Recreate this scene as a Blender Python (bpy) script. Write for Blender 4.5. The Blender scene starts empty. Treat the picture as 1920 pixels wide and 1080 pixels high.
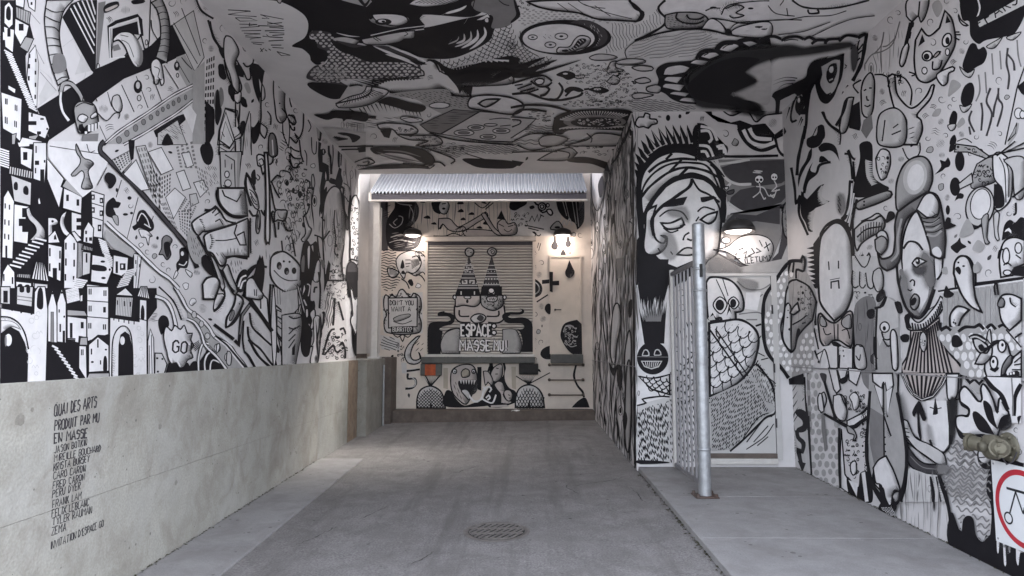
import bpy, math, random
from mathutils import Vector, Euler
from math import pi, sin, cos, radians, hypot, atan2

random.seed(7)
scene = bpy.context.scene
C = scene.collection

# ---------------------------------------------------------------- camera
FPX, W0, H0 = 1250.0, 1920.0, 1080.0          # focal length in photo pixels
EYE = Vector((0.0, 0.0, 1.6))
cam_d = bpy.data.cameras.new('camera')
cam = bpy.data.objects.new('camera', cam_d); C.objects.link(cam)
cam_d.sensor_width = 36.0
cam_d.lens = 36.0*FPX/W0
cam_d.clip_start, cam_d.clip_end = 0.05, 900
cam.location = EYE
cam.rotation_euler = Euler((radians(90)+math.atan(115/FPX), 0, math.atan(18/FPX)))
scene.camera = cam
# ---------------------------------------------------------------- sky and sun (overcast)
SUN_EL, SUN_AZ = radians(52), radians(35)
world = bpy.data.worlds.new('World'); scene.world = world
world.use_nodes = True
wn = world.node_tree; wn.nodes.clear()
sky = wn.nodes.new('ShaderNodeTexSky'); sky.sky_type = 'NISHITA'
sky.sun_disc = False; sky.sun_elevation = SUN_EL; sky.sun_rotation = SUN_AZ
sky.air_density = 1.0; sky.dust_density = 4.0; sky.ozone_density = 1.0
bg = wn.nodes.new('ShaderNodeBackground'); bg.inputs['Strength'].default_value = 0.15
hs = wn.nodes.new('ShaderNodeHueSaturation'); hs.inputs['Saturation'].default_value = 0.42
wo = wn.nodes.new('ShaderNodeOutputWorld')
wn.links.new(sky.outputs[0], hs.inputs['Color']); wn.links.new(hs.outputs[0], bg.inputs['Color'])
wn.links.new(bg.outputs[0], wo.inputs[0])
sun_d = bpy.data.lights.new('sun', 'SUN'); sun_d.energy = 0.8; sun_d.angle = radians(25)
sun_d.color = (1.0, 0.96, 0.90)
sun = bpy.data.objects.new('sun', sun_d); C.objects.link(sun)
sd = Vector((sin(SUN_AZ)*cos(SUN_EL), cos(SUN_AZ)*cos(SUN_EL), sin(SUN_EL)))
sun.rotation_euler = sd.to_track_quat('Z', 'Y').to_euler()
sun.location = sd*40
vs = scene.view_settings
vs.view_transform = 'Standard'; vs.look = 'None'; vs.gamma = 1; vs.use_curve_mapping = False
vs.exposure = 3.3
scene.cycles.max_bounces = 8; scene.cycles.diffuse_bounces = 6
scene.cycles.transparent_max_bounces = 24
scene.cycles.use_denoising = True

# ---------------------------------------------------------------- helpers
RM = cam.rotation_euler.to_matrix()
def ray(u, v): return RM @ Vector(((u-960)/FPX, -(v-540)/FPX, -1.0))
SL = 0.028                                    # the drive rises gently into the passage
def gz(y): return SL*y

def link(o, parent=None):
    C.objects.link(o)
    if parent is not None: o.parent = parent
    return o
def tag(o, label=None, cat=None, group=None, kind=None):
    if label: o['label'] = label
    if cat: o['category'] = cat
    if group: o['group'] = group
    if kind: o['kind'] = kind
    return o
def thing(name, label, cat, loc=(0, 0, 0), group=None):
    o = bpy.data.objects.new(name, None); o.location = loc; o.empty_display_size = 0.1
    link(o); return tag(o, label, cat, group)

class MB:
    """collects shapes and links them as one mesh"""
    def __init__(s): s.v = []; s.f = []; s.sm = []
    def add(s, vs, fs, smooth=False):
        n = len(s.v); s.v += [tuple(p) for p in vs]
        s.f += [tuple(n+i for i in f) for f in fs]; s.sm += [smooth]*len(fs); return s
    def box(s, a, b, slope=0.0, bev=0.0):
        x0, y0, z0 = a; x1, y1, z1 = b
        if bev > 0:
            e = bev; vs = []
            for z, k in ((z0, e), (z0+e, 0), (z1-e, 0), (z1, e)):
                vs += [(x0+k, y0, z), (x0, y0+k, z), (x0, y1-k, z), (x0+k, y1, z),
                       (x1-k, y1, z), (x1, y1-k, z), (x1, y0+k, z), (x1-k, y0, z)]
                if k:                      # tuck the cap inward
                    vs[-8:] = [(min(max(x, x0+e), x1-e), min(max(y, y0+e), y1-e), z) for x, y, z in vs[-8:]]
            # caps as eight point rings may hold doubled points: harmless slivers
            fs = []
            for r in range(3):
                for i in range(8): fs.append((r*8+i, r*8+(i+1) % 8, r*8+8+(i+1) % 8, r*8+8+i))
            fs.append(tuple(range(7, -1, -1))); fs.append(tuple(range(24, 32)))
            if slope: vs = [(x, y, z+slope*y) for x, y, z in vs]
            return s.add(vs, fs)
        vs = [(x, y, z+slope*y) for z in (z0, z1) for x, y in ((x0, y0), (x1, y0), (x1, y1), (x0, y1))]
        return s.add(vs, [(3, 2, 1, 0), (4, 5, 6, 7), (0, 1, 5, 4), (1, 2, 6, 5), (2, 3, 7, 6), (3, 0, 4, 7)])
    def tube(s, pts, r, n=12, caps=True):
        pts = [Vector(p) for p in pts]; vs = []; fs = []
        for i, p in enumerate(pts):
            t = (pts[min(i+1, len(pts)-1)]-pts[max(i-1, 0)]).normalized()
            a = Vector((0, 0, 1)) if abs(t.z) < .9 else Vector((1, 0, 0))
            u = t.cross(a).normalized(); w = t.cross(u)
            rr = r[i] if isinstance(r, (list, tuple)) else r
            vs += [p+u*cos(2*pi*k/n)*rr+w*sin(2*pi*k/n)*rr for k in range(n)]
        for i in range(len(pts)-1):
            for k in range(n): fs.append((i*n+k, i*n+(k+1) % n, (i+1)*n+(k+1) % n, (i+1)*n+k))
        s.add(vs, fs, True)
        if caps:
            s.add(vs[:n], [tuple(range(n))]); s.add(vs[-n:], [tuple(range(n-1, -1, -1))])
        return s
    def lathe(s, prof, c=(0, 0, 0), axis='z', n=24, closed=False):
        vs = []; fs = []
        for r, h in prof:
            for k in range(n):
                x, y = r*cos(2*pi*k/n), r*sin(2*pi*k/n)
                p = {'z': (x, y, h), 'x': (h, x, y), 'y': (x, h, y)}[axis]
                vs.append((c[0]+p[0], c[1]+p[1], c[2]+p[2]))
        m = len(prof)
        for i in range(m-1 if not closed else m):
            for k in range(n):
                j = (i+1) % m
                fs.append((i*n+k, i*n+(k+1) % n, j*n+(k+1) % n, j*n+k))
        return s.add(vs, fs, True)
    def prism(s, poly, a, b, axis='y'):
        """2-D outline pushed from a to b along an axis"""
        n = len(poly); vs = []
        for h in (a, b):
            for p, q in poly: vs.append({'y': (p, h, q), 'x': (h, p, q), 'z': (p, q, h)}[axis])
        fs = [tuple(range(n)), tuple(range(2*n-1, n-1, -1))]
        fs += [(i, i+n, (i+1) % n+n, (i+1) % n) for i in range(n)]
        return s.add(vs, fs)
    def build(s, name, mat, parent=None):
        me = bpy.data.meshes.new(name); me.from_pydata(s.v, [], s.f)
        me.polygons.foreach_set('use_smooth', s.sm)
        me.materials.append(mat)
        import bmesh
        bm = bmesh.new(); bm.from_mesh(me); bmesh.ops.recalc_face_normals(bm, faces=bm.faces); bm.to_mesh(me); bm.free()
        me.update()
        return link(bpy.data.objects.new(name, me), parent)

# ---------------------------------------------------------------- materials
def mat(name, col, rough=0.8, metal=0.0, var=0.12, scale=6.0, bump=0.0, bscale=60.0, dirt=None, dscale=1.5, damt=0.5, coord='Object'):
    """principled with two scales of tonal variation, optional stains and fine relief"""
    m = bpy.data.materials.new(name); m.use_nodes = True
    nt = m.node_tree; N = nt.nodes; L = nt.links
    p = N['Principled BSDF']; p.inputs['Roughness'].default_value = rough; p.inputs['Metallic'].default_value = metal
    g = N.new('ShaderNodeNewGeometry')
    n1 = N.new('ShaderNodeTexNoise'); n1.inputs['Scale'].default_value = scale; n1.inputs['Detail'].default_value = 8; n1.inputs['Roughness'].default_value = .65
    L.new(g.outputs['Position'], n1.inputs['Vector'])
    r1 = N.new('ShaderNodeMapRange'); r1.inputs['From Min'].default_value = .3; r1.inputs['From Max'].default_value = .7
    r1.inputs['To Min'].default_value = 1-var; r1.inputs['To Max'].default_value = 1+var
    L.new(n1.outputs['Fac'], r1.inputs['Value'])
    mx = N.new('ShaderNodeVectorMath'); mx.operation = 'SCALE'; mx.inputs[0].default_value = col
    L.new(r1.outputs[0], mx.inputs['Scale'])
    out = mx.outputs[0]
    if dirt is not None:
        n2 = N.new('ShaderNodeTexNoise'); n2.inputs['Scale'].default_value = dscale; n2.inputs['Detail'].default_value = 10; n2.inputs['Roughness'].default_value = .7
        n2.inputs['Distortion'].default_value = .6
        L.new(g.outputs['Position'], n2.inputs['Vector'])
        r2 = N.new('ShaderNodeMapRange'); r2.inputs['From Min'].default_value = .48; r2.inputs['From Max'].default_value = .72
        r2.inputs['To Max'].default_value = damt
        L.new(n2.outputs['Fac'], r2.inputs['Value'])
        mm = N.new('ShaderNodeMix'); mm.data_type = 'RGBA'
        L.new(r2.outputs[0], mm.inputs['Factor']); L.new(out, mm.inputs['A']); mm.inputs['B'].default_value = (*dirt, 1)
        out = mm.outputs['Result']
    L.new(out, p.inputs['Base Color'])
    if bump:
        n3 = N.new('ShaderNodeTexNoise'); n3.inputs['Scale'].default_value = bscale; n3.inputs['Detail'].default_value = 6
        L.new(g.outputs['Position'], n3.inputs['Vector'])
        b = N.new('ShaderNodeBump'); b.inputs['Strength'].default_value = bump; b.inputs['Distance'].default_value = .01
        L.new(n3.outputs['Fac'], b.inputs['Height']); L.new(b.outputs[0], p.inputs['Normal'])
    return m

def speckle(m, scale, lo, hi, amt):
    """adds fine grain (aggregate) on top of the base colour"""
    nt = m.node_tree; N = nt.nodes; L = nt.links; p = N['Principled BSDF']
    src = p.inputs['Base Color'].links[0].from_socket
    g = N.new('ShaderNodeNewGeometry'); n = N.new('ShaderNodeTexNoise'); n.inputs['Scale'].default_value = scale; n.inputs['Detail'].default_value = 3
    L.new(g.outputs['Position'], n.inputs['Vector'])
    r = N.new('ShaderNodeMapRange'); r.inputs['From Min'].default_value = lo; r.inputs['From Max'].default_value = hi
    r.inputs['To Min'].default_value = 1-amt; r.inputs['To Max'].default_value = 1+amt
    L.new(n.outputs['Fac'], r.inputs['Value'])
    x = N.new('ShaderNodeVectorMath'); x.operation = 'SCALE'; L.new(src, x.inputs[0]); L.new(r.outputs[0], x.inputs['Scale'])
    L.new(x.outputs[0], p.inputs['Base Color'])
    return m

M = {}
M['wall'] = mat('wall_paint', (.67, .64, .642), .6, var=.06, scale=3.5, bump=.10, bscale=25, dirt=(.50, .48, .46), dscale=1.3, damt=.30)
M['ceil'] = mat('ceiling_paint', (.72, .70, .695), .65, var=.07, scale=2.5, bump=.10, bscale=25, dirt=(.58, .56, .55), dscale=1.1, damt=.35)
M['dock'] = mat('dock_wall_paint', (.68, .60, .535), .6, var=.06, scale=3, dirt=(.42, .37, .33), dscale=1.8, damt=.4)
PAINT = {}
for k, c in {'k': (.013, .0115, .014), 'd': (.06, .055, .06), 'g': (.22, .21, .21), 'm': (.40, .385, .38), 'l': (.58, .56, .555), 'w': (.76, .735, .738), 'y': (.46, .40, .33), 'p': (.52, .46, .44)}.items():
    PAINT[k] = mat('paint_'+k, c, .6, var=.10, scale=9, bump=.05, bscale=40)
    PAINT[k].node_tree.nodes['Principled BSDF'].inputs['Specular IOR Level'].default_value = .18
def soft(name, col):
    m = mat(name, col, .6, var=.08, scale=9); nt = m.node_tree; N = nt.nodes; L = nt.links
    at = N.new('ShaderNodeAttribute'); at.attribute_name = 'cover'
    tr = N.new('ShaderNodeBsdfTransparent'); mx = N.new('ShaderNodeMixShader')
    L.new(at.outputs['Fac'], mx.inputs[0]); L.new(tr.outputs[0], mx.inputs[1]); L.new(N['Principled BSDF'].outputs[0], mx.inputs[2])
    L.new(mx.outputs[0], N['Material Output'].inputs[0]); return m
SOFT = {'k': soft('airbrush_k', (.012, .011, .013)), 'd': soft('airbrush_d', (.08, .075, .08)), 'g': soft('airbrush_g', (.2, .19, .19)), 'w': soft('airbrush_w', (.68, .665, .65))}
def stained(m, tones, scale, amt, pits=0):
    """broad blotches in two tones, vertical run marks and small dark pits"""
    nt = m.node_tree; N = nt.nodes; L = nt.links; p = N['Principled BSDF']
    src = p.inputs['Base Color'].links[0].from_socket
    g = N.new('ShaderNodeNewGeometry')
    for k, t in enumerate(tones):
        mp = N.new('ShaderNodeMapping'); mp.inputs['Location'].default_value = (3.1*k, 7.7*k, 1.3*k)
        mp.inputs['Scale'].default_value = (1, 1, .8 if k else 1.2)
        L.new(g.outputs['Position'], mp.inputs['Vector'])
        n = N.new('ShaderNodeTexNoise'); n.inputs['Scale'].default_value = scale*(1+.8*k); n.inputs['Detail'].default_value = 11; n.inputs['Roughness'].default_value = .68; n.inputs['Distortion'].default_value = .5
        L.new(mp.outputs[0], n.inputs['Vector'])
        r = N.new('ShaderNodeMapRange'); r.inputs['From Min'].default_value = .45; r.inputs['From Max'].default_value = .68; r.inputs['To Max'].default_value = amt
        L.new(n.outputs['Fac'], r.inputs['Value'])
        mm = N.new('ShaderNodeMix'); mm.data_type = 'RGBA'
        L.new(r.outputs[0], mm.inputs['Factor']); L.new(src, mm.inputs['A']); mm.inputs['B'].default_value = (*t, 1); src = mm.outputs['Result']
    if pits:
        v = N.new('ShaderNodeTexVoronoi'); v.inputs['Scale'].default_value = pits; L.new(g.outputs['Position'], v.inputs['Vector'])
        nn = N.new('ShaderNodeTexNoise'); nn.inputs['Scale'].default_value = pits*.35; L.new(g.outputs['Position'], nn.inputs['Vector'])
        th = N.new('ShaderNodeMapRange'); th.inputs['From Min'].default_value = .5; th.inputs['From Max'].default_value = .75; th.inputs['To Min'].default_value = .0; th.inputs['To Max'].default_value = .26
        L.new(nn.outputs['Fac'], th.inputs['Value'])
        c = N.new('ShaderNodeMath'); c.operation = 'LESS_THAN'; L.new(v.outputs['Distance'], c.inputs[0]); L.new(th.outputs[0], c.inputs[1])
        sc_ = N.new('ShaderNodeMath'); sc_.operation = 'MULTIPLY'; sc_.inputs[1].default_value = .7; L.new(c.outputs[0], sc_.inputs[0])
        mm = N.new('ShaderNodeMix'); mm.data_type = 'RGBA'; L.new(sc_.outputs[0], mm.inputs['Factor']); L.new(src, mm.inputs['A']); mm.inputs['B'].default_value = (.10, .095, .085, 1)
        src = mm.outputs['Result']
    L.new(src, p.inputs['Base Color']); return m
M['concrete'] = stained(speckle(mat('concrete', (.40, .385, .345), .9, var=.12, scale=2.2, bump=.5, bscale=45), 70, .35, .65, .10), [(.30, .28, .24), (.46, .45, .425), (.24, .215, .18)], 1.4, .65, 22)
M['concrete2'] = stained(speckle(mat('concrete_grey', (.34, .335, .305), .9, var=.14, scale=3, bump=.4, bscale=45), 70, .35, .65, .10), [(.24, .22, .18), (.40, .40, .375)], 1.6, .7, 22)
M['concrete3'] = stained(speckle(mat('concrete_damp', (.29, .275, .245), .9, var=.18, scale=3, bump=.4, bscale=45), 70, .35, .65, .10), [(.19, .17, .14), (.33, .32, .29)], 1.8, .7, 22)
M['slab'] = stained(speckle(mat('pavement_concrete', (.285, .272, .268), .9, var=.10, scale=2.0, bump=.35, bscale=70), 120, .35, .65, .12), [(.21, .198, .192), (.345, .332, .325), (.19, .175, .168)], 1.5, .6, 12)
M['asphalt'] = stained(speckle(mat('worn_asphalt', (.215, .200, .194), .92, var=.10, scale=5, bump=.9, bscale=90), 75, .35, .65, .30), [(.155, .143, .136), (.275, .258, .25), (.13, .118, .11)], 1.5, .55, 16)
def streaks(m, col, amt):
    """tyre scuffs drawn out along the drive"""
    nt = m.node_tree; N = nt.nodes; L = nt.links; p = N['Principled BSDF']; src = p.inputs['Base Color'].links[0].from_socket
    g = N.new('ShaderNodeNewGeometry'); mp = N.new('ShaderNodeMapping'); mp.inputs['Scale'].default_value = (2.6, .22, 1); mp.inputs['Rotation'].default_value = (0, 0, .06)
    L.new(g.outputs['Position'], mp.inputs['Vector']); n = N.new('ShaderNodeTexNoise'); n.inputs['Scale'].default_value = 1.6; n.inputs['Detail'].default_value = 9; n.inputs['Roughness'].default_value = .7
    L.new(mp.outputs[0], n.inputs['Vector']); r = N.new('ShaderNodeMapRange'); r.inputs['From Min'].default_value = .5; r.inputs['From Max'].default_value = .66; r.inputs['To Max'].default_value = amt
    L.new(n.outputs['Fac'], r.inputs['Value']); mm = N.new('ShaderNodeMix'); mm.data_type = 'RGBA'; L.new(r.outputs[0], mm.inputs['Factor']); L.new(src, mm.inputs['A']); mm.inputs['B'].default_value = (*col, 1)
    L.new(mm.outputs['Result'], p.inputs['Base Color'])
streaks(M['asphalt'], (.115, .104, .098), .6)
M['street'] = speckle(mat('street_asphalt', (.07, .07, .072), .95, var=.2, scale=1.5), 90, .35, .65, .2)
M['galv'] = mat('galvanised_steel', (.40, .405, .42), .45, .6, var=.2, scale=16, dirt=(.24, .235, .235), dscale=7, damt=.6)
M['corr'] = mat('corrugated_zinc', (.17, .182, .205), .45, .7, var=.06, scale=5)
M['bars'] = mat('gate_grey_paint', (.26, .25, .26), .5, .2, var=.15, scale=10, dirt=(.2, .16, .14), dscale=9, damt=.4)
M['whitemetal'] = mat('off_white_metal', (.62, .59, .56), .5, .0, var=.08, scale=5, dirt=(.4, .36, .33), dscale=5, damt=.4)
M['siding'] = mat('pale_siding', (.60, .57, .55), .5, .0, var=.05, scale=3, dirt=(.45, .41, .38), dscale=1.5, damt=.4)
M['rust'] = mat('rusty_steel', (.11, .08, .068), .85, .2, var=.35, scale=18, bump=.3, bscale=80, dirt=(.10, .05, .035), dscale=8, damt=.7)
M['rustplate'] = mat('brown_steel_plate', (.135, .108, .093), .8, .1, var=.3, scale=6, dirt=(.09, .068, .058), dscale=3, damt=.7)
M['darksteel'] = mat('dark_steel', (.05, .045, .05), .55, .3, var=.2, scale=8)
M['fascia'] = mat('fascia_dark', (.085, .08, .10), .6, .1, var=.12, scale=6)
M['greyledge'] = mat('ledge_rubber', (.11, .11, .105), .8, var=.2, scale=7, dirt=(.2, .19, .17), dscale=5, damt=.3)
M['rubber'] = mat('black_rubber', (.03, .028, .028), .85, var=.25, scale=12)
M['orange'] = mat('orange_board', (.42, .085, .028), .75, var=.3, scale=16, dirt=(.2, .06, .03), dscale=10, damt=.6)
M['wood'] = mat('worn_wood', (.24, .175, .125), .85, var=.25, scale=10, dirt=(.36, .30, .24), dscale=5, damt=.6)
M['shutter'] = mat('shutter_slats', (.56, .51, .47), .5, .1, var=.06, scale=3, dirt=(.42, .36, .31), dscale=2.5, damt=.4)
M['door'] = mat('door_paint', (.68, .59, .51), .5, var=.05, scale=3, dirt=(.45, .39, .33), dscale=2, damt=.35)
M['doorgrey'] = mat('door_white_paint', (.56, .54, .53), .5, var=.06, scale=3, dirt=(.45, .43, .41), dscale=2, damt=.35)
M['brass'] = mat('weathered_brass', (.15, .135, .10), .62, .4, var=.3, scale=20, dirt=(.14, .13, .09), dscale=12, damt=.7)
M['signwhite'] = mat('sign_white', (.78, .78, .79), .35, var=.03, scale=8)
M['signred'] = mat('sign_red', (.50, .03, .045), .35, var=.08, scale=12)
M['signblack'] = mat('sign_black', (.02, .02, .025), .4, var=.1, scale=12)
M['iron'] = mat('cast_iron', (.19, .172, .16), .7, .35, var=.25, scale=25, dirt=(.12, .10, .09), dscale=18, damt=.6)
M['hole'] = mat('drain_pit', (.015, .014, .014), .95, var=.2, scale=10)
M['lampdark'] = mat('lamp_shade_dark', (.06, .055, .055), .45, .4, var=.15, scale=20)
M['facade'] = mat('facade_render', (.42, .41, .40), .85, var=.08, scale=2)
M['paper'] = mat('litter_paper', (.7, .68, .66), .8, var=.1, scale=30)
M['leaf'] = mat('dry_leaf', (.06, .055, .03), .9, var=.4, scale=60)
M['joint'] = mat('joint_dirt', (.07, .065, .06), .95, var=.3, scale=20)
def emit(name, col, st):
    m = bpy.data.materials.new(name); m.use_nodes = True; nt = m.node_tree
    p = nt.nodes['Principled BSDF']; p.inputs['Base Color'].default_value = (.8, .8, .8, 1)
    p.inputs['Emission Color'].default_value = (*col, 1); p.inputs['Emission Strength'].default_value = st
    return m
M['lens'] = emit('lamp_lens_lit', (1.0, .90, .84), .35)
# ---------------------------------------------------------------- setting
XL, XR, XI = -2.53, 3.0, 1.27          # mural wall, outer wall, inner wall
Y0, YR, YE, YB = 3.0, 7.5, 10.19, 12.05  # mouth, recess back, ceiling end, dock wall
ZC = 4.33                               # ceiling
ZT = 1.435                              # top of the concrete wall
XC = -2.5                               # concrete face
KH = 0.106                              # kerb height
ground = MB().add([(-250, -300, -.16), (250, -300, -.16), (250, 300, -.16), (-250, 300, -.16)], [(0, 1, 2, 3)]).build('ground', M['street'])
tag(ground, 'dark asphalt street surface outside the passage', kind='structure')
CF = .016                               # cross fall
def sheet(x0, x1, ys, z=0.0, nx=2):
    vs = []; fs = []
    xs = [x0+(x1-x0)*i/(nx-1) for i in range(nx)]
    for y in ys: vs += [(x, y, gz(y)+z+CF*(x+2.5)) for x in xs]
    for j in range(len(ys)-1):
        for i in range(nx-1): fs.append((j*nx+i, j*nx+i+1, (j+1)*nx+i+1, (j+1)*nx+i))
    return MB().add(vs, fs)
drive = sheet(-2.9, 3.3, [-4+i*.5 for i in range(33)]+[12.3]).build('driveway', M['asphalt'])
tag(drive, 'worn grey asphalt driveway running into the passage', kind='structure')
strip = tag(MB().box((XC+.002, -3.5, -.05), (-1.953, 8.37, .024), slope=SL, bev=.006).build('concrete_strip', M['slab']), 'pale concrete gutter strip along the retaining wall', kind='structure')
pav = bpy.data.objects.new('pavement', None); link(pav); tag(pav, 'raised concrete pavement along the painted wall', kind='structure')
for a, b in ((-3.5, 1.38), (1.38, 2.58), (2.58, 3.78), (3.78, 4.98), (4.98, 6.18), (6.18, 7.5)):
    MB().box((1.28, a+.002, -.06), (XR-.003, b-.002, KH), slope=SL, bev=.003).build('slab', M['slab'], pav)
tag(MB().add([(1.29, -3.5, KH-.02+gz(-3.5)), (2.99, -3.5, KH-.02+gz(-3.5)), (2.99, 7.49, KH-.02+gz(7.49)), (1.29, 7.49, KH-.02+gz(7.49))], [(0, 1, 2, 3)]).build('joint_filler', M['joint'], pav))
# dirt and litter gathered along the kerb
kd = MB()
for i in range(150):
    y = random.uniform(3.8, 7.4)**1.0; x = 1.277-abs(random.gauss(0, .018)); s = random.uniform(.006, .022)
    z = gz(y)+CF*3.77+.003; a = random.uniform(0, 6)
    kd.add([(x+s*cos(a), y+s*sin(a), z), (x+s*.4*cos(a+1.6), y+s*.4*sin(a+1.6), z+.008), (x-s*cos(a), y-s*sin(a), z+.002), (x+s*.4*cos(a-1.6), y+s*.4*sin(a-1.6), z+.004)], [(0, 1, 2, 3)])
tag(kd.build('kerb_debris', M['leaf']), 'dry leaf crumbs and dirt along the kerb edge', 'debris', kind='stuff')
for (u, v, lab) in ((745, 784, 'crumpled white paper scrap by the rusty corner of the dock'), (815, 784, 'small white paper scrap below the arched grille painting'), (966, 777, 'white scrap lying on the brown plate below the shutter')):
    d = ray(u, v); t = 1.0
    for _ in range(40):
        p = EYE+d*t; t += (p.z-gz(p.y)-(.235 if u == 966 else 0))/max(1e-3, -d.z+SL*d.y)*.98
    p = EYE+d*t; mb = MB(); vs = []; 
    for k in range(9):
        a = k*2*pi/9; r = random.uniform(.03, .06); vs.append((p.x+r*cos(a)*1.4, p.y+r*sin(a), gz(p.y)+CF*(p.x+2.5)+random.uniform(.004, .03)+(.24 if u == 966 else 0)))
    vs.append((p.x, p.y, gz(p.y)+CF*(p.x+2.5)+.035+(.24 if u == 966 else 0)))
    mb.add(vs, [(k, (k+1) % 9, 9) for k in range(9)])
    tag(mb.build('paper_scrap', M['paper']), lab, 'litter', 'paper scraps by the dock')

# cracks and scuffs in the asphalt, dirt packed where walls meet the ground
def gp(u, v, z=0.0):
    p = onZ_(u, v, .15)
    for _ in range(6): p = onZ_(u, v, gz(p.y)+CF*(p.x+2.5)+z)
    return p
def onZ_(u, v, Z):
    d = ray(u, v); return EYE+d*((Z-EYE.z)/d.z)
CR = [[(1180, 912), (1196, 925), (1203, 938), (1215, 943)], [(1090, 930), (1060, 912), (1070, 905)], [(545, 1026), (590, 1008), (625, 990), (640, 985)], [(670, 975), (700, 962), (735, 945)],
      [(760, 1060), (790, 1050), (820, 1030)], [(905, 870), (860, 885), (830, 890)], [(1050, 915), (1095, 908), (1150, 900), (1185, 890)]]
for c in CR:
    mb = MB(); q = []
    for (a, b) in zip(c, c[1:]):
        for k in range(7):
            t = k/7; q.append(gp(a[0]+(b[0]-a[0])*t+random.uniform(-1.5, 1.5), a[1]+(b[1]-a[1])*t+random.uniform(-.8, .8), .0025))
    vs = []
    for i, p_ in enumerate(q):
        t = (q[min(i+1, len(q)-1)]-q[max(i-1, 0)]).normalized(); w_ = random.uniform(.002, .008)*sin(pi*(i+.5)/len(q)); nn = Vector((-t.y, t.x, 0))*w_
        vs += [p_+nn, p_-nn]
    mb.add(vs, [(2*i, 2*i+2, 2*i+3, 2*i+1) for i in range(len(q)-1)]).build('crack', M['joint'], drive)
for i in range(26):
    x_, y_ = random.uniform(-1.8, 1.2), random.uniform(4.4, 9.5); r_ = random.uniform(.006, .02)
    MB().add([(x_+r_*random.uniform(.6, 1.2)*cos(k*pi/5), y_+r_*random.uniform(.6, 1.2)*sin(k*pi/5), gz(y_)+CF*(x_+2.5)+.0028) for k in range(10)], [tuple(range(10))]).build('gum_spot', M['joint'], drive)
def seam(x, y0, y1, side, zf, name, lab):
    mb = MB()
    for i in range(260):
        y = random.uniform(y0, y1); xx = x+side*abs(random.gauss(0, .014)); s_ = random.uniform(.004, .016); z = zf(xx, y)+.003; a = random.uniform(0, 6)
        mb.add([(xx+s_*cos(a), y+s_*sin(a), z), (xx+s_*.5*cos(a+1.6), y+s_*.5*sin(a+1.6), z+.006), (xx-s_*cos(a), y-s_*sin(a), z+.002), (xx+s_*.5*cos(a-1.6), y+s_*.5*sin(a-1.6), z+.003)], [(0, 1, 2, 3)])
    tag(mb.build(name, M['leaf']), lab, 'debris', kind='stuff')
seam(XC+.004, 3.0, 8.3, 1, lambda x, y: gz(y)+.024, 'wall_foot_dirt', 'dirt packed along the foot of the retaining wall')
seam(XR-.004, 3.6, 7.45, -1, lambda x, y: gz(y)+KH, 'wall_foot_dirt', 'dirt packed along the foot of the outer mural wall')
# ---- walls
lw = thing('mural_wall', 'long painted wall above the concrete, covered in a black and white town', 'wall', (XL, 6, 0))
rw = thing('mural_wall', 'painted outer wall with the woman in the frilled collar', 'wall', (XR, 5, 0))
rb = thing('mural_wall', 'painted end wall of the recess with the turbaned face', 'wall', (2.1, YR, 0))
ri = thing('mural_wall', 'painted inner wall of swirling wood grain beside the dock', 'wall', (XI, 10, 0))
ce = thing('mural_ceiling', 'painted ceiling slab of the passage with feathers, birds and a moon', 'ceiling', (0, 6, ZC))
dw = thing('dock_wall', 'painted loading dock wall with the roller shutter at the end', 'wall', (-.7, YB, 0))
def absbox(root, name, a, b, m, bev=0.0, slope=0):
    lx, ly, lz = root.location
    return MB().box((a[0]-lx, a[1]-ly, a[2]-lz), (b[0]-lx, b[1]-ly, b[2]-lz), bev=bev).build(name, m, root)
TOPZ = 6.35  # unseen tops, height set by how much sky light enters the well
absbox(lw, 'wall_panel', (XL-.32, Y0, ZT+.002), (XL, 10.2, ZC), M['wall'])
absbox(rw, 'upper_panel', (XR, Y0, 1.413), (XR+.3, YR, ZC), M['wall'])
absbox(rw, 'lower_panel', (XR, Y0, -.1), (XR+.3, YR, 1.405), M['wall'])
absbox(rw, 'joint_strip', (XR-.016, Y0, 1.404), (XR+.02, YR-.03, 1.412), M['bars'])
absbox(rb, 'wall_panel', (XI, YR, .1), (XR+.3, YR+.2, ZC), M['wall'])
absbox(ri, 'upper_panel', (XI, YR+.2, 1.413), (XI+.25, YB, TOPZ), M['wall'])
absbox(ri, 'lower_panel', (XI, YR+.2, -.1), (XI+.25, YB, 1.405), M['wall'])
absbox(ri, 'joint_strip', (XI-.016, YR+.0, 1.404), (XI+.02, YB-.01, 1.412), M['bars'])
absbox(ri, 'corner_panel', (XI-.002, YR-.002, -.1), (XI+.02, YR+.2, ZC-.003), M['wall'])
absbox(ce, 'slab', (XL-.32, Y0, ZC), (XR+.3, YE, ZC+.35), M['ceil'])
absbox(ce, 'sun_block', (-8, Y0+.02, ZC+.351), (9, YE-.02, TOPZ), M['facade'])  # unseen building mass, added above the passage to block the sun
absbox(dw, 'wall_panel', (-4.2, YB, -.1), (XI+.3, YB+.3, TOPZ), M['dock'])
for nm, x0, x1, lab in (('building', -8, XL-.33, 'grey rendered building mass behind the town mural wall'), ('building', XR+.31, 9, 'grey rendered building mass behind the outer mural wall')):
    o = MB().box((x0, Y0+.02, -.15), (x1, YE-.03, ZC+.349)).build(nm, M['facade']); tag(o, lab, 'building')
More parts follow.
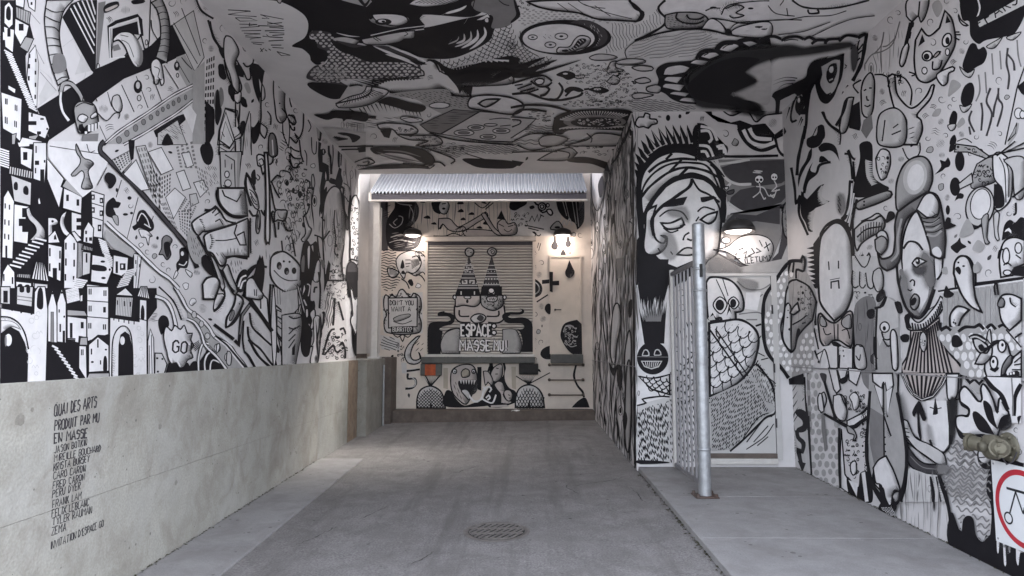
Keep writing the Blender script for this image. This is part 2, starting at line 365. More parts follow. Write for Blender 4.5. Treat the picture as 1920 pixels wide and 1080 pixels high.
# pale ribbed siding in the light well
sd_ = thing('siding_wall', 'pale vertically ribbed siding beside the light well', 'wall', (-2.8, 11.2, 0))
pts = []; y = 10.27; k = 0
poly = []
while y < YB-.01:
    poly += [(y, 0.0), (y+.035, 0.0), (y+.045, .012), (y+.065, .012)]; y += .075
vs = []; fs = []
poly = [(min(a, YB-.004), b) for a, b in poly]
for z in (ZT+.09, TOPZ): vs += [(b, a-11.2, z) for a, b in poly]
n = len(poly)
for i in range(n-1): fs.append((i, i+1, n+i+1, n+i))
MB().add(vs, fs).build('ribbed_sheet', M['siding'], sd_)
absbox(sd_, 'backing', (-3.1, 10.27, ZT+.09), (-2.803, YB-.01, TOPZ), M['siding'])
absbox(sd_, 'base_trim', (-3.0, 10.27, ZT-.02), (-2.79, YB-.01, ZT+.088), M['rustplate'])
absbox(sd_, 'end_sheet', (-2.795, YB-.03, ZT+.09), (-2.56, YB-.003, TOPZ), M['siding'])
# concrete retaining wall: pours parted by joints
cw = thing('retaining_wall', 'stained board-cast concrete retaining wall with hand lettering', 'wall', (XC, 6, 0))
ys = (1.6, 5.47, 8.27, 9.66)
for i in range(3):
    m = M['concrete'] if i < 2 else M['concrete2']
    absbox(cw, 'concrete_panel', (XC-.3, ys[i]+.0007, -.1), (XC, ys[i+1]-.0007, .744), m, bev=.0025)
    absbox(cw, 'concrete_panel', (XC-.3, ys[i]+.0007, .7465), (XC, ys[i+1]-.0007, ZT), m, bev=.0025)
absbox(cw, 'core', (XC-.29, 1.62, -.1), (XC-.005, 10.1, ZT-.004), M['concrete3'])
absbox(cw, 'corner_guard', (XC-.3, 9.664, 0), (XC+.004, 10.2, ZT-.002), M['wood'])
for (u, v, r) in ((37, 787, .035), (60, 768, .012), (300, 800, .022), (330, 905, .02), (520, 760, .024), (545, 850, .02), (610, 745, .024)):
    d = ray(u, v); q = EYE+d*(XC/d.x)
    MB().add([(.0012, q.y-6+r*random.uniform(.75, 1.1)*cos(k*pi/9), q.z+r*random.uniform(.75, 1.1)*sin(k*pi/9)) for k in range(18)], [tuple(range(18))]).build('tie_hole', M['concrete3'], cw)
pr = thing('concrete_pier', 'short greyish concrete pier carrying the thin white post', 'wall', (-2.4, 11, 0))
absbox(pr, 'pier', (-2.85, 10.203, -.1), (-2.36, 11.55, ZT+.012), M['concrete3'], bev=.008)
absbox(pr, 'rusty_pier_end', (-2.85, 11.553, -.1), (-2.25, YB-.003, ZT+.03), M['rustplate'], bev=.006)
MB().tube([(-2.335+2.4, 11.35-11, .3), (-2.335+2.4, 11.35-11, ZT-.1)], .018).build('conduit', M['galv'], pr)
# post with base plate
po = thing('canopy_post', 'thin off-white square post holding up the canopy corner', 'post', (-2.455, 11.15, ZT+.012))
MB().box((-.05, -.05, .0), (.05, .05, 2.72), bev=.006).build('shaft', M['whitemetal'], po)
MB().box((-.10, -.09, .0), (.10, .09, .025), bev=.004).build('base_plate', M['whitemetal'], po)
for sx in (-1, 1): MB().add([(sx*.05, 0, .1), (sx*.095, 0, .026), (sx*.05, 0, .026), (sx*.05, .012, .1), (sx*.095, .012, .026), (sx*.05, .012, .026)], [(0, 1, 2), (3, 5, 4), (0, 3, 4, 1)]).build('gusset', M['whitemetal'], po)
# canopy
ca = thing('canopy', 'corrugated zinc canopy sloping out over the loading dock', 'canopy', (-.72, 11.0, 4.09))
CX0, CX1 = -1.82, 1.82; pit = .0605; nseg = int((CX1-CX0)/pit*8); vs = []; fs = []
for i in range(nseg+1):
    x = CX0+(CX1-CX0)*i/nseg; w = .021*cos(2*pi*(x-CX0)/pit)
    vs += [(x, -.03, .135+w), (x, 1.03, .80+w)]
for i in range(nseg): fs.append((2*i, 2*i+2, 2*i+3, 2*i+1))
MB().add(vs, fs, True).build('corrugated_sheet', M['corr'], ca)
MB().box((CX0+.02, 0, .015), (CX1-.01, .04, .118)).build('fascia', M['fascia'], ca)
MB().box((CX0-.03, -.02, -.012), (CX1+.01, .05, .0145)).build('drip_trim', M['whitemetal'], ca)
MB().box((CX0-.03, -.02, .015), (CX0+.018, .02, .14)).build('end_cap', M['whitemetal'], ca)
MB().prism([(.05, .04), (1.03, .04), (1.03, .77), (.05, .12)], CX0+.03, CX0+.045, 'x').build('side_cheek', M['fascia'], ca)
MB().prism([(.05, .04), (1.03, .04), (1.03, .77), (.05, .12)], CX1-.05, CX1-.035, 'x').build('side_cheek', M['fascia'], ca)
# ---- dock wall fittings
def onY(u, v, Y):
    d = ray(u, v); t = (Y-EYE.y)/d.y; p = EYE+d*t; return p
def onX(u, v, X):
    d = ray(u, v); return EYE+d*(X/d.x)
def onZ(u, v, Z):
    d = ray(u, v); return EYE+d*((Z-EYE.z)/d.z)
lx, ly, lz = dw.location
s0 = onY(803, 457, YB); s1 = onY(999, 664, YB)
sh = bpy.data.objects.new('roller_shutter', None); link(sh, dw)
sx0, sx1, sz0, sz1 = s0.x-lx, s1.x-lx, s1.z, s0.z
ns = 38; dz = (sz1-sz0)/ns
slat = None
for i in range(ns):
    z = sz0+i*dz
    if slat is None:
        slat = MB().prism([(-.004, .002), (-.022, .004), (-.037, dz*.40), (-.034, dz*.75), (-.012, dz-.010), (-.004, dz-.006)], sx0+.002, sx1-.002, 'x').build('slat', M['shutter'], sh)
        slat.location.z = z
    else:
        o = slat.copy(); C.objects.link(o); o.parent = sh; o.location.z = z
MB().box((sx0+.002, -.005, sz0), (sx1-.002, -.002, sz1)).build('slat_backing', M['joint'], sh)
fw = .045
MB().box((sx0-fw, -.05, sz0), (sx0, -.001, sz1+.03)).build('jamb', M['dock'], sh)
MB().box((sx1, -.05, sz0), (sx1+fw, -.001, sz1+.03)).build('jamb', M['dock'], sh)
MB().box((sx0-fw-.02, -.09, sz1+.031), (sx1+fw+.02, -.001, sz1+.12), bev=.008).build('lintel', M['dock'], sh)
MB().box((sx0-.001, -.04, sz1-.035), (sx1+.001, -.0385, sz1+.03)).build('hood_gap', M['darksteel'], sh)
MB().box((sx0-.02, -.07, sz0-.045), (sx1+.03, -.002, sz0-.001)).build('sill', M['whitemetal'], sh)
p = onY(1030, 479, YB); q = onY(1091, 664, YB)
dd = bpy.data.objects.new('door', None); link(dd, dw)
MB().box((p.x-lx+.035, -.014, q.z), (q.x-lx-.03, -.002, p.z-.04)).build('leaf', M['door'], dd)
MB().box((p.x-lx, -.03, q.z), (p.x-lx+.034, -.002, p.z)).build('frame_jamb', M['door'], dd)
MB().box((q.x-lx-.029, -.03, q.z), (q.x-lx, -.002, p.z)).build('frame_jamb', M['door'], dd)
MB().box((p.x-lx+.0345, -.03, p.z-.039), (q.x-lx-.0295, -.002, p.z)).build('frame_head', M['door'], dd)
h = onY(1046, 581, YB)
MB().tube([(h.x-lx-.05, -.05, h.z), (h.x-lx+.06, -.05, h.z)], .009, 8).build('handle', M['darksteel'], dd)
MB().lathe([(.0, -.06), (.018, -.055), (.018, -.015)], (h.x-lx-.05, 0, h.z), 'y', 10).build('lock', M['darksteel'], dd)
# ledge, bumpers, rungs, plinth
a = onY(792, 664, YB); b = onY(1003, 681, YB)
led = thing('dock_ledge', 'grey rubber-faced ledge under the roller shutter', 'ledge', (a.x, YB, b.z))
MB().box((0, -.14, 0), (b.x-a.x, -.003, a.z-b.z-.05), bev=.012).build('beam', M['greyledge'], led)
a2 = onY(1032, 664, YB); b2 = onY(1092, 681, YB)
led2 = thing('door_step', 'small greenish grey step ledge under the plain door', 'ledge', (a2.x, YB, b2.z))
MB().box((0, -.16, 0), (b2.x-a2.x, -.003, a2.z-b2.z), bev=.012).build('beam', M['greyledge'], led2)
for (u0, u1, m, lab) in ((790, 829, 'orange', 'dock bumper faced with an orange board under the ledge'), (973, 1009, 'rubber', 'black rubber dock bumper under the ledge')):
    a = onY(u0, 681, YB); b = onY(u1, 704 if m == 'orange' else 702, YB)
    t = thing('dock_bumper', lab, 'bumper', (a.x, YB, b.z), 'bumpers below the dock ledge')
    w, hh = b.x-a.x, a.z-b.z-.004
    MB().box((0, -.10, 0), (w, -.003, hh), bev=.01).build('block', M['rubber'] if m == 'rubber' else M['greyledge'], t)
    if m == 'orange': MB().box((w*.22, -.115, .004), (w*.72, -.101, hh-.012)).build('board', M['orange'], t)
    else: MB().box((w*.1, -.13, .02), (w*.9, -.101, hh-.01), bev=.008).build('pad', M['rubber'], t)
la = thing('wall_rungs', 'three thin dark steel rungs fixed below the plain door', 'ladder', (onY(1062, 740, YB).x, YB, 0))
for v in (684, 712, 740):
    a = onY(1030, v, YB); b = onY(1093, v, YB); x0, x1 = a.x-la.location.x, b.x-la.location.x
    MB().tube([(x0, -.02, a.z), (x0, -.10, a.z), (x1, -.10, a.z), (x1, -.02, a.z)], .011, 8).build('rung', M['rustplate'], la)
    for x in (x0, x1): MB().lathe([(0, -.03), (.028, -.028), (.028, -.003)], (x, 0, a.z), 'y', 10).build('anchor', M['rustplate'], la)
pl = thing('steel_kerb', 'rusty brown steel kerb plate along the foot of the dock', 'kerb', (-.5, 11.9, 0))
a = onY(753, 766, YB)
MB().box((-2.24+.5, -.22, -.1), (XI-.004+.5, .148, a.z), bev=.01).build('plate', M['rustplate'], pl)
# ---- recess door
p = onY(1322, 513, YR); q = onY(1465, 862, YR); lx, ly, lz = rb.location
dd = bpy.data.objects.new('door', None); link(dd, rb)
MB().box((p.x-lx, -.012, q.z+.07), (q.x-lx-.05, -.002, p.z-.03)).build('leaf', M['doorgrey'], dd)
MB().box((q.x-lx-.049, -.022, q.z), (q.x-lx+.01, -.002, p.z)).build('frame_jamb', M['doorgrey'], dd)
MB().box((p.x-lx-.06, -.022, q.z), (p.x-lx-.001, -.002, p.z)).build('frame_jamb', M['doorgrey'], dd)
MB().box((p.x-lx-.0, -.022, p.z-.028), (q.x-lx-.0495, -.002, p.z)).build('frame_head', M['doorgrey'], dd)
for hz in (.35, .95, 1.6): MB().tube([(q.x-lx-.05, -.028, q.z+hz), (q.x-lx-.05, -.028, q.z+hz+.1)], .010, 8).build('hinge', M['darksteel'], dd)
MB().box((q.x-lx-.0555, -.0125, q.z+.07), (q.x-lx-.0495, -.0105, p.z-.03)).build('reveal', M['darksteel'], dd)
MB().box((p.x-lx, -.03, q.z+.02), (q.x-lx-.05, -.002, q.z+.068)).build('threshold', M['rustplate'], dd)
MB().box((p.x-lx, -.05, q.z-.04), (q.x-lx-.05, -.002, q.z+.018)).build('sill', M['whitemetal'], dd)
# ---- gate panel and pole
pb = onZ(1322, 932, gz(5.97)+KH)
PX, PY = pb.x, pb.y
pole = thing('steel_pole', 'tall galvanised steel pole bolted to a rusty plate on the pavement', 'pole', (PX, PY, gz(PY)+KH))
hp = (onY(1313, 421, PY)).z-(gz(PY)+KH)
MB().tube([(0, 0, .0), (0, 0, hp)], .057, 28).build('shaft', M['galv'], pole)
MB().lathe([(0, hp+.012), (.04, hp+.012), (.058, hp), (.0575, hp-.01)], (0, 0, 0), 'z', 28).build('cap', M['galv'], pole)
MB().box((-.105, -.10, .0), (.105, .10, .012), bev=.004).build('base_plate', M['rust'], pole)
for sx in (-1, 1):
    for sy in (-1, 1): MB().lathe([(0, .035), (.014, .034), (.016, .012)], (sx*.082, sy*.078, 0), 'z', 6).build('bolt', M['rust'], pole)
MB().box((-.012, -.075, hp-.50), (.012, -.055, hp-.38)).build('label_plate', M['rubber'], pole)
for z in (.42, hp-.42, hp-.62): MB().lathe([(.0575, z-.012), (.063, z-.01), (.063, z+.01), (.0575, z+.012)], (0, 0, 0), 'z', 28).build('collar', M['galv'], pole)
gt = thing('bar_gate', 'grey steel bar gate closing the recess behind the pole', 'gate', (PX+.02, PY+.06, gz(6.5)+KH))
gy1 = YR-.06-gt.location.y
gz0 = .08; gzt = onY(1258, 512, YR-.05).z-gt.location.z
MB().box((-.022, gy1-.045, gz0-.04), (.022, gy1, gzt+.03), bev=.004).build('frame_post', M['whitemetal'], gt)
MB().box((-.02, .02, gz0-.04), (.02, .06, gzt), bev=.004).build('frame_post', M['bars'], gt)
MB().box((-.018, .061, gzt-.04), (.018, gy1-.046, gzt), bev=.003).build('rail', M['bars'], gt)
MB().box((-.018, .061, gz0-.03), (.018, gy1-.046, gz0+.01), bev=.003).build('rail', M['bars'], gt)
nb = 7; bar = None
for i in range(nb):
    y = .061+(gy1-.107)*(i+.5)/nb
    if bar is None: bar = MB().box((-.009, -.009, gz0+.011), (.009, .009, gzt-.041)).build('bar', M['bars'], gt)
    else:
        o = bar.copy(); C.objects.link(o); o.parent = gt; bar_o = o
    (bar if i == 0 else bar_o).location.y = y
for z in (.35, gzt-.35): MB().tube([(0, -.06, z), (0, .03, z)], .014, 8).build('hinge', M['galv'], gt)
# ---- lamps
def lamp(u, v, Y, wpx, lab, power):
    p = onY(u, v, Y); r = wpx/2*(Y-.2)/FPX
    c = onY(u, v, Y-.22)
    t = thing('wall_lamp', lab, 'lamp', (c.x, Y, c.z), 'lit wall lamps')
    MB().lathe([(.02, .125), (r*.45, .118), (r*.82, .085), (r*.98, .03), (r, -.012), (r*.94, -.012), (r*.9, .0), (r*.7, .03), (.02, .05)], (0, -.22, 0), 'z', 28).build('shade', M['lampdark'], t)
    MB().lathe([(.001, -.03), (r*.45, -.026), (r*.72, -.012), (r*.80, .004)], (0, -.22, 0), 'z', 24).build('lens', M['lens'], t)
    MB().tube([(0, -.003, .06), (0, -.08, .10), (0, -.16, .15), (0, -.20, .12)], .014, 8).build('arm', M['lampdark'], t)
    MB().lathe([(0, -.02), (.05, -.018), (.05, -.003)], (0, 0, .06), 'y', 14).build('rosette', M['lampdark'], t)
    l = bpy.data.lights.new('lamp_light', 'POINT'); l.energy = power; l.color = (1.0, .86, .76); l.shadow_soft_size = .06
    o = bpy.data.objects.new('lamp_light', l); link(o, t); o.location = (0, -.20, -.07)
lamp(774, 441, YB, 36, 'lit lamp above the upper corner of the shutter, over the black bird', .9)
lamp(1055, 441, YB, 36, 'lit lamp with painted drips hanging below it, above the plain door', 1.2)
lamp(1384, 433, YR, 62, 'lit lamp beside the turbaned face, over the white speech bubble', .5)
# ---- drain cover
dc = onZ(931, 997, gz(5.33)+CF*2.3); dc = onZ(931, 997, gz(dc.y)+CF*2.3)
dr = thing('drain_cover', 'round slotted cast iron drain cover in the asphalt', 'drain', (dc.x, dc.y, gz(dc.y)+CF*2.3))
R = .215
tilt = math.atan(SL); dr.rotation_euler = (tilt, -math.atan(CF), 0)
MB().lathe([(R+.045, .003), (R+.04, .006), (R+.006, .007), (R+.004, -.02)], (0, 0, 0), 'z', 48).build('ring', M['iron'], dr)
MB().add([(R*1.02*cos(k*2*pi/40), R*1.02*sin(k*2*pi/40), .0045) for k in range(40)], [tuple(range(40))]).build('pit', M['hole'], dr)
# bars between the slots: slanted, in three bands, cut to the round
CIR = [(R*cos(2*pi*k/48), R*sin(2*pi*k/48)) for k in range(48)]
def clip(poly):
    for k in range(48):
        a, b = CIR[k], CIR[(k+1) % 48]; out = []
        side = lambda q: (b[0]-a[0])*(q[1]-a[1])-(b[1]-a[1])*(q[0]-a[0])
        for i in range(len(poly)):
            p1, p2 = poly[i-1], poly[i]; s1, s2 = side(p1), side(p2)
            if (s1 >= 0) != (s2 >= 0):
                t = s1/(s1-s2); out.append((p1[0]+(p2[0]-p1[0])*t, p1[1]+(p2[1]-p1[1])*t))
            if s2 >= 0: out.append(p2)
        poly = out
        if len(poly) < 3: return None
    return poly
def slab_poly(pts):
    q = clip(pts)
    if q: MB().prism(q, .0055, .012, 'z').build('grate_bar', M['iron'], dr)
for band in (-1, 0, 1):
    yc = band*.126
    for i in range(-7, 8):
        x = i*.050; hw = .0110; sk = .032; hh = .0505
        slab_poly([(x-hw-sk, yc-hh), (x+hw-sk, yc-hh), (x+hw+sk, yc+hh), (x-hw+sk, yc+hh)])
for yb in (-.063, .063, -.198, .198): slab_poly([(-R, yb-.0122), (R, yb-.0122), (R, yb+.0122), (-R, yb+.0122)])
# ---- fire department connection
vc = onX(1893, 838, XR); vx = XR
fd = thing('fire_connection', 'weathered brass fire hose connection on the outer wall', 'valve', (XR, vc.y, vc.z))
def lx_(prof, c, name, n=20): MB().lathe([(r, -h) for r, h in prof], c, 'x', n).build(name, M['brass'], fd)
lx_([(.001, .02), (.085, .018), (.09, .003)], (0, 0, 0), 'wall_flange', 28)
lx_([(.055, .0), (.055, .07), (.075, .085), (.075, .13), (.05, .15), (.001, .155)], (0, 0, 0), 'body', 24)
for s in (-1, 1):
    mb = MB().tube([(-.10, s*.02, 0), (-.13, s*.08, .005), (-.15, s*.12, .01)], [.05, .045, .045], 16); mb.build('outlet', M['brass'], fd)
    mb = MB().tube([(-.15, s*.118, .01), (-.156, s*.135, .012)], .056, 16); mb.build('coupling', M['brass'], fd)
    mb = MB().tube([(-.156, s*.1355, .012), (-.165, s*.155, .014)], [.05, .03], 16); mb.build('plug', M['brass'], fd)
lx_([(.03, .155), (.03, .18), (.001, .183)], (0, 0, 0), 'nut', 8)
for s in (-1, 1):
    for a in range(4):
        an = a*pi/2+.4; MB().box((-.172-.008, s*.148-.008, .012+.05*sin(an)-.008), (-.150, s*.148+.008, .012+.05*sin(an)+.008), bev=.002).build('lug', M['brass'], fd)
    MB().tube([(-.02, s*.085, -.02), (-.06, s*.10, -.075), (-.11, s*.12, -.085), (-.15, s*.135, -.03)], .004, 6).build('chain', M['darksteel'], fd)
for a in range(6): MB().lathe([(0, -.03), (.010, -.028), (.011, -.018)], (0, .068*cos(a*pi/3), .068*sin(a*pi/3)), 'x', 6).build('bolt', M['brass'], fd)
# ---- sign
sg0 = onX(1866, 862, XR); sg1 = onX(1866, 1010, XR)
SW = sg0.z-sg1.z; yf = sg0.y
sg = thing('hydrant_sign', 'square white sign with a red ring and a black two-outlet symbol', 'sign', (XR-.016, yf-SW/2, (sg0.z+sg1.z)/2))
MB().box((-.011, -SW/2, -SW/2), (-.006, SW/2, SW/2)).build('plate', M['signwhite'], sg)
ro, rin = SW*.46, SW*.395; n = 56; vs = []
for r in (ro, rin): vs += [(-.0125, r*cos(2*pi*k/n), r*sin(2*pi*k/n)) for k in range(n)]
MB().add(vs, [(k, (k+1) % n, n+(k+1) % n, n+k) for k in range(n)]).build('ring', M['signred'], sg)
def flat(name, pts): MB().add([(-.0127, -y, z) for y, z in pts], [tuple(range(len(pts)))]).build(name, M['signblack'], sg)
def bar2(name, a, b, w):
    dx, dy = b[0]-a[0], b[1]-a[1]; l = hypot(dx, dy); nx, ny = -dy/l*w/2, dx/l*w/2
    flat(name, [(a[0]+nx, a[1]+ny), (b[0]+nx, b[1]+ny), (b[0]-nx, b[1]-ny), (a[0]-nx, a[1]-ny)])
bar2('symbol_bar', (-SW*.25, SW*.20), (SW*.25, SW*.20), SW*.03)
for s in (-1, 1):
    bar2('symbol_leg', (s*SW*.10, SW*.185), (s*SW*.22, -SW*.09), SW*.022)
    bar2('symbol_leg', (s*SW*.10, SW*.185), (0, -SW*.05), SW*.022)
    vs = []
    for r in (SW*.075, SW*.055): vs += [(-.0127, -(s*SW*.25)+r*cos(2*pi*k/24), -SW*.16+r*sin(2*pi*k/24)) for k in range(24)]
    MB().add(vs, [(k, (k+1) % 24, 24+(k+1) % 24, 24+k) for k in range(24)]).build('symbol_ring', M['signblack'], sg)
for sy in (-1, 1):
    for sz in (-1, 1): MB().lathe([(0, -.0135), (.006, -.013), (.007, -.0112)], (0, sy*SW*.46, sz*SW*.46), 'x', 8).build('screw', M['galv'], sg)
# ---------------------------------------------------------------- brush work on the walls
import numpy as np
FONT = {'A': '00 26 40;12 32', 'B': '00 06 26 35 34 23 03;23 32 31 20 00', 'C': '35 26 16 05 01 10 20 31', 'D': '00 06 16 34 32 10 00', 'E': '36 06 00 30;03 23',
 'F': '36 06 00;03 23', 'G': '35 26 16 05 01 10 20 31 33 23', 'H': '00 06;30 36;03 33', 'I': '10 16', 'J': '36 31 20 10 01', 'K': '00 06;36 02;13 30', 'L': '06 00 30',
 'M': '00 06 23 46 40', 'N': '00 06 30 36', 'O': '10 01 05 16 26 35 31 20 10', 'P': '00 06 26 35 34 23 03', 'Q': '10 01 05 16 26 35 31 20 10;22 40', 'R': '00 06 26 35 34 23 03;13 30',
 'S': '35 26 16 05 04 33 32 20 10 01', 'T': '20 26;06 46', 'U': '06 01 10 20 31 36', 'V': '06 20 46', 'W': '06 10 24 30 46', 'X': '00 46;06 40', 'Y': '06 23 46;23 20', 'Z': '06 36 00 30',
 "'": '16 14', '!': '16 12;11 10', '?': '05 16 26 35 34 12;11 10', '(': '26 15 11 20', ')': '16 25 21 10', '&': '40 05 16 25 01 10 32', '.': '10 11'}
WALLS = {}
def wall(key, root, axis, val, nrm): WALLS[key] = dict(root=root, ax=axis, val=val, n=nrm, grid={}, base=.0010)
wall('L', lw, 0, XL, 1); wall('R', rw, 0, XR, -1); wall('I', ri, 0, XI-.002, -1); wall('C', ce, 2, ZC, -1)
wall('B', rb, 1, YR-.003, -1); wall('D', dw, 1, YB, -1); wall('K', cw, 0, XC, 1); wall('S', dw, 1, YB-.038, -1)
wall('E', rb, 1, YR-.013, -1); wall('N', dw, 1, YB-.031, -1)
EPS = .00010; CELL = 4.0; BRUSH = .98

def catmull(p, closed, step=5.0):
    n = len(p)
    if n < 3 and not closed: return list(p)
    out = []
    rng = range(n if closed else n-1)
    for i in rng:
        a, b, c, d = (p[(i-1) % n], p[i], p[(i+1) % n], p[(i+2) % n]) if closed else (p[max(i-1, 0)], p[i], p[i+1], p[min(i+2, n-1)])
        k = max(2, min(9, int(hypot(c[0]-b[0], c[1]-b[1])/step)+1))
        for j in range(k):
            t = j/k; t2 = t*t; t3 = t2*t
            out.append(tuple(.5*(2*b[q]+(c[q]-a[q])*t+(2*a[q]-5*b[q]+4*c[q]-d[q])*t2+(3*b[q]-a[q]-3*c[q]+d[q])*t3) for q in (0, 1)))
    if not closed: out.append(tuple(p[-1]))
    return out
def spline(pts, corners, closed, step=5.0):
    if not any(corners): return catmull(pts, closed, step)
    n = len(pts)
    if closed:
        k = corners.index(True); pts = pts[k:]+pts[:k]+[pts[k]]; corners = corners[k:]+corners[:k]+[True]
    out = []; s = 0
    for i in range(1, len(pts)):
        if corners[i] or i == len(pts)-1:
            out += catmull(pts[s:i+1], False, step)[:-1]; s = i
    if not closed: out.append(pts[-1])
    return out
def inpoly(poly, x, y):
    c = False; n = len(poly); j = n-1
    for i in range(n):
        xi, yi = poly[i]; xj, yj = poly[j]
        if (yi > y) != (yj > y) and x < (xj-xi)*(y-yi)/(yj-yi)+xi: c = not c
        j = i
    return c
def inpoly_np(poly, X, Y):
    c = np.zeros(X.shape, bool); j = len(poly)-1
    for i in range(len(poly)):
        xi, yi = poly[i]; xj, yj = poly[j]
        if yi != yj: c ^= ((yi > Y) != (yj > Y)) & (X < (xj-xi)*(Y-yi)/(yj-yi)+xi)
        j = i
    return c

class Figure:
    def __init__(s, wk, name, label):
        s.w = WALLS[wk]; s.name = name; s.label = label; s.v = []; s.cov = []; s.f = []; s.mi = []; s.mats = []
    def mslot(s, m):
        if m not in s.mats: s.mats.append(m)
        return s.mats.index(m)
    def proj(s, p, lay):
        d = ray(*p); a = s.w['ax']; val = s.w['val']
        t = (val-EYE[a])/d[a] if abs(d[a]) > 1e-6 else 60
        if t <= 0 or t > 60: t = 60
        q = EYE+d*t
        q[a] = val+s.w['n']*(s.w['base']+EPS*lay)
        if s.w['root'] is lw: q[1] = min(q[1], 10.19)      # no paint past the end of the wall
        return tuple(q-s.w['root'].location)
    def layer(s, cells):
        g = s.w['grid']; l = max((g.get(c, 0) for c in cells), default=0)+1
        for c in cells: g[c] = l
        return l
    def polycells(s, poly):
        xs = [p[0] for p in poly]; ys = [p[1] for p in poly]
        x0, x1, y0, y1 = int(min(xs)//CELL)-0, int(max(xs)//CELL)+1, int(min(ys)//CELL), int(max(ys)//CELL)+1
        if (x1-x0)*(y1-y0) > 4:
            X, Y = np.meshgrid((np.arange(x0, x1+1)+.5)*CELL, (np.arange(y0, y1+1)+.5)*CELL)
            m = inpoly_np(poly, X, Y); iy, ix = np.nonzero(m)
            cells = set(zip((ix+x0).tolist(), (iy+y0).tolist()))
        else: cells = set()
        n = len(poly)
        for i in range(n):
            a, b = poly[i], poly[(i+1) % n]; k = int(max(abs(a[0]-b[0]), abs(a[1]-b[1]))/3)+1
            for j in range(k+1): cells.add((int((a[0]+(b[0]-a[0])*j/k)//CELL), int((a[1]+(b[1]-a[1])*j/k)//CELL)))
        return cells
    def fill(s, poly, col):
        if len(poly) < 3: return
        if col == 'l':
            xs = [p[0] for p in poly]; ys = [p[1] for p in poly]
            if (max(xs)-min(xs))*(max(ys)-min(ys)) > 9000: return
        l = s.layer(s.polycells(poly)); n = len(s.v)
        s.v += [s.proj(p, l) for p in poly]; s.cov += [1]*len(poly)
        s.f.append(tuple(range(n, n+len(poly)))); s.mi.append(s.mslot(PAINT[col]))
    def soft(s, poly, col, feather, alpha=1.0):
        n = len(poly); cx = sum(p[0] for p in poly)/n; cy = sum(p[1] for p in poly)/n
        A = sum(poly[i][0]*poly[(i+1) % n][1]-poly[(i+1) % n][0]*poly[i][1] for i in range(n)); sg = 1 if A > 0 else -1
        rings = [poly]
        o = []
        for i in range(n):
            a, b = poly[i-1], poly[(i+1) % n]; dx, dy = b[0]-a[0], b[1]-a[1]; L_ = hypot(dx, dy) or 1
            o.append((dy/L_*sg, -dx/L_*sg))
        for k in (1, 2, 3): rings.append([(p[0]+q[0]*feather*k/3, p[1]+q[1]*feather*k/3) for p, q in zip(poly, o)])
        cv = (1.0, .62, .2, 0.0)
        l = s.layer(s.polycells(rings[3])); base = len(s.v); m = s.mslot(SOFT[col])
        for r, c in zip(rings, cv): s.v += [s.proj(p, l) for p in r]; s.cov += [c*alpha]*n
        s.f.append(tuple(range(base, base+n))); s.mi.append(m)
        for r in range(3):
            for i in range(n): s.f.append((base+r*n+i, base+r*n+(i+1) % n, base+r*n+n+(i+1) % n, base+r*n+n+i)); s.mi.append(m)
    def stroke(s, pts, col, w, closed=False, prof=None, jit=.10):
        p = [pts[0]]
        for q in pts[1:]:
            if hypot(q[0]-p[-1][0], q[1]-p[-1][1]) > .35: p.append(q)
        if closed and len(p) > 2 and hypot(p[0][0]-p[-1][0], p[0][1]-p[-1][1]) < .35: p.pop()
        n = len(p)
        if n < 2: return
        Lf, Rt = [], []; ph = random.uniform(0, 6)
        for i in range(n):
            a = p[(i-1) % n] if (closed or i > 0) else None; b = p[(i+1) % n] if (closed or i < n-1) else None; c = p[i]
            def un(u, v):
                l = hypot(v[0]-u[0], v[1]-u[1]) or 1; return ((v[0]-u[0])/l, (v[1]-u[1])/l)
            t1 = un(a, c) if a else None; t2 = un(c, b) if b else None
            if t1 and t2:
                n1 = (-t1[1], t1[0]); n2 = (-t2[1], t2[0]); mx, my = n1[0]+n2[0], n1[1]+n2[1]; ml = hypot(mx, my)
                if ml < .35: nx, ny = n1; k = 1
                else: nx, ny = mx/ml, my/ml; k = min(1.7, 1/max(.3, nx*n1[0]+ny*n1[1]))
            else:
                t = t1 or t2; nx, ny = -t[1], t[0]; k = 1
            u = i/(n-1)
            ww = w*(.9 if s.w['ax'] == 2 else BRUSH)*(prof(u) if prof else 1)*(1+jit*sin(ph+i*.9))*.5*k
            Lf.append((c[0]+nx*ww, c[1]+ny*ww)); Rt.append((c[0]-nx*ww, c[1]-ny*ww))
        cells = set()
        for A in (Lf, Rt, p):
            for i in range(n-1 if not closed else n):
                a, b = A[i], A[(i+1) % n]; k = int(max(abs(a[0]-b[0]), abs(a[1]-b[1]))/3)+1
                for j in range(k+1): cells.add((int((a[0]+(b[0]-a[0])*j/k)//CELL), int((a[1]+(b[1]-a[1])*j/k)//CELL)))
        l = s.layer(cells); base = len(s.v); m = s.mslot(PAINT[col])
        s.v += [s.proj(q, l) for q in Lf]+[s.proj(q, l) for q in Rt]; s.cov += [1]*(2*n)
        for i in range(n-1 if not closed else n):
            j = (i+1) % n; s.f.append((base+i, base+j, base+n+j, base+n+i)); s.mi.append(m)
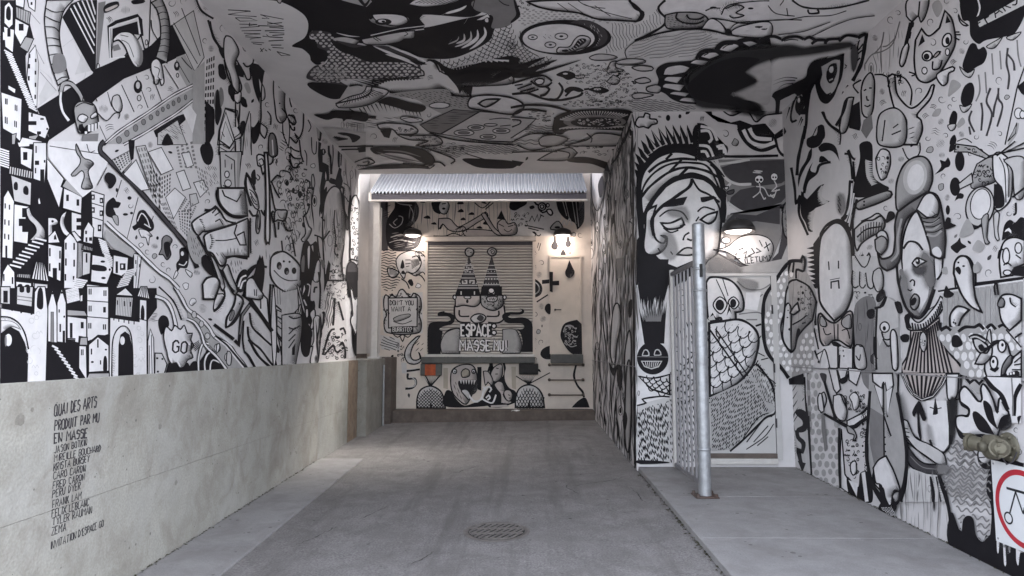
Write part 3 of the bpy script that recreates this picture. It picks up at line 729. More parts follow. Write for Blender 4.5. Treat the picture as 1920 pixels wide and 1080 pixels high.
    def ink(s, poly, col):
        """short hatch strokes inside the lower right edge of an outlined shape"""
        n = len(poly); xs = [p[0] for p in poly]; ys = [p[1] for p in poly]; sz = min(max(xs)-min(xs), max(ys)-min(ys))
        if sz < 9 or n < 3: return
        A = sum(poly[i][0]*poly[(i+1) % n][1]-poly[(i+1) % n][0]*poly[i][1] for i in range(n)); sg = 1 if A > 0 else -1
        # airbrushed tone along the same edge, fading inward
        if sz > 12:
            dep = min(16, sz*.38); run = []; runs = []
            for i in list(range(n))+[0]:
                a, b = poly[i-1], poly[(i+1) % n]; dx, dy = b[0]-a[0], b[1]-a[1]; L_ = hypot(dx, dy) or 1
                nx, ny = dy/L_*sg, -dx/L_*sg; f_ = nx*.8+ny*.6
                q = (poly[i][0]-nx*dep*max(.2, f_), poly[i][1]-ny*dep*max(.2, f_))
                if f_ > .05 and inpoly(poly, *q): run.append((poly[i], q, f_))
                else:
                    if len(run) > 2: runs.append(run)
                    run = []
            if len(run) > 2: runs.append(run)
            m = s.mslot(SOFT['g'] if col == 'g' else SOFT['d'])
            for run in runs:
                if len(run) > 400: continue
                l = s.layer(s.polycells([r[0] for r in run]+[r[1] for r in reversed(run)])); base = len(s.v); k = len(run)
                s.v += [s.proj(r[0], l) for r in run]+[s.proj(r[1], l) for r in run]
                s.cov += [.75*min(1, r[2]+.2)*(1 if 0 < i < k-1 else .1) for i, r in enumerate(run)]+[0]*k
                for i in range(k-1): s.f.append((base+i, base+i+1, base+k+i+1, base+k+i)); s.mi.append(m)
        ln = min(11, max(3, sz*.28)); acc = 0
        for i in range(n):
            a, b = poly[i], poly[(i+1) % n]; dx, dy = b[0]-a[0], b[1]-a[1]; L_ = hypot(dx, dy)
            if L_ < .01: continue
            nx, ny = dy/L_*sg, -dx/L_*sg
            if nx*.8+ny*.6 < .25: continue
            t = acc
            while t < L_:
                x, y = a[0]+dx*t/L_, a[1]+dy*t/L_; k = ln*random.uniform(.4, 1)*(nx*.8+ny*.6)
                e = (x-nx*k-ny*k*.5, y-ny*k+nx*k*.5)
                if inpoly(poly, *e): s.stroke([(x-nx*.6, y-ny*.6), ((x+e[0])/2, (y+e[1])/2), e], col, .9, prof=spike)
                t += random.uniform(2.2, 3.4)
            acc = t-L_ if t-L_ < 3 else 0
    def ticks(s, pts):
        """engraver's ticks along stretches of a contour"""
        L_ = sum(hypot(b[0]-a[0], b[1]-a[1]) for a, b in zip(pts, pts[1:]))
        if L_ < 22: return
        ph = random.uniform(0, 6); sd_ = random.choice((-1, 1)); run = 0; nxt = 2
        for a, b in zip(pts, pts[1:]):
            dx, dy = b[0]-a[0], b[1]-a[1]; l = hypot(dx, dy)
            if l < .01: continue
            while nxt < run+l:
                t = (nxt-run)/l; x, y = a[0]+dx*t, a[1]+dy*t; e = sin(nxt/17+ph)
                if e > -.35:
                    k = (2.5+4.5*(e+.35))*random.uniform(.7, 1.1); ux, uy = -dy/l*sd_, dx/l*sd_
                    s.stroke([(x, y), (x+ux*k*.55+dx/l*k*.15, y+uy*k*.55+dy/l*k*.15), (x+ux*k+dx/l*k*.45, y+uy*k+dy/l*k*.45)], 'k', 1.1, prof=spike)
                nxt += random.uniform(2.4, 3.6)
            run += l
    def done(s):
        if not s.f: return
        me = bpy.data.meshes.new(s.name); me.from_pydata(s.v, [], s.f)
        for m in s.mats: me.materials.append(m)
        me.polygons.foreach_set('material_index', s.mi)
        a = me.attributes.new('cover', 'FLOAT', 'POINT'); a.data.foreach_set('value', s.cov)
        me.update()
        o = link(bpy.data.objects.new(s.name, me), s.w['root'])
        if s.label: o['label'] = s.label

def along(poly, u):
    L_ = [0]
    for a, b in zip(poly, poly[1:]): L_.append(L_[-1]+hypot(b[0]-a[0], b[1]-a[1]))
    t = u*L_[-1]
    for i in range(len(poly)-1):
        if t <= L_[i+1] or i == len(poly)-2:
            k = (t-L_[i])/((L_[i+1]-L_[i]) or 1); a, b = poly[i], poly[i+1]; return (a[0]+(b[0]-a[0])*k, a[1]+(b[1]-a[1])*k)
def ell(cx, cy, rx, ry, rot=0, n=None):
    n = n or max(8, min(36, int((rx+ry)*1.2))); c, s = cos(radians(rot)), sin(radians(rot))
    return [(cx+rx*cos(2*pi*k/n)*c-ry*sin(2*pi*k/n)*s, cy+rx*cos(2*pi*k/n)*s+ry*sin(2*pi*k/n)*c) for k in range(n)]
def clipruns(path, poly):
    run = []; out = []
    for q in path:
        if inpoly(poly, *q): run.append(q)
        else:
            if len(run) > 1: out.append(run)
            run = []
    if len(run) > 1: out.append(run)
    return out
taper = lambda u: max(.05, sin(pi*u)**.7)
spike = lambda u: max(.03, 1-u)
drop = lambda u: .25+.75*u

def paint(text):
    F = None; ox = oy = 0; sc = .25; wk = 'L'
    for ln in text.split('\n'):
        ln = ln.strip()
        if not ln or ln.startswith('//'): continue
        if ln[0] == '@':
            t = ln[1:].split(); wk = t[0]; ox, oy = float(t[1]), float(t[2]); sc = float(t[3]) if len(t) > 3 else .25
            if F is not None and F.w is not WALLS[wk]: F.done(); F = None
            continue
        if ln[0] == '#':
            if F is not None: F.done()
            nm, _, lab = ln[1:].partition('|'); F = Figure(wk, nm.strip(), lab.strip()); continue
        tok = ln.split(); op, col, w = tok[0][0], tok[0][1], float(tok[0][2:] or 1); tok = tok[1:]
        if op == 'T':
            x, y, h, ang, ex = map(float, tok[0].split(',')); x = ox+x*sc; y = oy+y*sc; h *= sc; ca_, sa = cos(radians(ang)), sin(radians(ang))
            pen = 0
            for ch in ' '.join(tok[1:]):
                if ch == ' ': pen += 2.6; continue
                wd = 0
                for st in FONT.get(ch, '').split(';'):
                    q = []
                    for d2 in st.split():
                        gx, gy = int(d2[0]), int(d2[1]); wd = max(wd, gx); gx = (gx+pen)*ex*h/6; gy = -gy*h/6
                        jx, jy = random.uniform(-.03, .03)*h, random.uniform(-.03, .03)*h
                        q.append((x+gx*ca_-gy*sa+jx, y+gx*sa+gy*ca_+jy))
                    if len(q) > 1: F.stroke(q, col, w)
                pen += wd+1.3
            continue
        par = None
        if tok and tok[0][0] == '=': par = [float(q) for q in tok[0][1:].split(',')]; tok = tok[1:]
        if op in 'eq':
            for t in tok:
                v = [float(q) for q in t.split(',')]
                if op == 'e':
                    E = ell(ox+v[0]*sc, oy+v[1]*sc, v[2]*sc, v[3]*sc, v[4] if len(v) > 4 else 0)
                    if col != '-': F.fill(E, col)
                    if w > 0 and tok is not None and col != 'k': F.stroke(E, 'k', w, True)
                else:
                    x, y, a, b = ox+v[0]*sc, oy+v[1]*sc, v[2]*sc, v[3]*sc; sk = v[4]*sc if len(v) > 4 else 0
                    F.fill([(x, y), (x+a, y+sk), (x+a, y+b+sk), (x, y+b)], col)
            continue
        parts = [[]]; cor = [[]]
        for t in tok:
            if t == '/': parts.append([]); cor.append([]); continue
            c = t.endswith('!'); t = t.rstrip('!'); a, b = t.split(',')
            parts[-1].append((ox+float(a)*sc, oy+float(b)*sc)); cor[-1].append(c)
        P, K = parts[0], cor[0]
        if op == 'F' and wk in 'CRI' and col in 'kdgm' and len(P) >= 6: op = 'f'
        if op == 's':
            for P, K in zip(parts, cor):
                E = spline(P, K, False); F.stroke(E, col, w)
                if col == 'k' and 2.4 <= w < 5 and wk in 'LCR': F.ticks(E)
        elif op == 'c': F.stroke(spline(P, K, True), col, w, True)
        elif op == 'n':
            for P in parts: F.stroke(P, col, w)
        elif op == 'r': F.stroke(P, col, w, True)
        elif op == 't':
            for P, K in zip(parts, cor): F.stroke(spline(P, K, False), col, w, prof=taper)
        elif op == 'h':
            for P, K in zip(parts, cor): F.stroke(spline(P, K, False), col, w, prof=spike)
        elif op == 'f':
            for P, K in zip(parts, cor): F.fill(spline(P, K, True), col)
        elif op == 'F':
            for P in parts: F.fill(P, col)
        elif op == 'b':
            for P, K in zip(parts, cor): E = spline(P, K, True); F.fill(E, col); F.ink(E, 'g' if col in 'wlp' else 'd'); F.stroke(E, 'k', w, True)
        elif op == 'B':
            for P in parts: F.fill(P, col); F.stroke(P, 'k', w, True)
        elif op == 'a': F.soft(spline(P, K, True, 9), col, w, par[0] if par else 1.0)
        elif op in 'xu':
            A = spline(parts[0], cor[0], False); Bp = spline(parts[1], cor[1], False); n = int(par[0]); w0 = par[1]; jt = par[2] if len(par) > 2 else .25
            for i in range(n):
                u = (i+.5)/n; a = along(A, u); j = random.uniform(-jt, jt); b = along(Bp, min(1, max(0, u+random.uniform(-jt, jt)*.5/n)))
                b = (b[0]+(b[0]-a[0])*j*.5, b[1]+(b[1]-a[1])*j*.5)
                F.stroke([a, ((a[0]+b[0])/2, (a[1]+b[1])/2), b], col, w0, prof=spike if op == 'x' else None)
        elif op == 'j':
            n, dx, dy = int(par[0]), par[1]*sc, par[2]*sc; 
            for i in range(n):
                u = i/(n-1); x = P[0][0]+(P[-1][0]-P[0][0])*u; y = P[0][1]+(P[-1][1]-P[0][1])*u
                if len(P) > 2: x, y = along(P, u)
                F.stroke([(x, y), (x+dx, y+dy)], col, w)
        elif op == 'v':
            nx, ny = int(par[0]), int(par[1]); fx = par[2] if len(par) > 2 else .55; fy = par[3] if len(par) > 3 else .6
            for i in range(nx):
                for j in range(ny):
                    q = []
                    for a, b in ((0, 0), (1, 0), (1, 1), (0, 1)):
                        u = (i+.5+(a-.5)*fx)/nx; v = (j+.5+(b-.5)*fy)/ny
                        q.append(tuple((P[0][k]*(1-u)+P[1][k]*u)*(1-v)+(P[3][k]*(1-u)+P[2][k]*u)*v for k in (0, 1)))
                    F.fill(q, col)
        elif op in 'HCOWQG':
            poly = spline(P, K, True, 12) if op != 'H' or any(K) else P
            xs = [p[0] for p in poly]; ys = [p[1] for p in poly]; x0, x1, y0, y1 = min(xs), max(xs), min(ys), max(ys)
            if op == 'H':
                ang, sp, ln_ = radians(par[0]), par[1], par[2]; ca_, sa = cos(ang), sin(ang); D = hypot(x1-x0, y1-y0); mx, my = (x0+x1)/2, (y0+y1)/2
                r = -D/2
                while r < D/2:
                    tt = -D/2+random.uniform(0, ln_)
                    while tt < D/2:
                        l2 = ln_*random.uniform(.6, 1.1); path = [(mx+(tt+l2*i/6)*ca_-r*sa, my+(tt+l2*i/6)*sa+r*ca_) for i in range(7)]
                        for rn in clipruns(path, poly): F.stroke(rn, col, w, prof=taper)
                        tt += ln_*1.25
                    r += sp*random.uniform(.75, 1.25)
            elif op == 'C':
                sz, ang = par[0], radians(par[1]); asp = par[2] if len(par) > 2 else 1.0; ca_, sa = cos(ang), sin(ang); D = hypot(x1-x0, y1-y0); mx, my = (x0+x1)/2, (y0+y1)/2
                n = int(D/sz/2)+2
                for j in range(-int(n/asp)-1, int(n/asp)+2):
                    for i in range(-n, n+1):
                        cx = (i+(.5 if j % 2 else 0))*sz+random.uniform(-.06, .06)*sz; cy = j*sz*.5*asp
                        qx, qy = mx+cx*ca_-cy*sa, my+cx*sa+cy*ca_
                        if not inpoly(poly, qx, qy): continue
                        arc = []
                        for k in range(7):
                            a = pi*k/6; lx2, ly2 = cx-sz*.5*cos(a), cy+sz*.62*asp*sin(a); arc.append((mx+lx2*ca_-ly2*sa, my+lx2*sa+ly2*ca_))
                        F.stroke(arc, col, w)
            elif op == 'O':
                sz = par[0]; asp = par[1] if len(par) > 1 else 1; yy = y0; j = 0; gap = par[2] if len(par) > 2 else .40
                while yy < y1:
                    xx = x0+(sz/2 if j % 2 else 0)
                    while xx < x1:
                        qx, qy = xx+random.uniform(-.12, .12)*sz, yy+random.uniform(-.1, .1)*sz
                        if inpoly(poly, qx, qy): F.fill(ell(qx, qy, sz*gap*random.uniform(.85, 1.1), sz*gap*asp*random.uniform(.85, 1.1), random.uniform(-15, 15), 9), col)
                        xx += sz
                    yy += sz*.82*asp; j += 1
            elif op == 'W':
                sp, amp, wl, ang = par[0], par[1], par[2], radians(par[3]); ca_, sa = cos(ang), sin(ang); D = hypot(x1-x0, y1-y0); mx, my = (x0+x1)/2, (y0+y1)/2
                r = -D/2; k = 0
                while r < D/2:
                    ph = k*.5+random.uniform(-.3, .3); path = []
                    N_ = int(D/max(1.5, wl/7))
                    for i in range(N_+1):
                        t2 = -D/2+D*i/N_; rr = r+amp*sin(2*pi*t2/wl+ph)+amp*.4*sin(2*pi*t2/wl*.37+r*.05)
                        path.append((mx+t2*ca_-rr*sa, my+t2*sa+rr*ca_))
                    for rn in clipruns(path, poly): F.stroke(rn, col, w)
                    r += sp; k += 1
            elif op == 'Q':
                sp = par[0]; yy = y0
                while yy < y1:
                    xx = x0
                    while xx < x1:
                        qx, qy = xx+random.uniform(-.4, .4)*sp, yy+random.uniform(-.4, .4)*sp; xx += sp
                        if not inpoly(poly, qx, qy): continue
                        kd_ = random.random(); a0 = random.uniform(0, 6.28); R_ = sp*random.uniform(.3, .55); 
                        ex = par[1] if len(par) > 1 else 1.0
                        if kd_ < .35: path = [(qx+R_*(1-.8*i/9)*cos(a0+i*.75), qy+ex*R_*(1-.8*i/9)*sin(a0+i*.75)) for i in range(10)]
                        elif kd_ < .6: path = [(qx+R_*cos(a0+i*.5), qy+ex*R_*sin(a0+i*.5)) for i in range(6)]
                        elif kd_ < .8: path = ell(qx, qy, R_*.55, R_*.55*ex, 0, 9)+[(qx+R_*.55, qy)]
                        else: path = [(qx+(i-2)*R_*.4, qy+ex*R_*.35*(-1)**i) for i in range(5)]
                        if kd_ > .92: F.fill(ell(qx, qy, R_*.6, R_*.6*ex, 0, 9), col)
                        else: F.stroke(catmull(path, False), col, w, prof=taper if kd_ < .6 else None)
                    yy += sp*.9*(par[1] if len(par) > 1 else 1.0)
            elif op == 'G':
                # flowing vertical grain that parts round knots; tone varies from line to line
                sp = par[0]; kn = [(random.uniform(x0, x1), random.uniform(y0, y1), random.uniform(3, 9), random.uniform(18, 50)) for _ in range(int(par[1]))]
                xx = x0-6
                while xx < x1+6:
                    path = []; yy = y0; k1, k2 = random.uniform(0, 6), random.uniform(25, 60)
                    while yy <= y1:
                        dx = 2.0*sin(yy/k2+k1)+1.2*sin(yy/17+k1*2)
                        for kx, ky, kr, kh in kn:
                            g_ = math.exp(-((yy-ky)/kh)**2); d_ = xx-kx; dx += (1 if d_ >= 0 else -1)*kr*g_*math.exp(-abs(d_)/(kr*1.6))
                        path.append((xx+dx, yy)); yy += 6
                    for rn in clipruns(path, poly):
                        i = 0
                        while i < len(rn)-2:
                            m_ = random.randint(4, 22); F.stroke(rn[i:i+m_], col, w*random.choice((.5, .7, .8, 1, 1.2, 2.2)), prof=taper); i += m_+random.randint(0, 2)
                    xx += sp*random.uniform(.6, 1.5)
                for kx, ky, kr, kh in kn:
                    if inpoly(poly, kx, ky):
                        F.stroke(ell(kx, ky, kr*.55, kr*1.3), col, w*.8, True)
                        if random.random() < .5: F.fill(ell(kx, ky, kr*.3, kr*.8), col)
    if F is not None: F.done()

# fine filler work in bare patches of wall, sized to the gap
def infill(wk, region, name, label, lo=9, hi=20, col='k', w=1.1):
    g = WALLS[wk]['grid']; F = Figure(wk, name, label); xs = [p[0] for p in region]; ys = [p[1] for p in region]
    spots = []
    y = min(ys)
    while y < max(ys):
        x = min(xs)
        while x < max(xs):
            qx, qy = x+random.uniform(-2, 2), y+random.uniform(-2, 2); x += 5
            if inpoly(region, qx, qy): spots.append((qx, qy))
        y += 5
    random.shuffle(spots)
    for R_ in (hi, (lo+hi)/2, lo):
        for qx, qy in spots:
            k = int(R_//CELL)+1; cx, cy = int(qx//CELL), int(qy//CELL); free = True
            for i in range(-k, k+1):
                for j in range(-k, k+1):
                    if i*i+j*j <= k*k and (cx+i, cy+j) in g: free = False; break
                if not free: break
            if not free: continue
            kd_ = random.random(); r = R_*.85; a0 = random.uniform(0, 6.28)
            if kd_ < .34:
                F.stroke(catmull([(qx+r*(1-.85*i/13)*cos(a0+i*.5), qy+r*(1-.85*i/13)*sin(a0+i*.5)) for i in range(12)], False), col, w*1.3, prof=taper)
            elif kd_ < .62:
                for q in range(-3, 4):
                    h_ = math.sqrt(max(0, 1-(q/3.6)**2))*r
                    F.stroke([(qx+q*r/3.6*cos(a0)-t*h_*sin(a0), qy+q*r/3.6*sin(a0)+t*h_*cos(a0)) for t in (-1, -.3, .3, 1)], random.choice('kdg'), w*.8, prof=taper)
            elif kd_ < .80:
                for q in range(3):
                    F.stroke(catmull([(qx+r*(t*.5-1)*cos(a0)-(q-1)*r*.5*sin(a0)+r*.2*sin(t*1.6), qy+r*(t*.5-1)*sin(a0)+(q-1)*r*.5*cos(a0)+r*.2*cos(t*1.6)) for t in range(5)], False), col, w*1.1, prof=taper)
            elif kd_ < .9:
                P = [(qx+r*.9*cos(a0), qy+r*.9*sin(a0)), (qx+r*.4*cos(a0+1.5), qy+r*.4*sin(a0+1.5)), (qx-r*.6*cos(a0), qy-r*.6*sin(a0)), (qx+r*.4*cos(a0-1.5), qy+r*.4*sin(a0-1.5))]; F.fill(catmull(P, True), random.choice('kkdg'))
            else:
                P = [(qx+r*random.uniform(.5, .95)*cos(i*.9), qy+r*random.uniform(.5, .95)*sin(i*.9)) for i in range(7)]; E = catmull(P, True); F.fill(E, random.choice('wm')); F.ink(E, 'd'); F.stroke(E, col, w*1.2, True)
            for i in range(-k, k+1):
                for j in range(-k, k+1):
                    if i*i+j*j <= k*k: g.setdefault((cx+i, cy+j), 1)
    F.done()
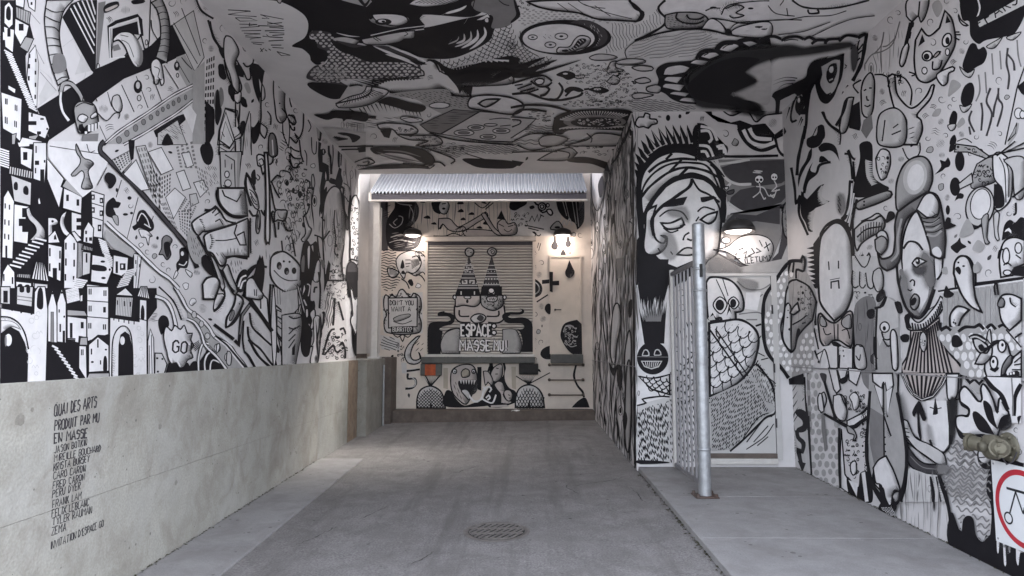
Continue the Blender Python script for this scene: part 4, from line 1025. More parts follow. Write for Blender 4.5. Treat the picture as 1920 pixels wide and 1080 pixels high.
paint(r"""
@L 0 0
#painted_machine | boxy painted machine lolling its tongue
// mountain lines behind the hose
sl1.5 560,340 640,560 500,700 / 300,520 390,620 290,790 / 470,350 560,280
Fl 290,720 350,600 430,680 300,790
Fl 560,560 620,380 690,530
sg1 230,100 300,180 / 250,330 330,480 / 300,540 420,680
// black floor
Fk 275,815 690,555 710,520 930,425 1000,380 1075,375 1130,340 1285,185 1395,400 1260,465 1130,510 930,590 720,740 560,920 370,1050 345,960
// side of the box with pale stripes
Fk 465,130 530,30 600,0 725,0 715,440 705,550 680,525
uw =6,2.6,0 515,75 560,30 625,0 700,0 / 700,430 708,330 712,200 716,80
// face plate
BP2.5 722,-30 1128,-30 1118,300 1108,362 1082,368 1052,250 1058,262 930,425 712,530
""".replace('BP2.5','Bl2.5')+r"""
Fg 735,20 790,10 740,470 718,520
bk1 775,60 800,30 870,12 888,25 880,55 790,95 775,85
fp 785,75 800,62 868,35 876,48 800,85
bk1 985,10 1010,0 1080,0 1075,20 1000,30
// mouth frame
nk7 830,435 815,200 870,165 1025,120 1050,150 1060,270
nw3 935,425 825,440 820,210 1030,135 1048,255
Fk 842,215 1028,160 1040,262 905,245 850,300 838,400
Fg 840,345 885,330 905,370 850,385
bw3 848,285 905,240 985,250 1045,340 1068,440 1045,505 1005,495 965,430 930,345 885,300 850,312
sk1.2 905,300 960,330 1000,430 / 900,262 960,275
fg 1000,260 1060,360 1066,460 1040,490 1045,380
e-1.5 733,497,12,22 1097,318,10,20
// hoses
bl2.5 345,0! 328,150 350,350 380,500 430,640! 512,590! 462,400 440,250 470,90 545,0!
sk1.8 335,60 400,90 470,85 / 330,120 390,150 445,170 / 335,200 400,205 440,240 / 345,285 390,285 445,300 / 352,345 400,340 455,350 / 360,415 410,405 462,405 / 380,485 420,460 475,465 / 395,555 440,530 490,530 / 415,610 460,580 505,580
fg 395,420 470,410 490,520 400,545
bm2.5 1130,20! 1175,80 1200,200 1195,320 1165,430! 1248,470! 1272,320 1262,130 1205,-20!
sk1.3 1150,60 1190,50 1235,40 / 1175,110 1215,90 1255,100 / 1195,150 1230,140 1265,150 / 1200,200 1235,190 1270,200 / 1200,250 1240,245 1272,250 / 1195,300 1230,290 1270,300 / 1185,350 1225,340 1265,355 / 1175,390 1215,385 1258,400
sk2 1130,150 1140,230 1200,330
// claw
bw2.5 1130,470 1170,440 1205,480 1220,560 1225,620 1205,640 1190,590 1180,630 1150,625 1150,580 1130,540
sk1.5 1150,500 1190,520 1180,580 1210,600
#painted_walkway | riveted plank walkway with double rail
BP 0,0
""".replace('BP 0,0','//')+r"""
Fl 368,1052 560,922 720,742 930,592 1130,512 1385,405 1450,525 1445,640 1290,700 1100,810 770,1080 360,1085
Fm 1385,405 1450,525 1445,640 1400,650 1330,520 1320,430
sk1.5 805,690 835,800 / 910,635 1005,840 / 1020,570 1110,810 / 1120,520 1210,765 / 1225,490 1335,665 / 1320,450 1420,620 / 740,930 800,1060
ek1 1033,650,32,50 1325,495,22,36
el1.5 1033,640,18,30 1325,488,12,20 1042,735,15,22 1330,565,10,16
sk2 1360,430 1400,480 1440,520
// rail
Fm 800,1080 1100,870 1290,745 1450,660 1450,750 1300,850 1100,975 940,1080
sk6 770,1085 900,975 1100,845 1290,715 1455,632
sw2.6 770,1085 900,975 1100,845 1290,715 1455,632
sk6 925,1085 1080,1000 1200,925 1320,850 1455,745
sw2.6 925,1085 1080,1000 1200,925 1320,850 1455,745
eg1 890,1050,20,26 950,1000,18,24 1015,960,18,26 1075,915,16,22 1130,880,15,20 1180,850,13,20 1220,820,12,18 1260,800,12,18 1300,775,12,20 1340,750,12,20 1390,730,10,20
#painted_bug_skull | horned skull with a curled tail on the walkway
sk8 455,690 452,760 470,840 515,905
sw4.5 455,690 452,760 470,840 515,905
sk10 450,690 470,630 530,630 590,700 620,770
sm6 450,690 470,630 530,630 590,700 620,770
bm2.5 545,830 570,770 640,760 700,790 725,870 720,960 600,1000 570,960
bw2 580,870 610,855 650,880 620,920 575,900
bw2 670,870 710,840 720,870 680,890
Bk1 585,935 610,930 600,1000 640,1005 730,960 720,920 640,940 600,990 580,970
qw 650,935,18,50 675,930,18,55 700,925,16,55 725,915,12,50 625,985,18,20
sk2 560,800 620,770 690,790 / 610,760 620,720 660,710 660,750 / 680,760 700,720 720,760
bl2 850,720 890,715 915,790 900,840 860,830 835,780 840,740
sk2 725,850 790,905 850,850 890,850 880,890
Fg 610,1010 730,1000 720,1085 600,1085
#painted_hill_town | black and white hillside town of stairways and towers
Fk 0,0 130,0 125,70 215,150 250,285 190,420 195,600 270,810 370,1045 350,1085 0,1085
Bw2 30,45 65,12 97,60 95,185 65,212 28,172
fk 45,70 62,45 78,75 75,150 45,140
Bw2 24,195 65,213 106,222 95,395 35,352
qk 52,215,24,60
Bw2 112,-5 182,-5 176,62 115,40
Bm2 115,48 226,92 215,185 118,132
uk =5,1,0 125,55 220,90 / 125,130 212,180
Bw2 110,138 215,192 200,262 158,352 105,250
qk 138,178,36,52
Bw2 203,-5 266,-5 260,85 215,52
qk 228,15,14,22
Bm2 188,275 250,290 205,392 145,352
Bw2 215,400 262,340 285,480 272,805 250,785 195,600
Fl 262,345 285,480 272,805 255,600
qk 210,405,14,30 258,440,12,26 208,480,14,34 256,530,12,30 205,570,14,34 256,620,12,32 254,710,12,32
Bw1.5 58,638 116,668 110,702 58,668
jw2.6 =24,62,34 28,375 210,800
Bw2 5,690 162,742 152,1065 95,1010 18,965
qk 35,738,9,44 46,740,9,44 108,785,8,44 120,790,8,44 33,875,9,50 46,880,9,50 104,905,8,46 116,910,8,46 28,985,9,44 40,990,9,44
Bm2 85,1010 120,1000 110,1085 85,1085
Bw2 210,838 340,872 370,960 338,1042 208,982
qk 205,908,66,30 230,850,14,26 300,885,26,14 275,985,30,22 345,960,14,14
Bm2 215,1020 290,1010 260,1055 210,1050
Bw2 135,1085 162,1028 312,1060 318,1085
Fw 20,240 40,250 40,300 20,300
@L 0 270
Fk 0,0 350,0 350,110 470,255 612,400 612,330 780,378 772,700 830,790 955,815 1000,830 1010,1085 0,1085
Bw2 350,110 478,262 455,320 600,395 470,330 440,480 350,262
jw2.6 =8,85,28 -20,30 -20,150
Bw2 148,20 242,40 232,192 150,150
qk 170,60,32,60
Fw 130,-10 220,-10 215,15 140,20
Bw2 248,-10 345,-10 345,120 332,292 245,262
qk 262,15,10,52 258,125,32,32 325,120,12,20 258,180,10,40 298,190,30,95
Bl2 68,165 240,205 236,262 62,225
uk =9,2.2,0 75,170 236,205 / 70,228 230,262
Bl2 75,232 232,290 226,462 100,430
fk 98,300 115,282 128,300 126,345 100,340
fk 170,330 190,312 208,335 205,382 172,372
Bw2 20,400 55,343 102,432 90,862 8,852
qk 28,445,10,38 60,455,10,38 26,565,10,40 56,572,10,40 25,672,10,40 54,678,10,40 34,762,15,96
Bw2 100,450 222,470 202,750 95,732
qk 160,480,40,70 135,560,70,55 160,600,50,60 185,480,30,120
bl2 188,490! 212,475 232,530 290,590 328,645 332,700! 300,722 212,722! 262,665 252,612 212,570 192,530
jw3.2 =9,85,22 255,705 70,905
bw2 350,552! 402,555 430,585 412,608 385,612! 385,690! 350,690!
ek0 385,580,10,10
Bw2 352,690 360,690 404,645 442,740 350,745
Bk1 398,690 406,680 414,715 396,715
bw2 495,498! 450,535 438,600 460,665 492,692! 525,680! 490,640 472,580
Bw2 532,508 608,530 606,700 532,660
qk 570,556,38,30 570,610,38,34
Bw2 468,330 606,390 600,522 460,482
qk 486,380,20,48 564,415,20,48
Bm2 455,318 488,262 612,402
Bw2 680,352 778,382 766,708 690,695
nk2 676,440 775,470 / 674,545 770,575
qk 682,378,26,40 745,404,26,40 682,474,26,42 744,498,26,42 730,605,28,50
qw 688,390,10,18 751,416,10,18 688,486,10,18 750,510,10,18 738,618,10,20
Bw2 625,645 660,580 700,632 692,752 620,735
qk 635,650,14,26 665,700,22,26 638,700,14,34
Bw2 350,748 456,770 446,1032 350,990
qk 358,780,12,62 434,800,12,60 357,895,12,60 430,890,14,60 385,930,32,90
Bw2 470,720 515,668 572,730 572,1005 540,1085 468,1085
qk 478,740,12,52 540,742,12,52 478,858,12,54 540,868,12,52 474,975,12,50 536,990,12,52
Bl2 572,738 620,748 612,990 566,1012
uk =4,1.2,0 576,740 616,750 / 570,1005 608,992
Bw2 524,662 548,655 606,722 566,736
Bm2 610,755 692,780 690,806 605,792
uk =7,1.6,0 612,757 690,782 / 608,792 688,804
Bl2 608,805 670,815 664,972 604,990
qk 632,820,12,70
Bw2 680,830 792,850 832,942 790,1052 668,1032
fk 680,905 770,915 790,935 775,955 680,945
ek0 760,882,18,9 765,1005,18,9 812,942,8,10
jw2.6 =14,60,26 735,712 790,900
Bk1 820,788 956,818 952,852 838,832
Bw2 838,832 952,852 946,955 900,992 834,970
qk 855,880,18,88 888,895,42,50
qw 898,905,14,26
Bw2 1000,820 1060,830 1030,1085 996,1085
nk1 1030,840 1015,1080
qk 1012,870,8,30 1040,900,7,26 1008,960,8,30
Bw2 18,962 55,898 106,960 110,1085 5,1085
qk 20,975,10,52 84,998,12,52
Bw2 260,880 322,888 356,1032 226,1012
uk =5,2.4,0 265,885 318,890 / 235,1015 345,1030
Bm2 120,972 220,976 216,1010 112,1000
uk =6,1.6,0 122,974 215,978 / 116,1002 212,1010
Bw2 115,1030 232,1042 232,1085 115,1085
fk 130,1055 160,1050 165,1085 130,1085
fk 185,1058 215,1056 218,1085 185,1085
Bw2 246,1042 352,1052 352,1085 246,1085
jw3 =6,100,18 545,1010 500,1075
jw2.6 =9,85,-22 875,1075 930,955
Bw1.5 280,420 292,400 304,450 284,452
Bw2 636,1050 790,1068 790,1085 636,1085
@L 0 540
Fk 0,0 1165,0 1168,150 1100,240 1090,682 0,760
Bl2 -10,-10 62,-10 62,122 -10,116
qk 10,20,34,90
Bl2 112,-10 236,-10 226,142 110,122
fk 135,-10 165,-10 165,30 135,30
fk 185,-10 210,-10 210,34 186,34
ng2 112,60 226,75 / 112,85 226,100
Bw2 -10,150 240,192 245,30 270,-10 325,-10 346,172 330,722 -10,762
qk 70,150,12,22 138,165,12,24 215,175,14,26
fk 265,60 275,10 292,-5 308,30 308,152 265,145
Fk -10,285 60,288 130,325 172,410 198,500 192,738 -10,758
sk3 -10,215 60,222 130,268 175,350 200,460
bw1 -10,245! 60,248 110,272 140,312! 90,292 50,298 -10,340!
ew1 48,390,28,48
eg0 28,395,8,45
Ql1 =18 210,230 320,230 320,690 210,690
Bw2 345,140 380,18 412,135 418,412 345,402
Bg1 368,180 388,180 390,410 366,405
Bw2 414,112 450,8 482,112 482,412 414,404
qk 432,270,12,60 456,320,18,88 425,160,10,24
ek0 380,40,8,10 450,35,8,10 468,215,7,9
jw2.6 =9,95,-24 480,20 490,110
Bw1 588,58 606,50 606,98 588,102
Bw2 640,-10 802,-10 802,348 640,402
nk2 636,95 800,106 / 636,215 800,228
qk 652,5,9,44 666,5,9,44 764,18,9,42 778,18,9,42 652,132,9,44 666,132,9,44 762,142,20,42 650,262,9,42 664,262,9,42 760,272,9,40 774,272,9,40
Bm2 490,162 622,172 642,210 490,208
Bw2 490,210 636,230 636,372 580,362 576,412 490,392
qk 592,255,22,48 510,262,20,112
jk2.4 =4,64,3 488,378 486,410
Bw2 858,52 930,-2 988,60
Bl2 858,66 988,70 976,222 852,205
uk =9,.7,0 868,75 980,75 / 862,205 970,215
qk 866,92,9,34 916,98,10,38 962,104,9,36
Bw2 1045,-10 1092,-10 1112,82 1018,62
uk =5,1.6,0 1050,-5 1088,-5 / 1028,62 1105,80
Bw2 1036,85 1090,92 1090,248 1034,232
fk 1046,160 1058,126 1072,160 1070,234 1046,230
Bw2 812,220 1032,252 1034,230 1090,245 1092,682 806,692
qk 838,215,8,28 875,225,8,28 915,232,8,28 950,240,8,28 990,245,8,28
Ql1 =16 990,270 1080,270 1085,670 995,670
sk2.5 826,692 830,430 855,330 905,285 955,312 980,420 986,684
Fk 872,690 876,430 890,350 925,325 958,350 976,430 986,684
ew0 905,395,18,32
Bk1 345,415 575,412 575,600 622,700 520,715 330,722
jw3.2 =11,46,24 375,432 555,690
Bw2 578,432 632,436 636,692 576,600
qk 592,460,8,44 604,460,8,44
Bm2 588,370 640,370 642,430 580,428
Bw2 650,425 720,365 802,430 802,622 650,632
qk 714,385,11,62 666,455,10,44 735,542,9,32
ek0 678,555,12,8 780,462,9,7
fk 760,622 762,530 774,508 788,530 788,620
Bk1 640,410 720,352 806,358 806,430 722,362
Bm2 628,692 652,640 806,636 806,692
Bw2 1096,400 1118,308 1142,380 1146,672 1100,676
nk1.5 1108,430 1112,670 / 1124,350 1130,670
Bl2 1152,488 1202,490 1242,572 1215,662 1150,672
qk 1160,520,16,14 1200,525,14,14 1165,620,16,14 1195,640,16,14
#painted_bridge_foot | painted cloud word and striped arches at the foot of the walkway
fk 1186,240 1215,205 1255,220 1268,280 1240,310 1210,352 1190,300
Hk1 =-8,2.6,16 1100,190 1180,180 1190,250 1100,250
sk8 1155,62 1235,95 1285,180 1318,320
sw4.6 1155,62 1235,95 1285,180 1318,320
Fk 1225,660 1255,560 1400,560 1420,600 1480,560 1560,440 1690,610 1690,628
bw2.5 1215,350 1235,290 1275,320 1300,280 1340,310 1370,280 1395,340 1430,340 1420,390 1440,430 1420,470 1435,520 1395,540 1370,590 1335,600 1310,560 1275,570 1250,530 1240,480 1225,430
Tk3.2 1282,480,85,6,1.0 GO!
fk 1420,640 1410,590 1440,550 1475,560 1470,635
sk6 1480,640 1480,520 1510,420 1560,420
sw3 1480,640 1480,520 1510,420 1560,420
sk6 1530,640 1525,560 1545,500 1590,470
sw3 1530,640 1525,560 1545,500 1590,470
sk5 1565,640 1570,570 1590,540 1640,560
sw2.5 1565,640 1570,570 1590,540 1640,560
uk =5,1.3,.1 1430,420 1450,480 / 1480,390 1490,440
Fm 1400,245 1450,265 1500,345 1640,525 1690,610 1830,600 1690,430 1600,370 1490,240 1400,170
sk8 1300,-10 1350,70 1400,160 1490,225 1560,300 1600,365 1700,425 1760,500 1840,602
sw4.4 1300,-10 1350,70 1400,160 1490,225 1560,300 1600,365 1700,425 1760,500 1840,602
sk7 1390,232 1450,260 1500,340 1530,430 1620,520 1690,612
sw3.6 1390,232 1450,260 1500,340 1530,430 1620,520 1690,612
el1.5 1445,200,18,26 1500,270,18,24 1545,360,20,24 1620,450,24,30 1700,520,26,34
sk3 1190,-10 1300,100 1360,240
#painted_tumblers | five dark tumbling creatures on the walkway
@L 0 270
Fl 800,120 1000,320 1390,770 1500,1000 1600,1080 1330,1080 1180,960 1000,790 780,590 780,380 700,330 800,170
Fw 350,-20 740,-20 750,60 810,120 700,330 610,400 480,260 350,100
sk1.5 360,15 520,40 740,75 / 790,175 720,310 / 910,270 870,400 / 1035,400 950,715 / 1150,540 1120,620 / 640,0 660,60 700,50
bm2 560,0 560,60 590,110 580,160 520,230 550,240 600,200 620,240 600,330 680,330 660,260 650,200 690,150 660,120 610,100
fk 775,240 800,212 850,235 862,280 830,330 805,330 800,300 780,280
fk 800,440 850,400 870,430 905,440 885,480 850,480 870,530 885,600 850,560 800,540 790,500
bm1.5 840,540 880,540 885,610 860,590
fk 1020,560 1040,505 1080,495 1110,530 1150,590 1150,640 1110,660 1080,640 1040,630 1010,650 990,620 1020,600
bw1.5 1040,640 1100,650 1140,690 1120,700 1110,760 1090,700 1060,700
sw2 1030,580 1060,520 1100,560 1120,620 / 1080,600 1130,630
bg2 1215,710 1250,685 1290,720 1270,770 1280,830 1250,870 1220,830 1190,830 1210,780
fk 1230,740 1270,740 1270,820 1250,850 1230,800
fk 1345,790 1380,775 1410,800 1415,870 1400,930 1350,930 1330,960 1320,900 1345,860
ew1 1366,822,14,20
sw2 1340,900 1380,910 1400,880
bw1.5 1390,940 1440,970 1430,1000 1400,970
bw1.5 1320,950 1300,1000 1310,1010 1335,970
ek0 875,345,10,16 970,405,16,14 940,528,20,10 985,518,12,10 1180,705,10,14
sk10 775,-20 745,10 745,60 800,115 1000,312 1200,535 1390,760 1440,850 1470,930
sd5 775,-20 745,10 745,60 800,115 1000,312 1200,535 1390,760
sk8 780,585 860,660 1000,780 1080,860 1180,955 1260,1010 1330,1085
sw4.5 780,585 860,660 1000,780 1080,860 1180,955 1260,1010 1330,1085
Fm 780,640 1000,800 980,850 830,780 770,700
#painted_tower_blocks | tilted grey tower blocks under the walkway rail
@L 0 270
Fl 770,-30 1480,-60 1600,330 1560,500 1440,560 1440,640 1400,760 1000,310 800,115
Fk 960,-30 1010,-30 1000,110 975,130
Bl1.5 830,120 960,50 975,140 900,220
vk =5,5,.5,.6 835,115 955,55 968,130 890,205
Bw1.5 915,225 1010,118 1110,340 1050,350
Bl1.5 1010,20 1080,10 1180,300 1110,320
vg =3,9,.5,.6 1015,25 1080,15 1200,400 1140,420
Bw1.5 1100,60 1200,25 1290,190 1200,230
vk =4,6,.5,.6 1110,150 1200,250 1200,520 1110,330
vk =4,5,.45,.6 1205,245 1285,215 1280,350 1205,420
Bw1.5 1240,400 1310,330 1390,400 1300,560
vd =4,6,.5,.6 1200,440 1240,430 1330,650 1280,620
Bw1.5 1320,215 1380,195 1430,330 1370,350
vg =4,7,.5,.6 1310,20 1450,-30 1490,190 1340,180
Bw1.5 1360,70 1420,60 1450,160 1400,180
Bl1.5 1420,380 1470,370 1490,440 1430,470
vg =4,6,.5,.6 1390,400 1480,470 1440,560 1330,480
vd =5,8,.5,.6 1330,500 1440,480 1420,720 1350,640
Bw1.5 1450,290 1520,270 1560,340 1500,400
vg =4,5,.5,.6 1460,150 1540,200 1580,400 1500,330
fk 1500,30 1560,-20 1600,60 1580,150 1530,140
Hk1 =60,3,14 1530,150 1620,160 1640,300 1570,330
@L 0 0
Fl 1290,180 1450,0 1490,0 1560,120 1600,420 1560,1080 1440,1080 1440,650 1455,530 1390,400
Bl1.5 1290,190 1450,80 1530,430 1470,520 1455,530
sk1.5 1300,170 1480,480 / 1360,60 1500,420
vk =4,11,.55,.6 1545,440 1612,405 1600,1010 1520,990
Fm 1440,540 1530,460 1530,1080 1440,1080
Fk 1150,980 1330,870 1390,850 1390,900 1280,1000 1170,1030
Fw 1360,830 1420,790 1470,860 1440,1000
Bl1.5 1180,1000 1330,900 1400,1085 1180,1085
Hd1 =35,3,20 1190,960 1340,870 1400,1000 1300,1080 1200,1080
fk 1210,1085 1250,1000 1290,1060 1290,1085
#painted_cow | spotted cow and houses high on the wall beside the ceiling
sk4 1470,-10 1510,80 1600,140 / 1560,150 1590,250 1640,350 1680,420
sk5 1570,160 1600,280 1660,370
bw2.5 1680,290 1710,270 1750,300 1790,390 1760,480 1790,600 1790,690 1760,700 1720,560 1680,440
fk 1640,500 1670,480 1690,560 1680,600 1640,570
fk 1770,490 1810,500 1820,570 1790,570
fk 1710,650 1740,640 1760,760 1730,740
fk 1800,750 1840,740 1850,790 1820,800
fg 1620,680 1650,690 1650,800 1620,830 1600,760
Bk2 1540,760 1600,820 1600,1000 1560,1080 1540,1080
Bw2 1690,810 1780,830 1800,1000 1690,1085 1630,1085 1640,980
nk2 1670,1060 1690,930 1750,1010 1690,1060
sk2 1760,700 1770,850 1800,990
""")
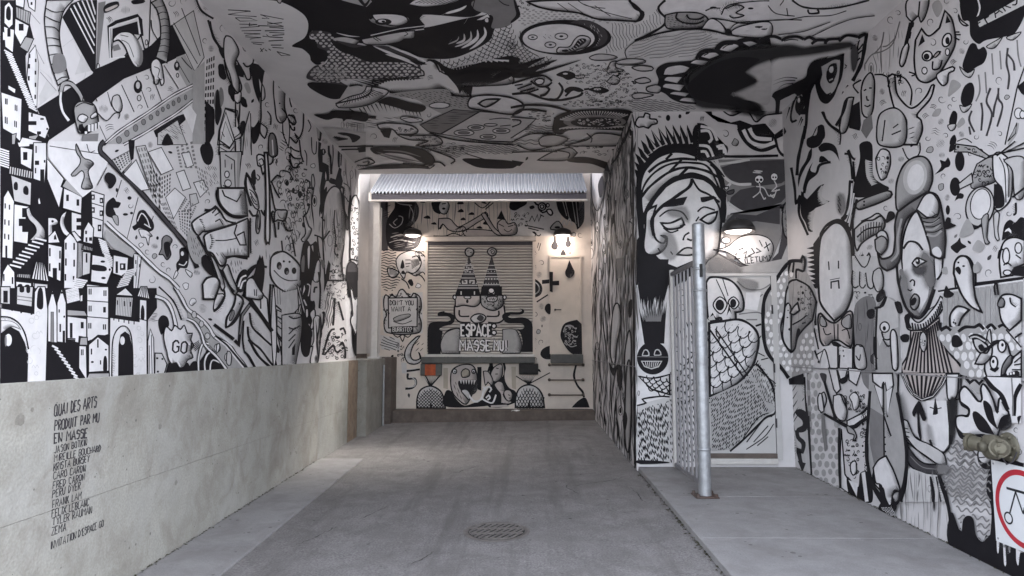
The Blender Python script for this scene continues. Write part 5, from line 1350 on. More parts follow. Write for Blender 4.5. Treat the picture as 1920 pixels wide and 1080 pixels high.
paint(r"""
#painted_cow | spotted cow arm reaching down beside the ceiling
@L 400 90 .18519
Fl -20,-90 100,-60 540,150 540,160 480,330 470,540 470,1085 -10,1085
fk 50,0 100,0 105,110 70,70
fk 45,180 75,160 105,220 130,290 115,320 80,280 55,250
fk 25,430 50,450 60,560 80,640 50,760 30,780 10,700
fk 150,400 180,360 205,440 215,520 180,500 150,460
fk 240,180 255,150 300,240 300,300 260,270 235,240
fk 285,500 310,500 345,580 330,605 290,580 275,540
fk 365,190! 400,155 470,170 535,165! 500,260 490,340 465,560! 430,480 400,370 385,260
fk 270,760 300,735 325,770 290,900 270,850
fk 385,790! 410,800 465,720! 470,860 430,960 395,965 385,880
fm 310,370 350,350 380,440 350,460
fg 60,400 90,420 100,530 70,600 60,500
sk3 105,120 130,240 170,350 235,450 270,440 280,380 240,260 220,140
bw2.5 205,470 240,460 272,440 275,530 240,560 210,530
sk2.5 220,560 220,700 220,800 / 265,550 260,680 250,810
sk3 300,150 340,190 400,150 405,60 / 230,120 300,240 340,320 375,300 365,200
bw2 455,300 490,360 515,410 522,500 500,530 480,510
nk4 110,610 215,650
Bw2.5 120,650 210,930 160,1010 50,930 50,860
nk1.5 70,930 115,745 195,950 / 55,965 155,1020 195,950 / 80,850 105,900 / 55,1000 160,1060 210,1000
sk2.5 210,930 280,890 240,800 / 60,800 50,1085 / 215,940 220,1085 / 275,890 270,1085
sk2 360,640 310,840 290,1085 / 375,660 385,1085
Hg1 =85,5,26 300,850 380,700 385,1080 290,1080
Fl 470,540 540,160 870,240 1000,420 1000,1085 470,1085
bl2.5 535,165! 700,180 864,235! 1000,360 990,560 800,440 730,430 720,600 740,700 690,760 640,720 620,580 605,420 615,270 640,250 780,290 820,345 790,370 725,380 720,420
sk3 535,165 495,300 480,540 480,700 470,850 520,920
sk2 690,610 740,680 770,800 760,990 / 700,740 705,870 760,1010 / 740,690 810,680 835,750 / 750,700 800,780 830,770 / 820,860 864,910
sk2.5 780,430 770,520 790,600 / 470,760 540,820 520,910 / 545,640 580,690 580,780
bg2.5 555,900 590,860 630,920 640,1085 560,1085
sw2 590,930 600,1085
Hk1.4 =35,6,26 640,820 720,800 760,1000 660,1085 640,960
ek1 665,390,10,14 670,560,8,8
@L 400 290 .18519
#painted_trousers | painted figure of hat, patched trousers and pointed shoes
Fl -60,60 60,0 560,-60 900,-60 900,1085 -90,1085
Bl2 60,-30 280,-30 230,470 90,390 70,300
sm6 250,-20 240,400
nk2 110,0 205,60 215,380 90,310 / 180,90 175,150 / 110,50 112,130
ew2 130,200,24,34 140,290,34,36
bw4 85,340! 40,350 20,400 60,520 150,610 250,640 330,620! 310,500 290,380! 225,475!
nk2 90,410 130,440 225,475 270,380
Fw -90,560 10,520 60,560 140,650 250,660 330,630 350,700 345,1010 320,1040 110,1050 60,1000 -90,900
sk5 -100,780 60,740 220,690
sk5 -100,560 -40,560 20,520
nk2 215,740 200,800 260,910 315,905 / 225,820 300,770
sk2 -90,900 60,865 230,850
Hk1.2 =50,6,40 -80,580 40,560 100,660 -20,700
Hg1 =88,8,60 90,900 340,900 340,1030 100,1030
sk6 105,1050 200,1025 340,1050
sk3 330,640 345,1010 / 365,640 370,1000
Fk 340,670 375,670 370,720 345,720
#painted_melting_totem | melting totem of curls, drips and tangled faces
fk 380,200 420,150 430,290 400,300
sk4 335,190 320,300 350,420 380,520 / 330,180 400,290 420,360
bw2.5 345,220 330,260 350,400 420,540 460,540 440,420 400,340
sk2 360,350 400,380 440,440 / 370,380 400,440 430,480 / 375,420 410,490 445,510
sk4 360,560 400,620 440,610 / 480,560 510,610 520,560
bw3 440,10 480,0 520,30 530,120 500,200 480,120 450,110
sk2 455,60 490,40 510,90 480,110 460,80 / 440,200 470,230 450,260 430,230
bm2.5 450,560 470,600 470,740 450,800 430,770 430,650
bw2 445,620 455,620 458,740 445,745
bw4 540,-20! 560,300 565,840 545,890 520,850 525,400 510,-20!
sk3 560,100 590,80 600,20 / 580,270 630,380 665,440 / 575,280 640,210 680,230 / 570,300 600,480 620,560
bl3 620,570 680,560 740,570 720,660 690,670 640,660 610,680
sk3.5 600,690 580,600 600,570 / 610,690 625,840 / 655,680 650,760
Qk1.5 =16,1.4 650,0 880,0 880,820 700,800 680,450 600,200
Qk1.2 =14,1.6 600,20 680,20 690,480 640,400
sk2.5 760,0 800,130 870,120 / 690,160 760,180 800,260 / 800,380 840,390 870,350
Hk1.2 =75,7,40 700,480 860,420 870,950 760,960 700,760
sk3 700,690 740,770 800,760 / 690,870 700,980 / 800,860 830,1030
Fk 445,1085 470,1010 495,1085
Hk1.2 =88,7,44 520,900 580,900 580,1080 520,1080
#painted_shaker_figure | domed shaker figure with button holes and ribbed body
bw3.5 590,1085! 600,1020 650,985 720,1000 800,1050 860,1110 880,1200!
ek1 658,1025,14,12
@L 400 490 .18519
bw3.5 575,-10! 575,140 620,230 700,300 770,320 860,285! 900,200 880,60 800,-40 700,-100 600,-60
ek0 665,45,26,40 740,100,26,38 815,95,24,34 712,0,12,12 770,5,12,12
eg0 672,60,16,20 748,115,14,18
sk2 610,90 680,160 760,195 850,190
Bl2 595,235 700,300 770,320 850,290 860,440 830,510 740,525 680,490 610,430
uk =8,1,.05 630,270 840,300 / 640,430 830,490
sk3 610,430 680,490 740,530 830,500 880,440
Bl2.5 640,490 740,540 830,510 840,650 780,960 730,1020 690,960 640,700
sk2.5 645,560 720,600 800,580 / 640,650 720,700 820,660 / 640,720 740,830 825,720 / 650,760 740,870 820,790 / 690,980 730,1020 800,980
sk1.5 650,600 720,650 810,620 / 680,860 700,950
sk4 575,230 565,480 590,760 600,900 640,1080
bw2 600,240 625,470 635,880 610,1085 590,900 580,600
Fk 640,830 670,900 660,930 630,920
#painted_trousers | striped sleeve and pointed shoes of the trousers figure
Fw 0,200 60,180 130,270 200,320 190,480 110,640 0,560
bk1 225,260 250,140 300,85 330,100 300,200 290,290
sw4 240,240 275,160 310,140 / 255,260 285,210 310,200
nk5 300,200 410,60 435,40
Bw3 320,210 390,150 470,310 540,380 560,660 380,450 380,380 300,330
fk 440,-10! 500,-10! 490,200 480,310! 400,160!
Fk 470,350 480,350 480,480 466,480
sk2 395,290 400,370 / 410,290 415,370
Hk3 =80,16,50 510,180 570,200 560,560 520,480
nk8 290,330 375,400 590,710
nk7 375,420 280,550 250,840 210,800
ng3 360,440 290,540 262,740
bw4 120,660! 130,570 200,440 220,330! 270,360 295,410 260,500 200,600 140,660
bg1.5 190,490 205,530 170,600 150,580
sk4 110,670 180,640 240,560 295,420
ek0 255,430,7,8
sk4 0,510 60,460 115,350 90,250
bw2.5 0,490 20,350 60,330 110,340 60,440
nk4 0,20 60,200 / 60,80 200,330
Hk1.4 =55,9,60 40,60 130,30 160,200 120,220
nk6 0,640 200,790 / 0,760 120,850 320,1085
nw3 0,700 180,850 / 0,770 110,855 300,1085
bw2 20,850 45,830 50,880 20,930
bl2 130,910 170,940 160,1050 120,1030
Fl 300,600 370,520 400,700 580,830 590,1085 420,1085 310,930
sk4 360,520 385,660 480,760 580,850 / 340,660 360,790 470,890 560,1010 600,1060
sk5 310,920 350,960 420,1085 / 350,790 450,960 580,1080
sk3 300,600 290,800 310,930
Hk1 =80,10,60 410,560 560,740 560,780 420,690
#painted_dripping_ghosts | drips and stretched pale ghosts at the far end of the wall
@L 540 210 .16204
Fl 0,0 290,0 864,600 864,1085 0,1085
Fk 280,35 430,20 520,-20 700,60 600,40 620,130 560,170 400,175 380,330 355,340 340,300 325,120
Fm 330,110 390,90 400,150 370,200 360,310 340,300
fw 430,105 470,80 510,100 500,130 440,140
Fk 350,340 385,360 375,430 430,430 440,470 400,500 400,580 440,600 470,620 480,800 440,800 420,880 400,1010 370,1040 370,860 395,700 360,690 345,500
bw1.5 430,680 450,740 440,800 425,760
bw2 400,430 420,440 415,490 400,480
sk4 470,390 475,490 490,520 500,720 / 590,390 585,560 590,640
sk2 510,300 520,500 500,700 / 620,420 610,620
nk3 590,395 800,385 / 620,425 800,420
Fk 590,640 620,660 615,720 635,800 610,900 540,840 500,830 470,810 490,760 550,780
fk 520,280! 600,240 740,250 830,280 770,330 720,350 700,300 600,270
fl 560,280 640,270 720,290 650,310
Hk1.5 =60,8,30 520,270 600,260 600,300 520,300
sk2 270,290 280,460 320,480 330,340 / 230,90 265,170 235,230 / 190,440 215,500 215,620 / 280,720 300,860 270,1060
bl2 270,760 290,720 310,830 280,900
sk3 180,0 170,200 120,310 80,260 / 130,320 150,500 180,580
sk3 0,30 60,60 90,120 60,140 10,110 / 20,150 40,200 70,210 70,170 / 20,290 90,360 110,320 / 20,400 70,440 130,460 / 20,480 60,530 140,540 / 0,560 50,640 110,640 / 90,640 130,590 160,600
Qk1.6 =10,1.2 0,640 140,650 260,840 230,1080 0,1080
sk3 180,660 220,670 / 200,780 250,810 250,870 / 230,880 300,880
sk2 640,820 700,860 720,920 / 660,980 700,1040
Gg1.2 =3,3 650,500 800,650 800,1080 660,1080
@L 540 350 .16204
Fl 0,0 864,0 864,1085 0,1085
Qk1.4 =11,1.6 0,0 200,0 230,330 170,500 150,620 0,860
Gk1.3 =4.5,4 180,0 400,0 360,560 320,560 260,420 180,360
fk 420,30 450,0 440,120 400,280 380,320 370,200 380,100
bw3 425,1085! 400,640 400,340 430,120 500,10 560,0 610,60 640,240 660,380 640,700 620,880 640,1085!
Gg1.3 =3,4 420,300 640,250 640,850 500,860 420,700
sk2.5 540,270 530,420 550,600 540,760 580,820
Qg1.4 =8 540,450 630,420 610,830 550,820
ek0 550,680,16,22 570,790,14,18
sk4 640,100 650,280 690,370 / 720,100 705,250 700,380 / 600,0 640,20 630,110
bd2 660,390 690,370 705,430 690,500 665,480
bw3 720,860 715,600 705,380 730,160 770,100 800,130 830,300 830,860
Qk1.4 =7,1.5 725,230 800,200 800,850 725,820
sk3 340,580 350,700 370,830 / 300,560 380,590 400,640 / 380,350 420,400 / 480,510 400,620 / 250,200 220,300 170,350
bw2.5 175,360 200,350 240,460 270,490 250,560 190,640 150,610 200,540
fk 170,660! 220,620 260,670 300,640 330,640 350,780 360,840! 300,1085! 130,1085! 140,850
bw1.5 220,720 245,680 255,720 245,940 225,930
bl1 265,690 290,680 290,760
fg 150,870 180,790 190,860 180,1000 160,1010
bw2 340,850 370,880 360,1085 290,1085 310,940
Fk 465,850 490,900 470,1085 425,1085 440,960
Qk1.4 =9,1.4 490,870 660,850 640,1080 480,1080
Fg 370,840 410,850 430,920 400,960 380,900
bd2.5 665,1085! 680,920 720,870 770,890 800,950 810,1085!
sk3 700,860 730,840 800,860
@L 540 510 .16204
Fl 0,0 864,0 864,1085 0,1085
fk 140,0! 310,0! 270,130 260,330 300,330 310,420 260,470! 300,520 290,600 230,600! 280,700 270,760! 260,860 240,960 200,985 160,950 140,800 150,400
bw2 180,140 200,200 170,280 205,390 200,400 160,300
sw2 215,140 250,160 230,280 / 180,320 210,390
bw2 100,170 125,180 190,440 175,460
bw1.5 200,440 225,430 230,510 205,525
bw2 130,380 145,400 120,520 100,530
Fl -80,240 100,200 110,420 60,470 -80,490
bl2 -80,500! 90,480 150,520 150,700 120,860 80,1080! -80,1080!
sk2.5 0,510 60,540 140,520 / 0,640 60,660 130,620 / 0,720 80,640 / 0,800 80,720 / 0,880 70,780
Fk 40,880 80,820 70,960 40,960
bw2.5 250,470 300,430 310,520 280,660 250,640 270,560 250,510
bw2 290,540 360,520 370,700 360,900 330,1060 250,1050 280,860 230,890 290,800
Gk1.3 =4,2 300,540 380,460 370,1000 310,1000
sk3.5 350,0 370,200 360,420 / 390,480 410,470 400,600 370,690 / 370,760 380,700 / 340,180 310,180 300,240
Fk 420,30 470,0 470,60 410,240
Ok 0
""".replace('Ok 0','//')+r"""
Wk1.2 =4,1.5,30,92 430,250 530,250 520,600 420,640
sk4 540,300 530,480 520,620 / 580,340 640,560 / 400,960 480,700 540,660 / 600,670 640,650 670,720 / 540,740 560,760 600,750
sk4 420,960 520,850 540,900 / 600,850 630,820 660,900 660,1000 / 540,900 570,930 610,900
Qk1.5 =9 440,740 660,720 660,1000 430,1010
Qd1.3 =8 480,0 660,0 690,320 470,320
Fw 660,340 700,340 720,700 760,980 700,1000 670,700
fk 665,0! 800,0! 800,260! 770,300 740,200 720,190 715,300 690,250
bw2 715,200 740,220 770,320 800,250! 800,600 775,735! 740,640 715,560 740,450
ek0 735,480,14,40
fk 730,640! 775,740 800,620! 800,960! 770,970 740,860
""")
paint(r"""
@L 340 360 .18519
#painted_trousers | patched trousers and cuffs of the long legged figure
fm 60,400 110,400 160,470 225,600 195,720 130,720 80,640 50,520
Hk1 =75,4,12 70,420 150,470 215,600 180,700 110,680
fk 190,665! 232,632 290,700 345,852! 280,840 200,745
bw3.5 92,315! 150,262 345,152! 385,200 440,285 532,315! 400,360 262,396 205,400 160,440 112,385
Hk1.2 =48,5,26 350,190 440,290 500,310 400,330 300,220
nk2.5 300,215 345,165 375,205 325,240 / 330,300 375,275 410,330
xk =7,3,.3 165,270 205,340 215,395 / 200,270 225,340 235,380
bw3.5 212,455! 262,410 532,325! 562,308 655,268! 668,330 666,655! 560,648 440,658! 432,722 380,745 300,622 242,592
nk2.5 548,330 522,415 580,536 642,536 620,400 / 548,440 625,400
sk2 330,490 430,490 540,470
Hk1.2 =87,6,22 440,560 660,560 660,640 445,650
xk =8,3,.3 270,425 290,500 270,580 / 300,430 325,500 300,570
Hk1.2 =55,5,20 340,540 430,600 440,720 390,720 330,620
sk5 150,445 235,600 330,745 400,880 410,960
bl3 262,612! 330,700 400,860 425,960! 400,1000 370,930 330,800
bl3 400,790! 450,735 500,860 560,1000! 520,1040 460,930
sk4 400,800 470,950 520,1010
bk1 540,990 565,860 610,795 650,800 640,900 600,1010
sw3.2 560,960 590,870 640,845 / 580,980 605,910 640,895
sk5 640,835 690,770 760,742 850,762
fk 808,640! 828,800 805,1015! 708,850!
bw3 628,1065! 640,905 702,870 760,960 812,1035! 780,1090
sk2 720,985 725,1050 / 745,985 742,1055
bw4 195,935! 240,872 330,860 372,920 350,1005 320,1085! 205,1085!
Hk1.1 =80,4,14 480,680 640,680 600,790 540,850 480,780
bw4 352,-40! 360,80 420,180 520,242 652,242! 640,120 622,-40!
nk2.5 395,-20 420,40 545,98 590,20
ag8 =.5 600,0 640,100 640,220 600,150
"""
)
paint(r"""
@C 370 0 .140625
#painted_speech_cloud | pale speech cloud with scribbled writing
Fl -120,-120 900,-60 1100,20 1300,110 1440,220 1480,350 1430,500 1260,610 1400,650 1510,770 1460,870 900,860 740,840 600,900 300,640 200,480 150,250 0,60
sk6 0,60 80,170 250,270
sk7 150,250 190,450 280,640 340,760
sk2.5 340,760 345,560 390,480 460,530 540,680
Fk 270,620 340,650 350,770 300,760
nk1.6 410,130 700,145 410,190 790,220 / 640,140 710,150
nk1.4 505,235 700,240 800,275 570,280 505,235 / 560,320 800,325 690,345 700,300 / 570,370 830,350 / 590,410 850,405 / 620,440 840,450 640,470 / 640,490 850,500 700,520 / 720,560 890,570 / 740,580 860,595
nk1.6 840,195 1150,255 / 860,240 960,250 860,195 / 930,320 1130,300 / 810,340 1150,350 930,290 / 960,360 1150,375 / 900,410 1160,405 / 960,430 1160,440 / 870,480 960,490 920,460 / 1000,470 1160,460 / 950,545 1150,535 / 960,490 1140,500 / 980,600 1120,600 / 1000,630 1150,640 / 840,640 870,690 / 890,640 840,690 / 900,660 930,680 / 950,650 980,670 / 1060,685 1240,735 1120,740 1060,685
#painted_black_crest | black ground with a dotted cloud edge and a small skull
Fk 900,-20 2000,-20 1700,160 1710,220 1800,275 2000,300 2000,560 1860,540 1780,470 1530,410 1500,510 1580,530 1610,600 1700,640 1750,700 1740,780 1660,850 1580,860 1510,800 1500,740 1400,650 1260,610 1430,500 1480,350 1440,220 1300,110 1100,20
sm4 1440,-10 1480,100 / 1560,0 1590,90 1700,180
ew0 1650,300,75,32 1640,330,50,22
qk 1610,290,20,14 1660,315,20,10
nw3 1590,220 1650,240 / 1640,200 1630,250 / 1760,325 1880,330 / 1640,360 1680,370 / 1520,280 1580,290
bl2 1060,-40 1130,-40 1110,40 1070,20
@C 480 0
#painted_mask_woman | large tilted woman face with one open eye
Fk 380,-20 1640,-40 1640,120 1250,110 1270,190 1300,200 1760,110 1775,260 1700,340 1500,430 1330,440 1200,420 1000,340 830,330 570,280 560,230 430,220 400,130
Fl 450,-30! 470,60 520,100 540,140 650,160 700,200 780,240 860,265! 1080,205 1270,190! 1240,110 1180,60 1000,-20 900,-50
sk3 450,0 480,70 530,110 / 500,70 550,75 560,100 / 670,165 720,165 740,185 700,190
fm 640,0! 830,50! 870,10! 840,-20! 700,-30!
Fk 760,-10 820,50 860,-10 840,0 818,25 790,-10
bm2.5 820,110! 870,170 960,200 1060,205 1150,160 1130,120 1010,100 900,110 860,140
bw2.5 870,105! 900,150 1000,185 1080,190 1140,160 1110,115 990,100
ek0 955,160,62,24
ew0 945,155,30,12
ek0 955,158,14,8
sk3 820,110 850,160 900,180 / 1140,165 1180,175 1240,110
nk4 700,230 860,270 1080,220 1265,190
nw2 860,262 1080,212 1270,190 / 870,275 1090,235 1260,215
bl2.5 790,290! 870,275 1080,235 1190,225! 1185,280 1110,290 1080,310 960,330 830,330 800,310
bl2.5 570,280! 640,270 720,280 780,300! 720,345 620,330
sk1.5 880,280 920,305 / 900,275 940,300 / 1120,235 1140,250 1110,265
fw 600,240 700,260 780,270 690,268
Hk1.6 =35,5,40 1000,-10 1180,40 1250,110 1130,60
tw4 1290,130 1350,170 1380,180 / 1310,110 1370,150
#painted_feathers | striped feather headdress above the black hair
bw2.5 1140,30! 1250,-20 1560,-20! 1480,20 1380,40 1250,50
uk =9,1.2,.1 1180,20 1440,30 / 1260,-10 1540,-10
tw6 1420,100 1530,70 1580,40 / 1320,140 1420,100 / 1560,180 1590,130
Bw1.5 1650,150 1740,100 1755,130 1690,150
bw1.5 1715,140 1740,130 1745,165 1720,165
Fg 1640,0 1920,-20 1920,170 1770,210 1775,120 1640,70
sk2 1820,0 1860,30 1900,40 / 1620,80 1640,0
tw7 1710,200 1720,260 1660,330 1600,370 / 1660,220 1660,280 1600,330 1540,360
tl5 1610,230 1610,290 1550,330 1490,350 / 1560,250 1560,300 1500,325
tm3 1520,270 1510,300 1440,330 / 1470,290 1450,320
#painted_scale_skin | grey scale skin bands across the ceiling
Fd 400,260 430,225 560,240 580,290 830,340 1000,345 1200,430 1240,560 1200,590 650,590 700,650 420,600 380,560 440,490 510,480 540,440 530,380 460,350 460,300
Ol =10.5,.62,.36 410,240 560,245 600,310 800,420 850,460 1180,470 1240,560 1200,580 640,580 560,600 400,570 450,490 540,440 540,370 460,320
Om =9,.5,.36 430,500 640,500 680,600 430,600
Fl 1330,440 1500,440 1700,340 1780,220 1930,180 1930,420 1800,430 1600,450 1500,500 1420,520
Ck1.3 =11,-20 1350,440 1500,440 1700,340 1780,230 1920,190 1920,410 1600,450 1430,510
#painted_spiky_bird | white spiky bird spreading ragged wings
Fk 560,290 720,350 830,335 880,340 1250,460 1260,480 1160,470 980,460 850,460 720,410 620,370
Fk 1360,470 1500,520 1700,460 1930,420 1930,560 1700,640 1560,640 1530,700 1500,640
bl2.5 870,340! 960,370 1150,430 1240,480! 1290,450 1350,460 1370,520 1440,560! 1700,540 1880,510! 1780,580 1920,550! 1920,620 1700,640 1560,640! 1600,700 1620,720! 1500,710 1400,660 1300,680 1100,690 1000,680 900,640! 870,600 940,600 1060,580 1200,570! 1260,560! 1230,510 970,400! 1100,430
xk =14,4,.3 890,650 1000,600 1200,590 / 690,590 960,560 1190,590
xk =22,5,.4 1440,520 1600,480 1920,440 / 1440,570 1620,560 1930,560
xw =10,4,.4 1500,490 1700,460 1920,450 / 1560,440 1720,430 1800,440
tw5 970,400 1080,430 1200,480 / 1000,345 1150,400 1300,470 / 880,340 1000,390 1160,450
tk5 1280,440 1340,460 1380,540 / 1310,440 1370,470 1400,540 / 1330,440 1390,480 1440,540
sk3 1000,690 1200,690 1400,660 1480,710 1620,720
xk =9,6,.3 1540,650 1620,640 / 1520,670 1610,760
#painted_ribbon_eyes | striped ribbon, sleepy eyes and a fur stole
Fk 420,610 690,640 710,690 680,720 560,735 400,650
Fl 690,640 840,640 960,660 990,690 900,770 740,800 600,780
bw2.5 600,770! 700,720 800,690 830,640! 960,660 990,690 870,770 740,800 620,800
uk =14,1.4,.1 690,730 860,660 / 640,790 960,690
sk3 870,640 830,710 600,770 / 700,640 760,630 800,640
fk 900,760! 1000,720 1150,760 1270,790 1250,830 1150,830 1050,800
Fm 1000,700 1400,660 1480,720 1600,740 1620,820 1450,860 1300,800 1200,740
Hk1.2 =20,4,8 1000,700 1400,670 1600,730 1620,800 1460,800 1300,760
xk =16,3,.3 760,810 1000,760 1240,840 / 800,870 980,830 1260,880
bw2 1300,780 1360,760 1440,770 1450,790 1400,805 1320,800
bw2 1080,880 1130,865 1240,885 1240,905 1150,910
sk1.5 1100,885 1160,875 1220,890
Fk 530,880 600,840 740,850 860,880 700,890 600,880
sk2.5 560,830 740,860 900,880 / 700,810 780,850 900,870
Hk1.2 =10,4,30 700,880 1080,870 1200,930 900,960 640,940
#painted_button_slab | grey slab of round buttons and a dark board
Bg2 1230,930 1480,815 1670,830 1560,900 1380,1000 1290,980
Hk1 =0,4,30 1240,930 1480,820 1660,832 1380,990
Fl 1390,1000 1560,900 1680,830 1930,850 1930,1060 1690,1050
nk2.5 1930,850 1680,830 1560,900 1390,1000 1690,1050 1930,1060
ew2 1560,990,75,22 1650,950,62,20 1740,1020,60,18 1840,975,65,20 1760,930,50,10
eg1 1560,990,45,11 1650,950,38,10 1740,1020,38,9 1840,975,40,10
sk2 1750,890 1840,880 1930,890 / 1830,940 1930,930
sk3 1300,990 1480,1040 1700,1065 1930,1080
bw3 910,925! 1000,915 1150,930 1215,970 1180,1000 1060,1000! 1020,960 930,960
Fk 930,970 1020,960 1000,1030 960,1020
bl2.5 1060,1000 1150,1010 1340,1010 1400,1060 1350,1085 1200,1085 1290,1050 1150,1040
Qk1.2 =10,.5 1070,940 1180,950 1180,990 1060,990
Qk1 =9,.5 1150,1010 1370,1020 1370,1080 1200,1050
// half eye ring
bw3.5 1590,760! 1620,720 1750,705 1930,730 2010,790 1930,850 1700,820 1600,800
bl4 1670,770! 1720,740 1830,735! 1780,770 1720,795
#painted_second_face | dark browed face at the far end of the ceiling
@C 540 210 .16204
Fk 300,20 450,10 550,-30 900,0 900,100 700,70 640,100 620,50 540,60 440,80
Gg1 =3,2 620,90 900,90 900,220 640,200
Fl 400,170 590,180 700,210 900,220 900,370 760,380 600,390 480,300
Fk 570,235 650,225 780,250 840,280 790,330 740,340 720,290
fl 600,265 680,265 720,290 660,300
xk =9,3,.3 540,270 700,300 / 510,290 560,330
Fl 600,400 900,390 900,640 820,640
nk3 585,390 800,385 900,380 / 620,425 780,420 900,430
Fk 800,400 900,390 900,450 820,460
@C 480 270
#painted_long_feathers | long dark feathers above the canopy
Fl 620,10 700,0 1200,0 1930,-20 1930,185 765,185
nk2.5 625,15 880,10 / 640,38 740,32
Fk 860,20 1000,10 1180,20 1300,60 1340,130 1280,150 1150,80 1000,60 900,70
tg3 900,50 1050,90 1250,130 / 920,70 1050,110 1200,130 / 950,40 1100,50 1240,90
Fk 765,185 880,160 1000,145 1250,150 1300,180 1200,175 1000,180
sk3 1080,10 1260,40 1340,120 1250,150 1100,140 / 1200,0 1380,60 1490,110 1460,140 / 1320,130 1380,130 1420,160
sk2.5 740,130 830,100 890,130 820,155 760,150 / 800,130 850,125 840,140
Fk 1550,110 1700,110 1930,130 1930,180 1700,180 1600,150
sk2 1570,70 1700,110 1790,130 / 1280,160 1340,150 1300,180
Wk1 =3.5,1,14,4 1350,20 1930,0 1930,70 1600,60 1500,100
Qk1.2 =12,.4 1200,0 1560,0 1500,60 1300,40
@C 960 270
Fl -10,-50 740,-50 740,170 -10,170
Fk 410,110 500,95 610,105 740,150 740,200 600,150 480,140 420,130
bl2.5 190,120! 300,60 430,25 490,65! 440,110 350,125
sk2.5 0,55 200,50 340,50 / 40,0 150,40 300,10 / 340,40 430,60 420,100
Fk 0,120 90,135 60,165 0,160
Qk1.2 =14,.45 440,0 760,0 740,80 500,60
Wk1.2 =5,1.5,20,0 0,-40 760,-40 740,10 500,20 200,0 0,10
@C 960 0
#painted_moon | round moon face with four eyes and a crooked grin
Fl -10,100 700,60 1100,100 1100,450 600,520 -10,420
Om =10,.5,.3 60,80 400,90 900,150 920,170 700,170 350,140 100,190
Wk1 =6,1.6,26,75 740,170 960,170 1100,40 1110,100 1120,190 900,300 860,360 700,400 740,260
Ck1.1 =9,10 -10,300 60,320 180,410 300,430 200,500 -10,430
ek0 400,278,345,133
ed0 560,250,160,100,14
Hl1.3 =60,3.5,12 450,165 600,175 690,250 640,340 600,380 660,260 560,190
ek0 370,285,282,120
ew0 350,285,270,108
sk1.5 60,230 90,350 200,420 / 50,270 80,350
ew2 155,275,35,18 288,332,42,22 370,268,48,24
ek0 155,275,12,6 288,332,14,7 370,268,16,8
bw2.5 335,380 350,350 430,345 470,290 510,262 570,270 590,300 560,345 500,365 420,390 350,392
bk1 375,370 450,355 500,290 550,285 550,310 480,355 400,382
uw =7,1.2,0 400,362 470,345 500,295 535,290 / 420,375 490,355 520,310 550,300
Hk1 =40,6,10 200,250 300,250 300,290 220,290
#painted_quill | pale quill feather with a heavy outline
bw4 110,10! 300,0 880,-10! 920,60 985,90 975,140 930,158! 800,150 640,140 500,95 320,75 200,50
Fk 870,0 930,30 985,90 985,130 930,160 960,100 910,50
sk1.5 540,30 700,90 900,140 / 340,20 440,90 / 420,20 560,115 / 620,40 740,120 / 480,-10 560,40 700,60
Fg -12,-20 20,-20 45,60 50,120 0,160 -12,168
Fk 10,-20 50,60 60,120 0,170 -10,160 30,110 20,50
Qk1.3 =9,.6 20,0 140,20 140,70 60,60
#painted_snail | coiled snail shell between white humps
Fl 1110,80 1160,0 1930,-30 1930,280 1700,290 1300,440 880,440 860,370 920,300 1130,190
Fw 1160,0 1560,-10 1450,90 1180,95 1110,80
Fw 1480,60 1930,-20 1930,150 1640,160 1560,120
sk5 1150,0 1100,50 1110,90 1155,140 1130,195 1020,260 920,305
bm3 1150,110! 1250,90 1400,95 1470,140 1440,200 1300,215 1160,205
sk3.5 1240,95 1230,130 1280,165 1380,175 1440,150 / 1310,105 1330,135 1400,140 1440,120
Hk1.2 =10,4,6 1160,120 1230,100 1260,170 1400,180 1440,200 1160,200
bw2.5 1420,215! 1480,140 1540,150 1600,210 1610,250! 1500,230
Fk 1600,240 1630,220 1660,250 1640,260
bw2.5 1640,240 1720,190 1930,160 1930,270 1720,270
sk2.5 1450,80 1500,60 1560,60 / 1500,130 1600,145 1750,170 1930,150 / 1570,110 1620,40 1800,10 1930,5 / 1600,60 1680,30 1740,50 1680,90 1740,110 1660,130 1630,110
ek0 1510,55,26,8 1790,62,22,8 1850,198,30,7 1890,215,22,6
sk3.5 920,305 1100,245 1300,215 1480,220 1600,250 1700,268
Wg1.2 =5.5,2,60,-14 930,310 1300,225 1480,230 1560,330 1400,420 900,430 870,380
sk2 860,430 850,370 920,305
tk4 920,305 1000,262 1130,195
#painted_smoke_cloud | black smoke cloud with scalloped pale edge
Fl 1120,470 1400,440 1540,380 1700,290 1930,270 1930,900 1700,900 1500,820 1200,760 1080,620
Fk 1080,520 1150,470 1240,460 1400,440 1380,410 1450,385 1520,380 1530,340 1600,310 1680,300 1720,285 1850,290 1930,270 1930,430 1780,480 1740,540 1830,600 1660,680 1640,720 1800,760 1880,850 1840,870 1700,820 1550,800 1400,780 1280,770 1200,740 1150,700 1080,660 1100,600
bw3 1130,560! 1160,500 1260,480 1340,500! 1300,540! 1200,560!
bw3 1330,470! 1380,440 1480,450! 1440,490!
bw3 1410,420! 1450,390 1530,385 1560,410! 1480,440!
bw3 1550,370! 1590,330 1670,320 1710,340! 1640,390!
bw3 1720,310! 1790,300 1850,320! 1780,350!
bw2 1140,600! 1160,570 1280,570! 1240,620!
bw2 1130,650! 1150,620 1300,630! 1260,680!
bw2 1180,700! 1210,680 1340,690! 1300,720!
bw2 1250,750! 1290,725 1400,730! 1380,765!
ak16 =.95 1330,560 1450,490 1700,390 1930,340 1930,420 1700,650 1640,720 1420,730 1310,650
ak12 =.95 1560,760 1700,745 1830,780 1860,850 1700,820
fl 1930,430 1790,470 1735,540 1790,570 1840,605 1700,650 1640,695 1660,730 1800,750 1930,760
Ow =3.5,.8,.2 1680,520 1740,520 1810,590 1760,610 1690,560
#painted_small_birds | line of small birds and drops drifting across
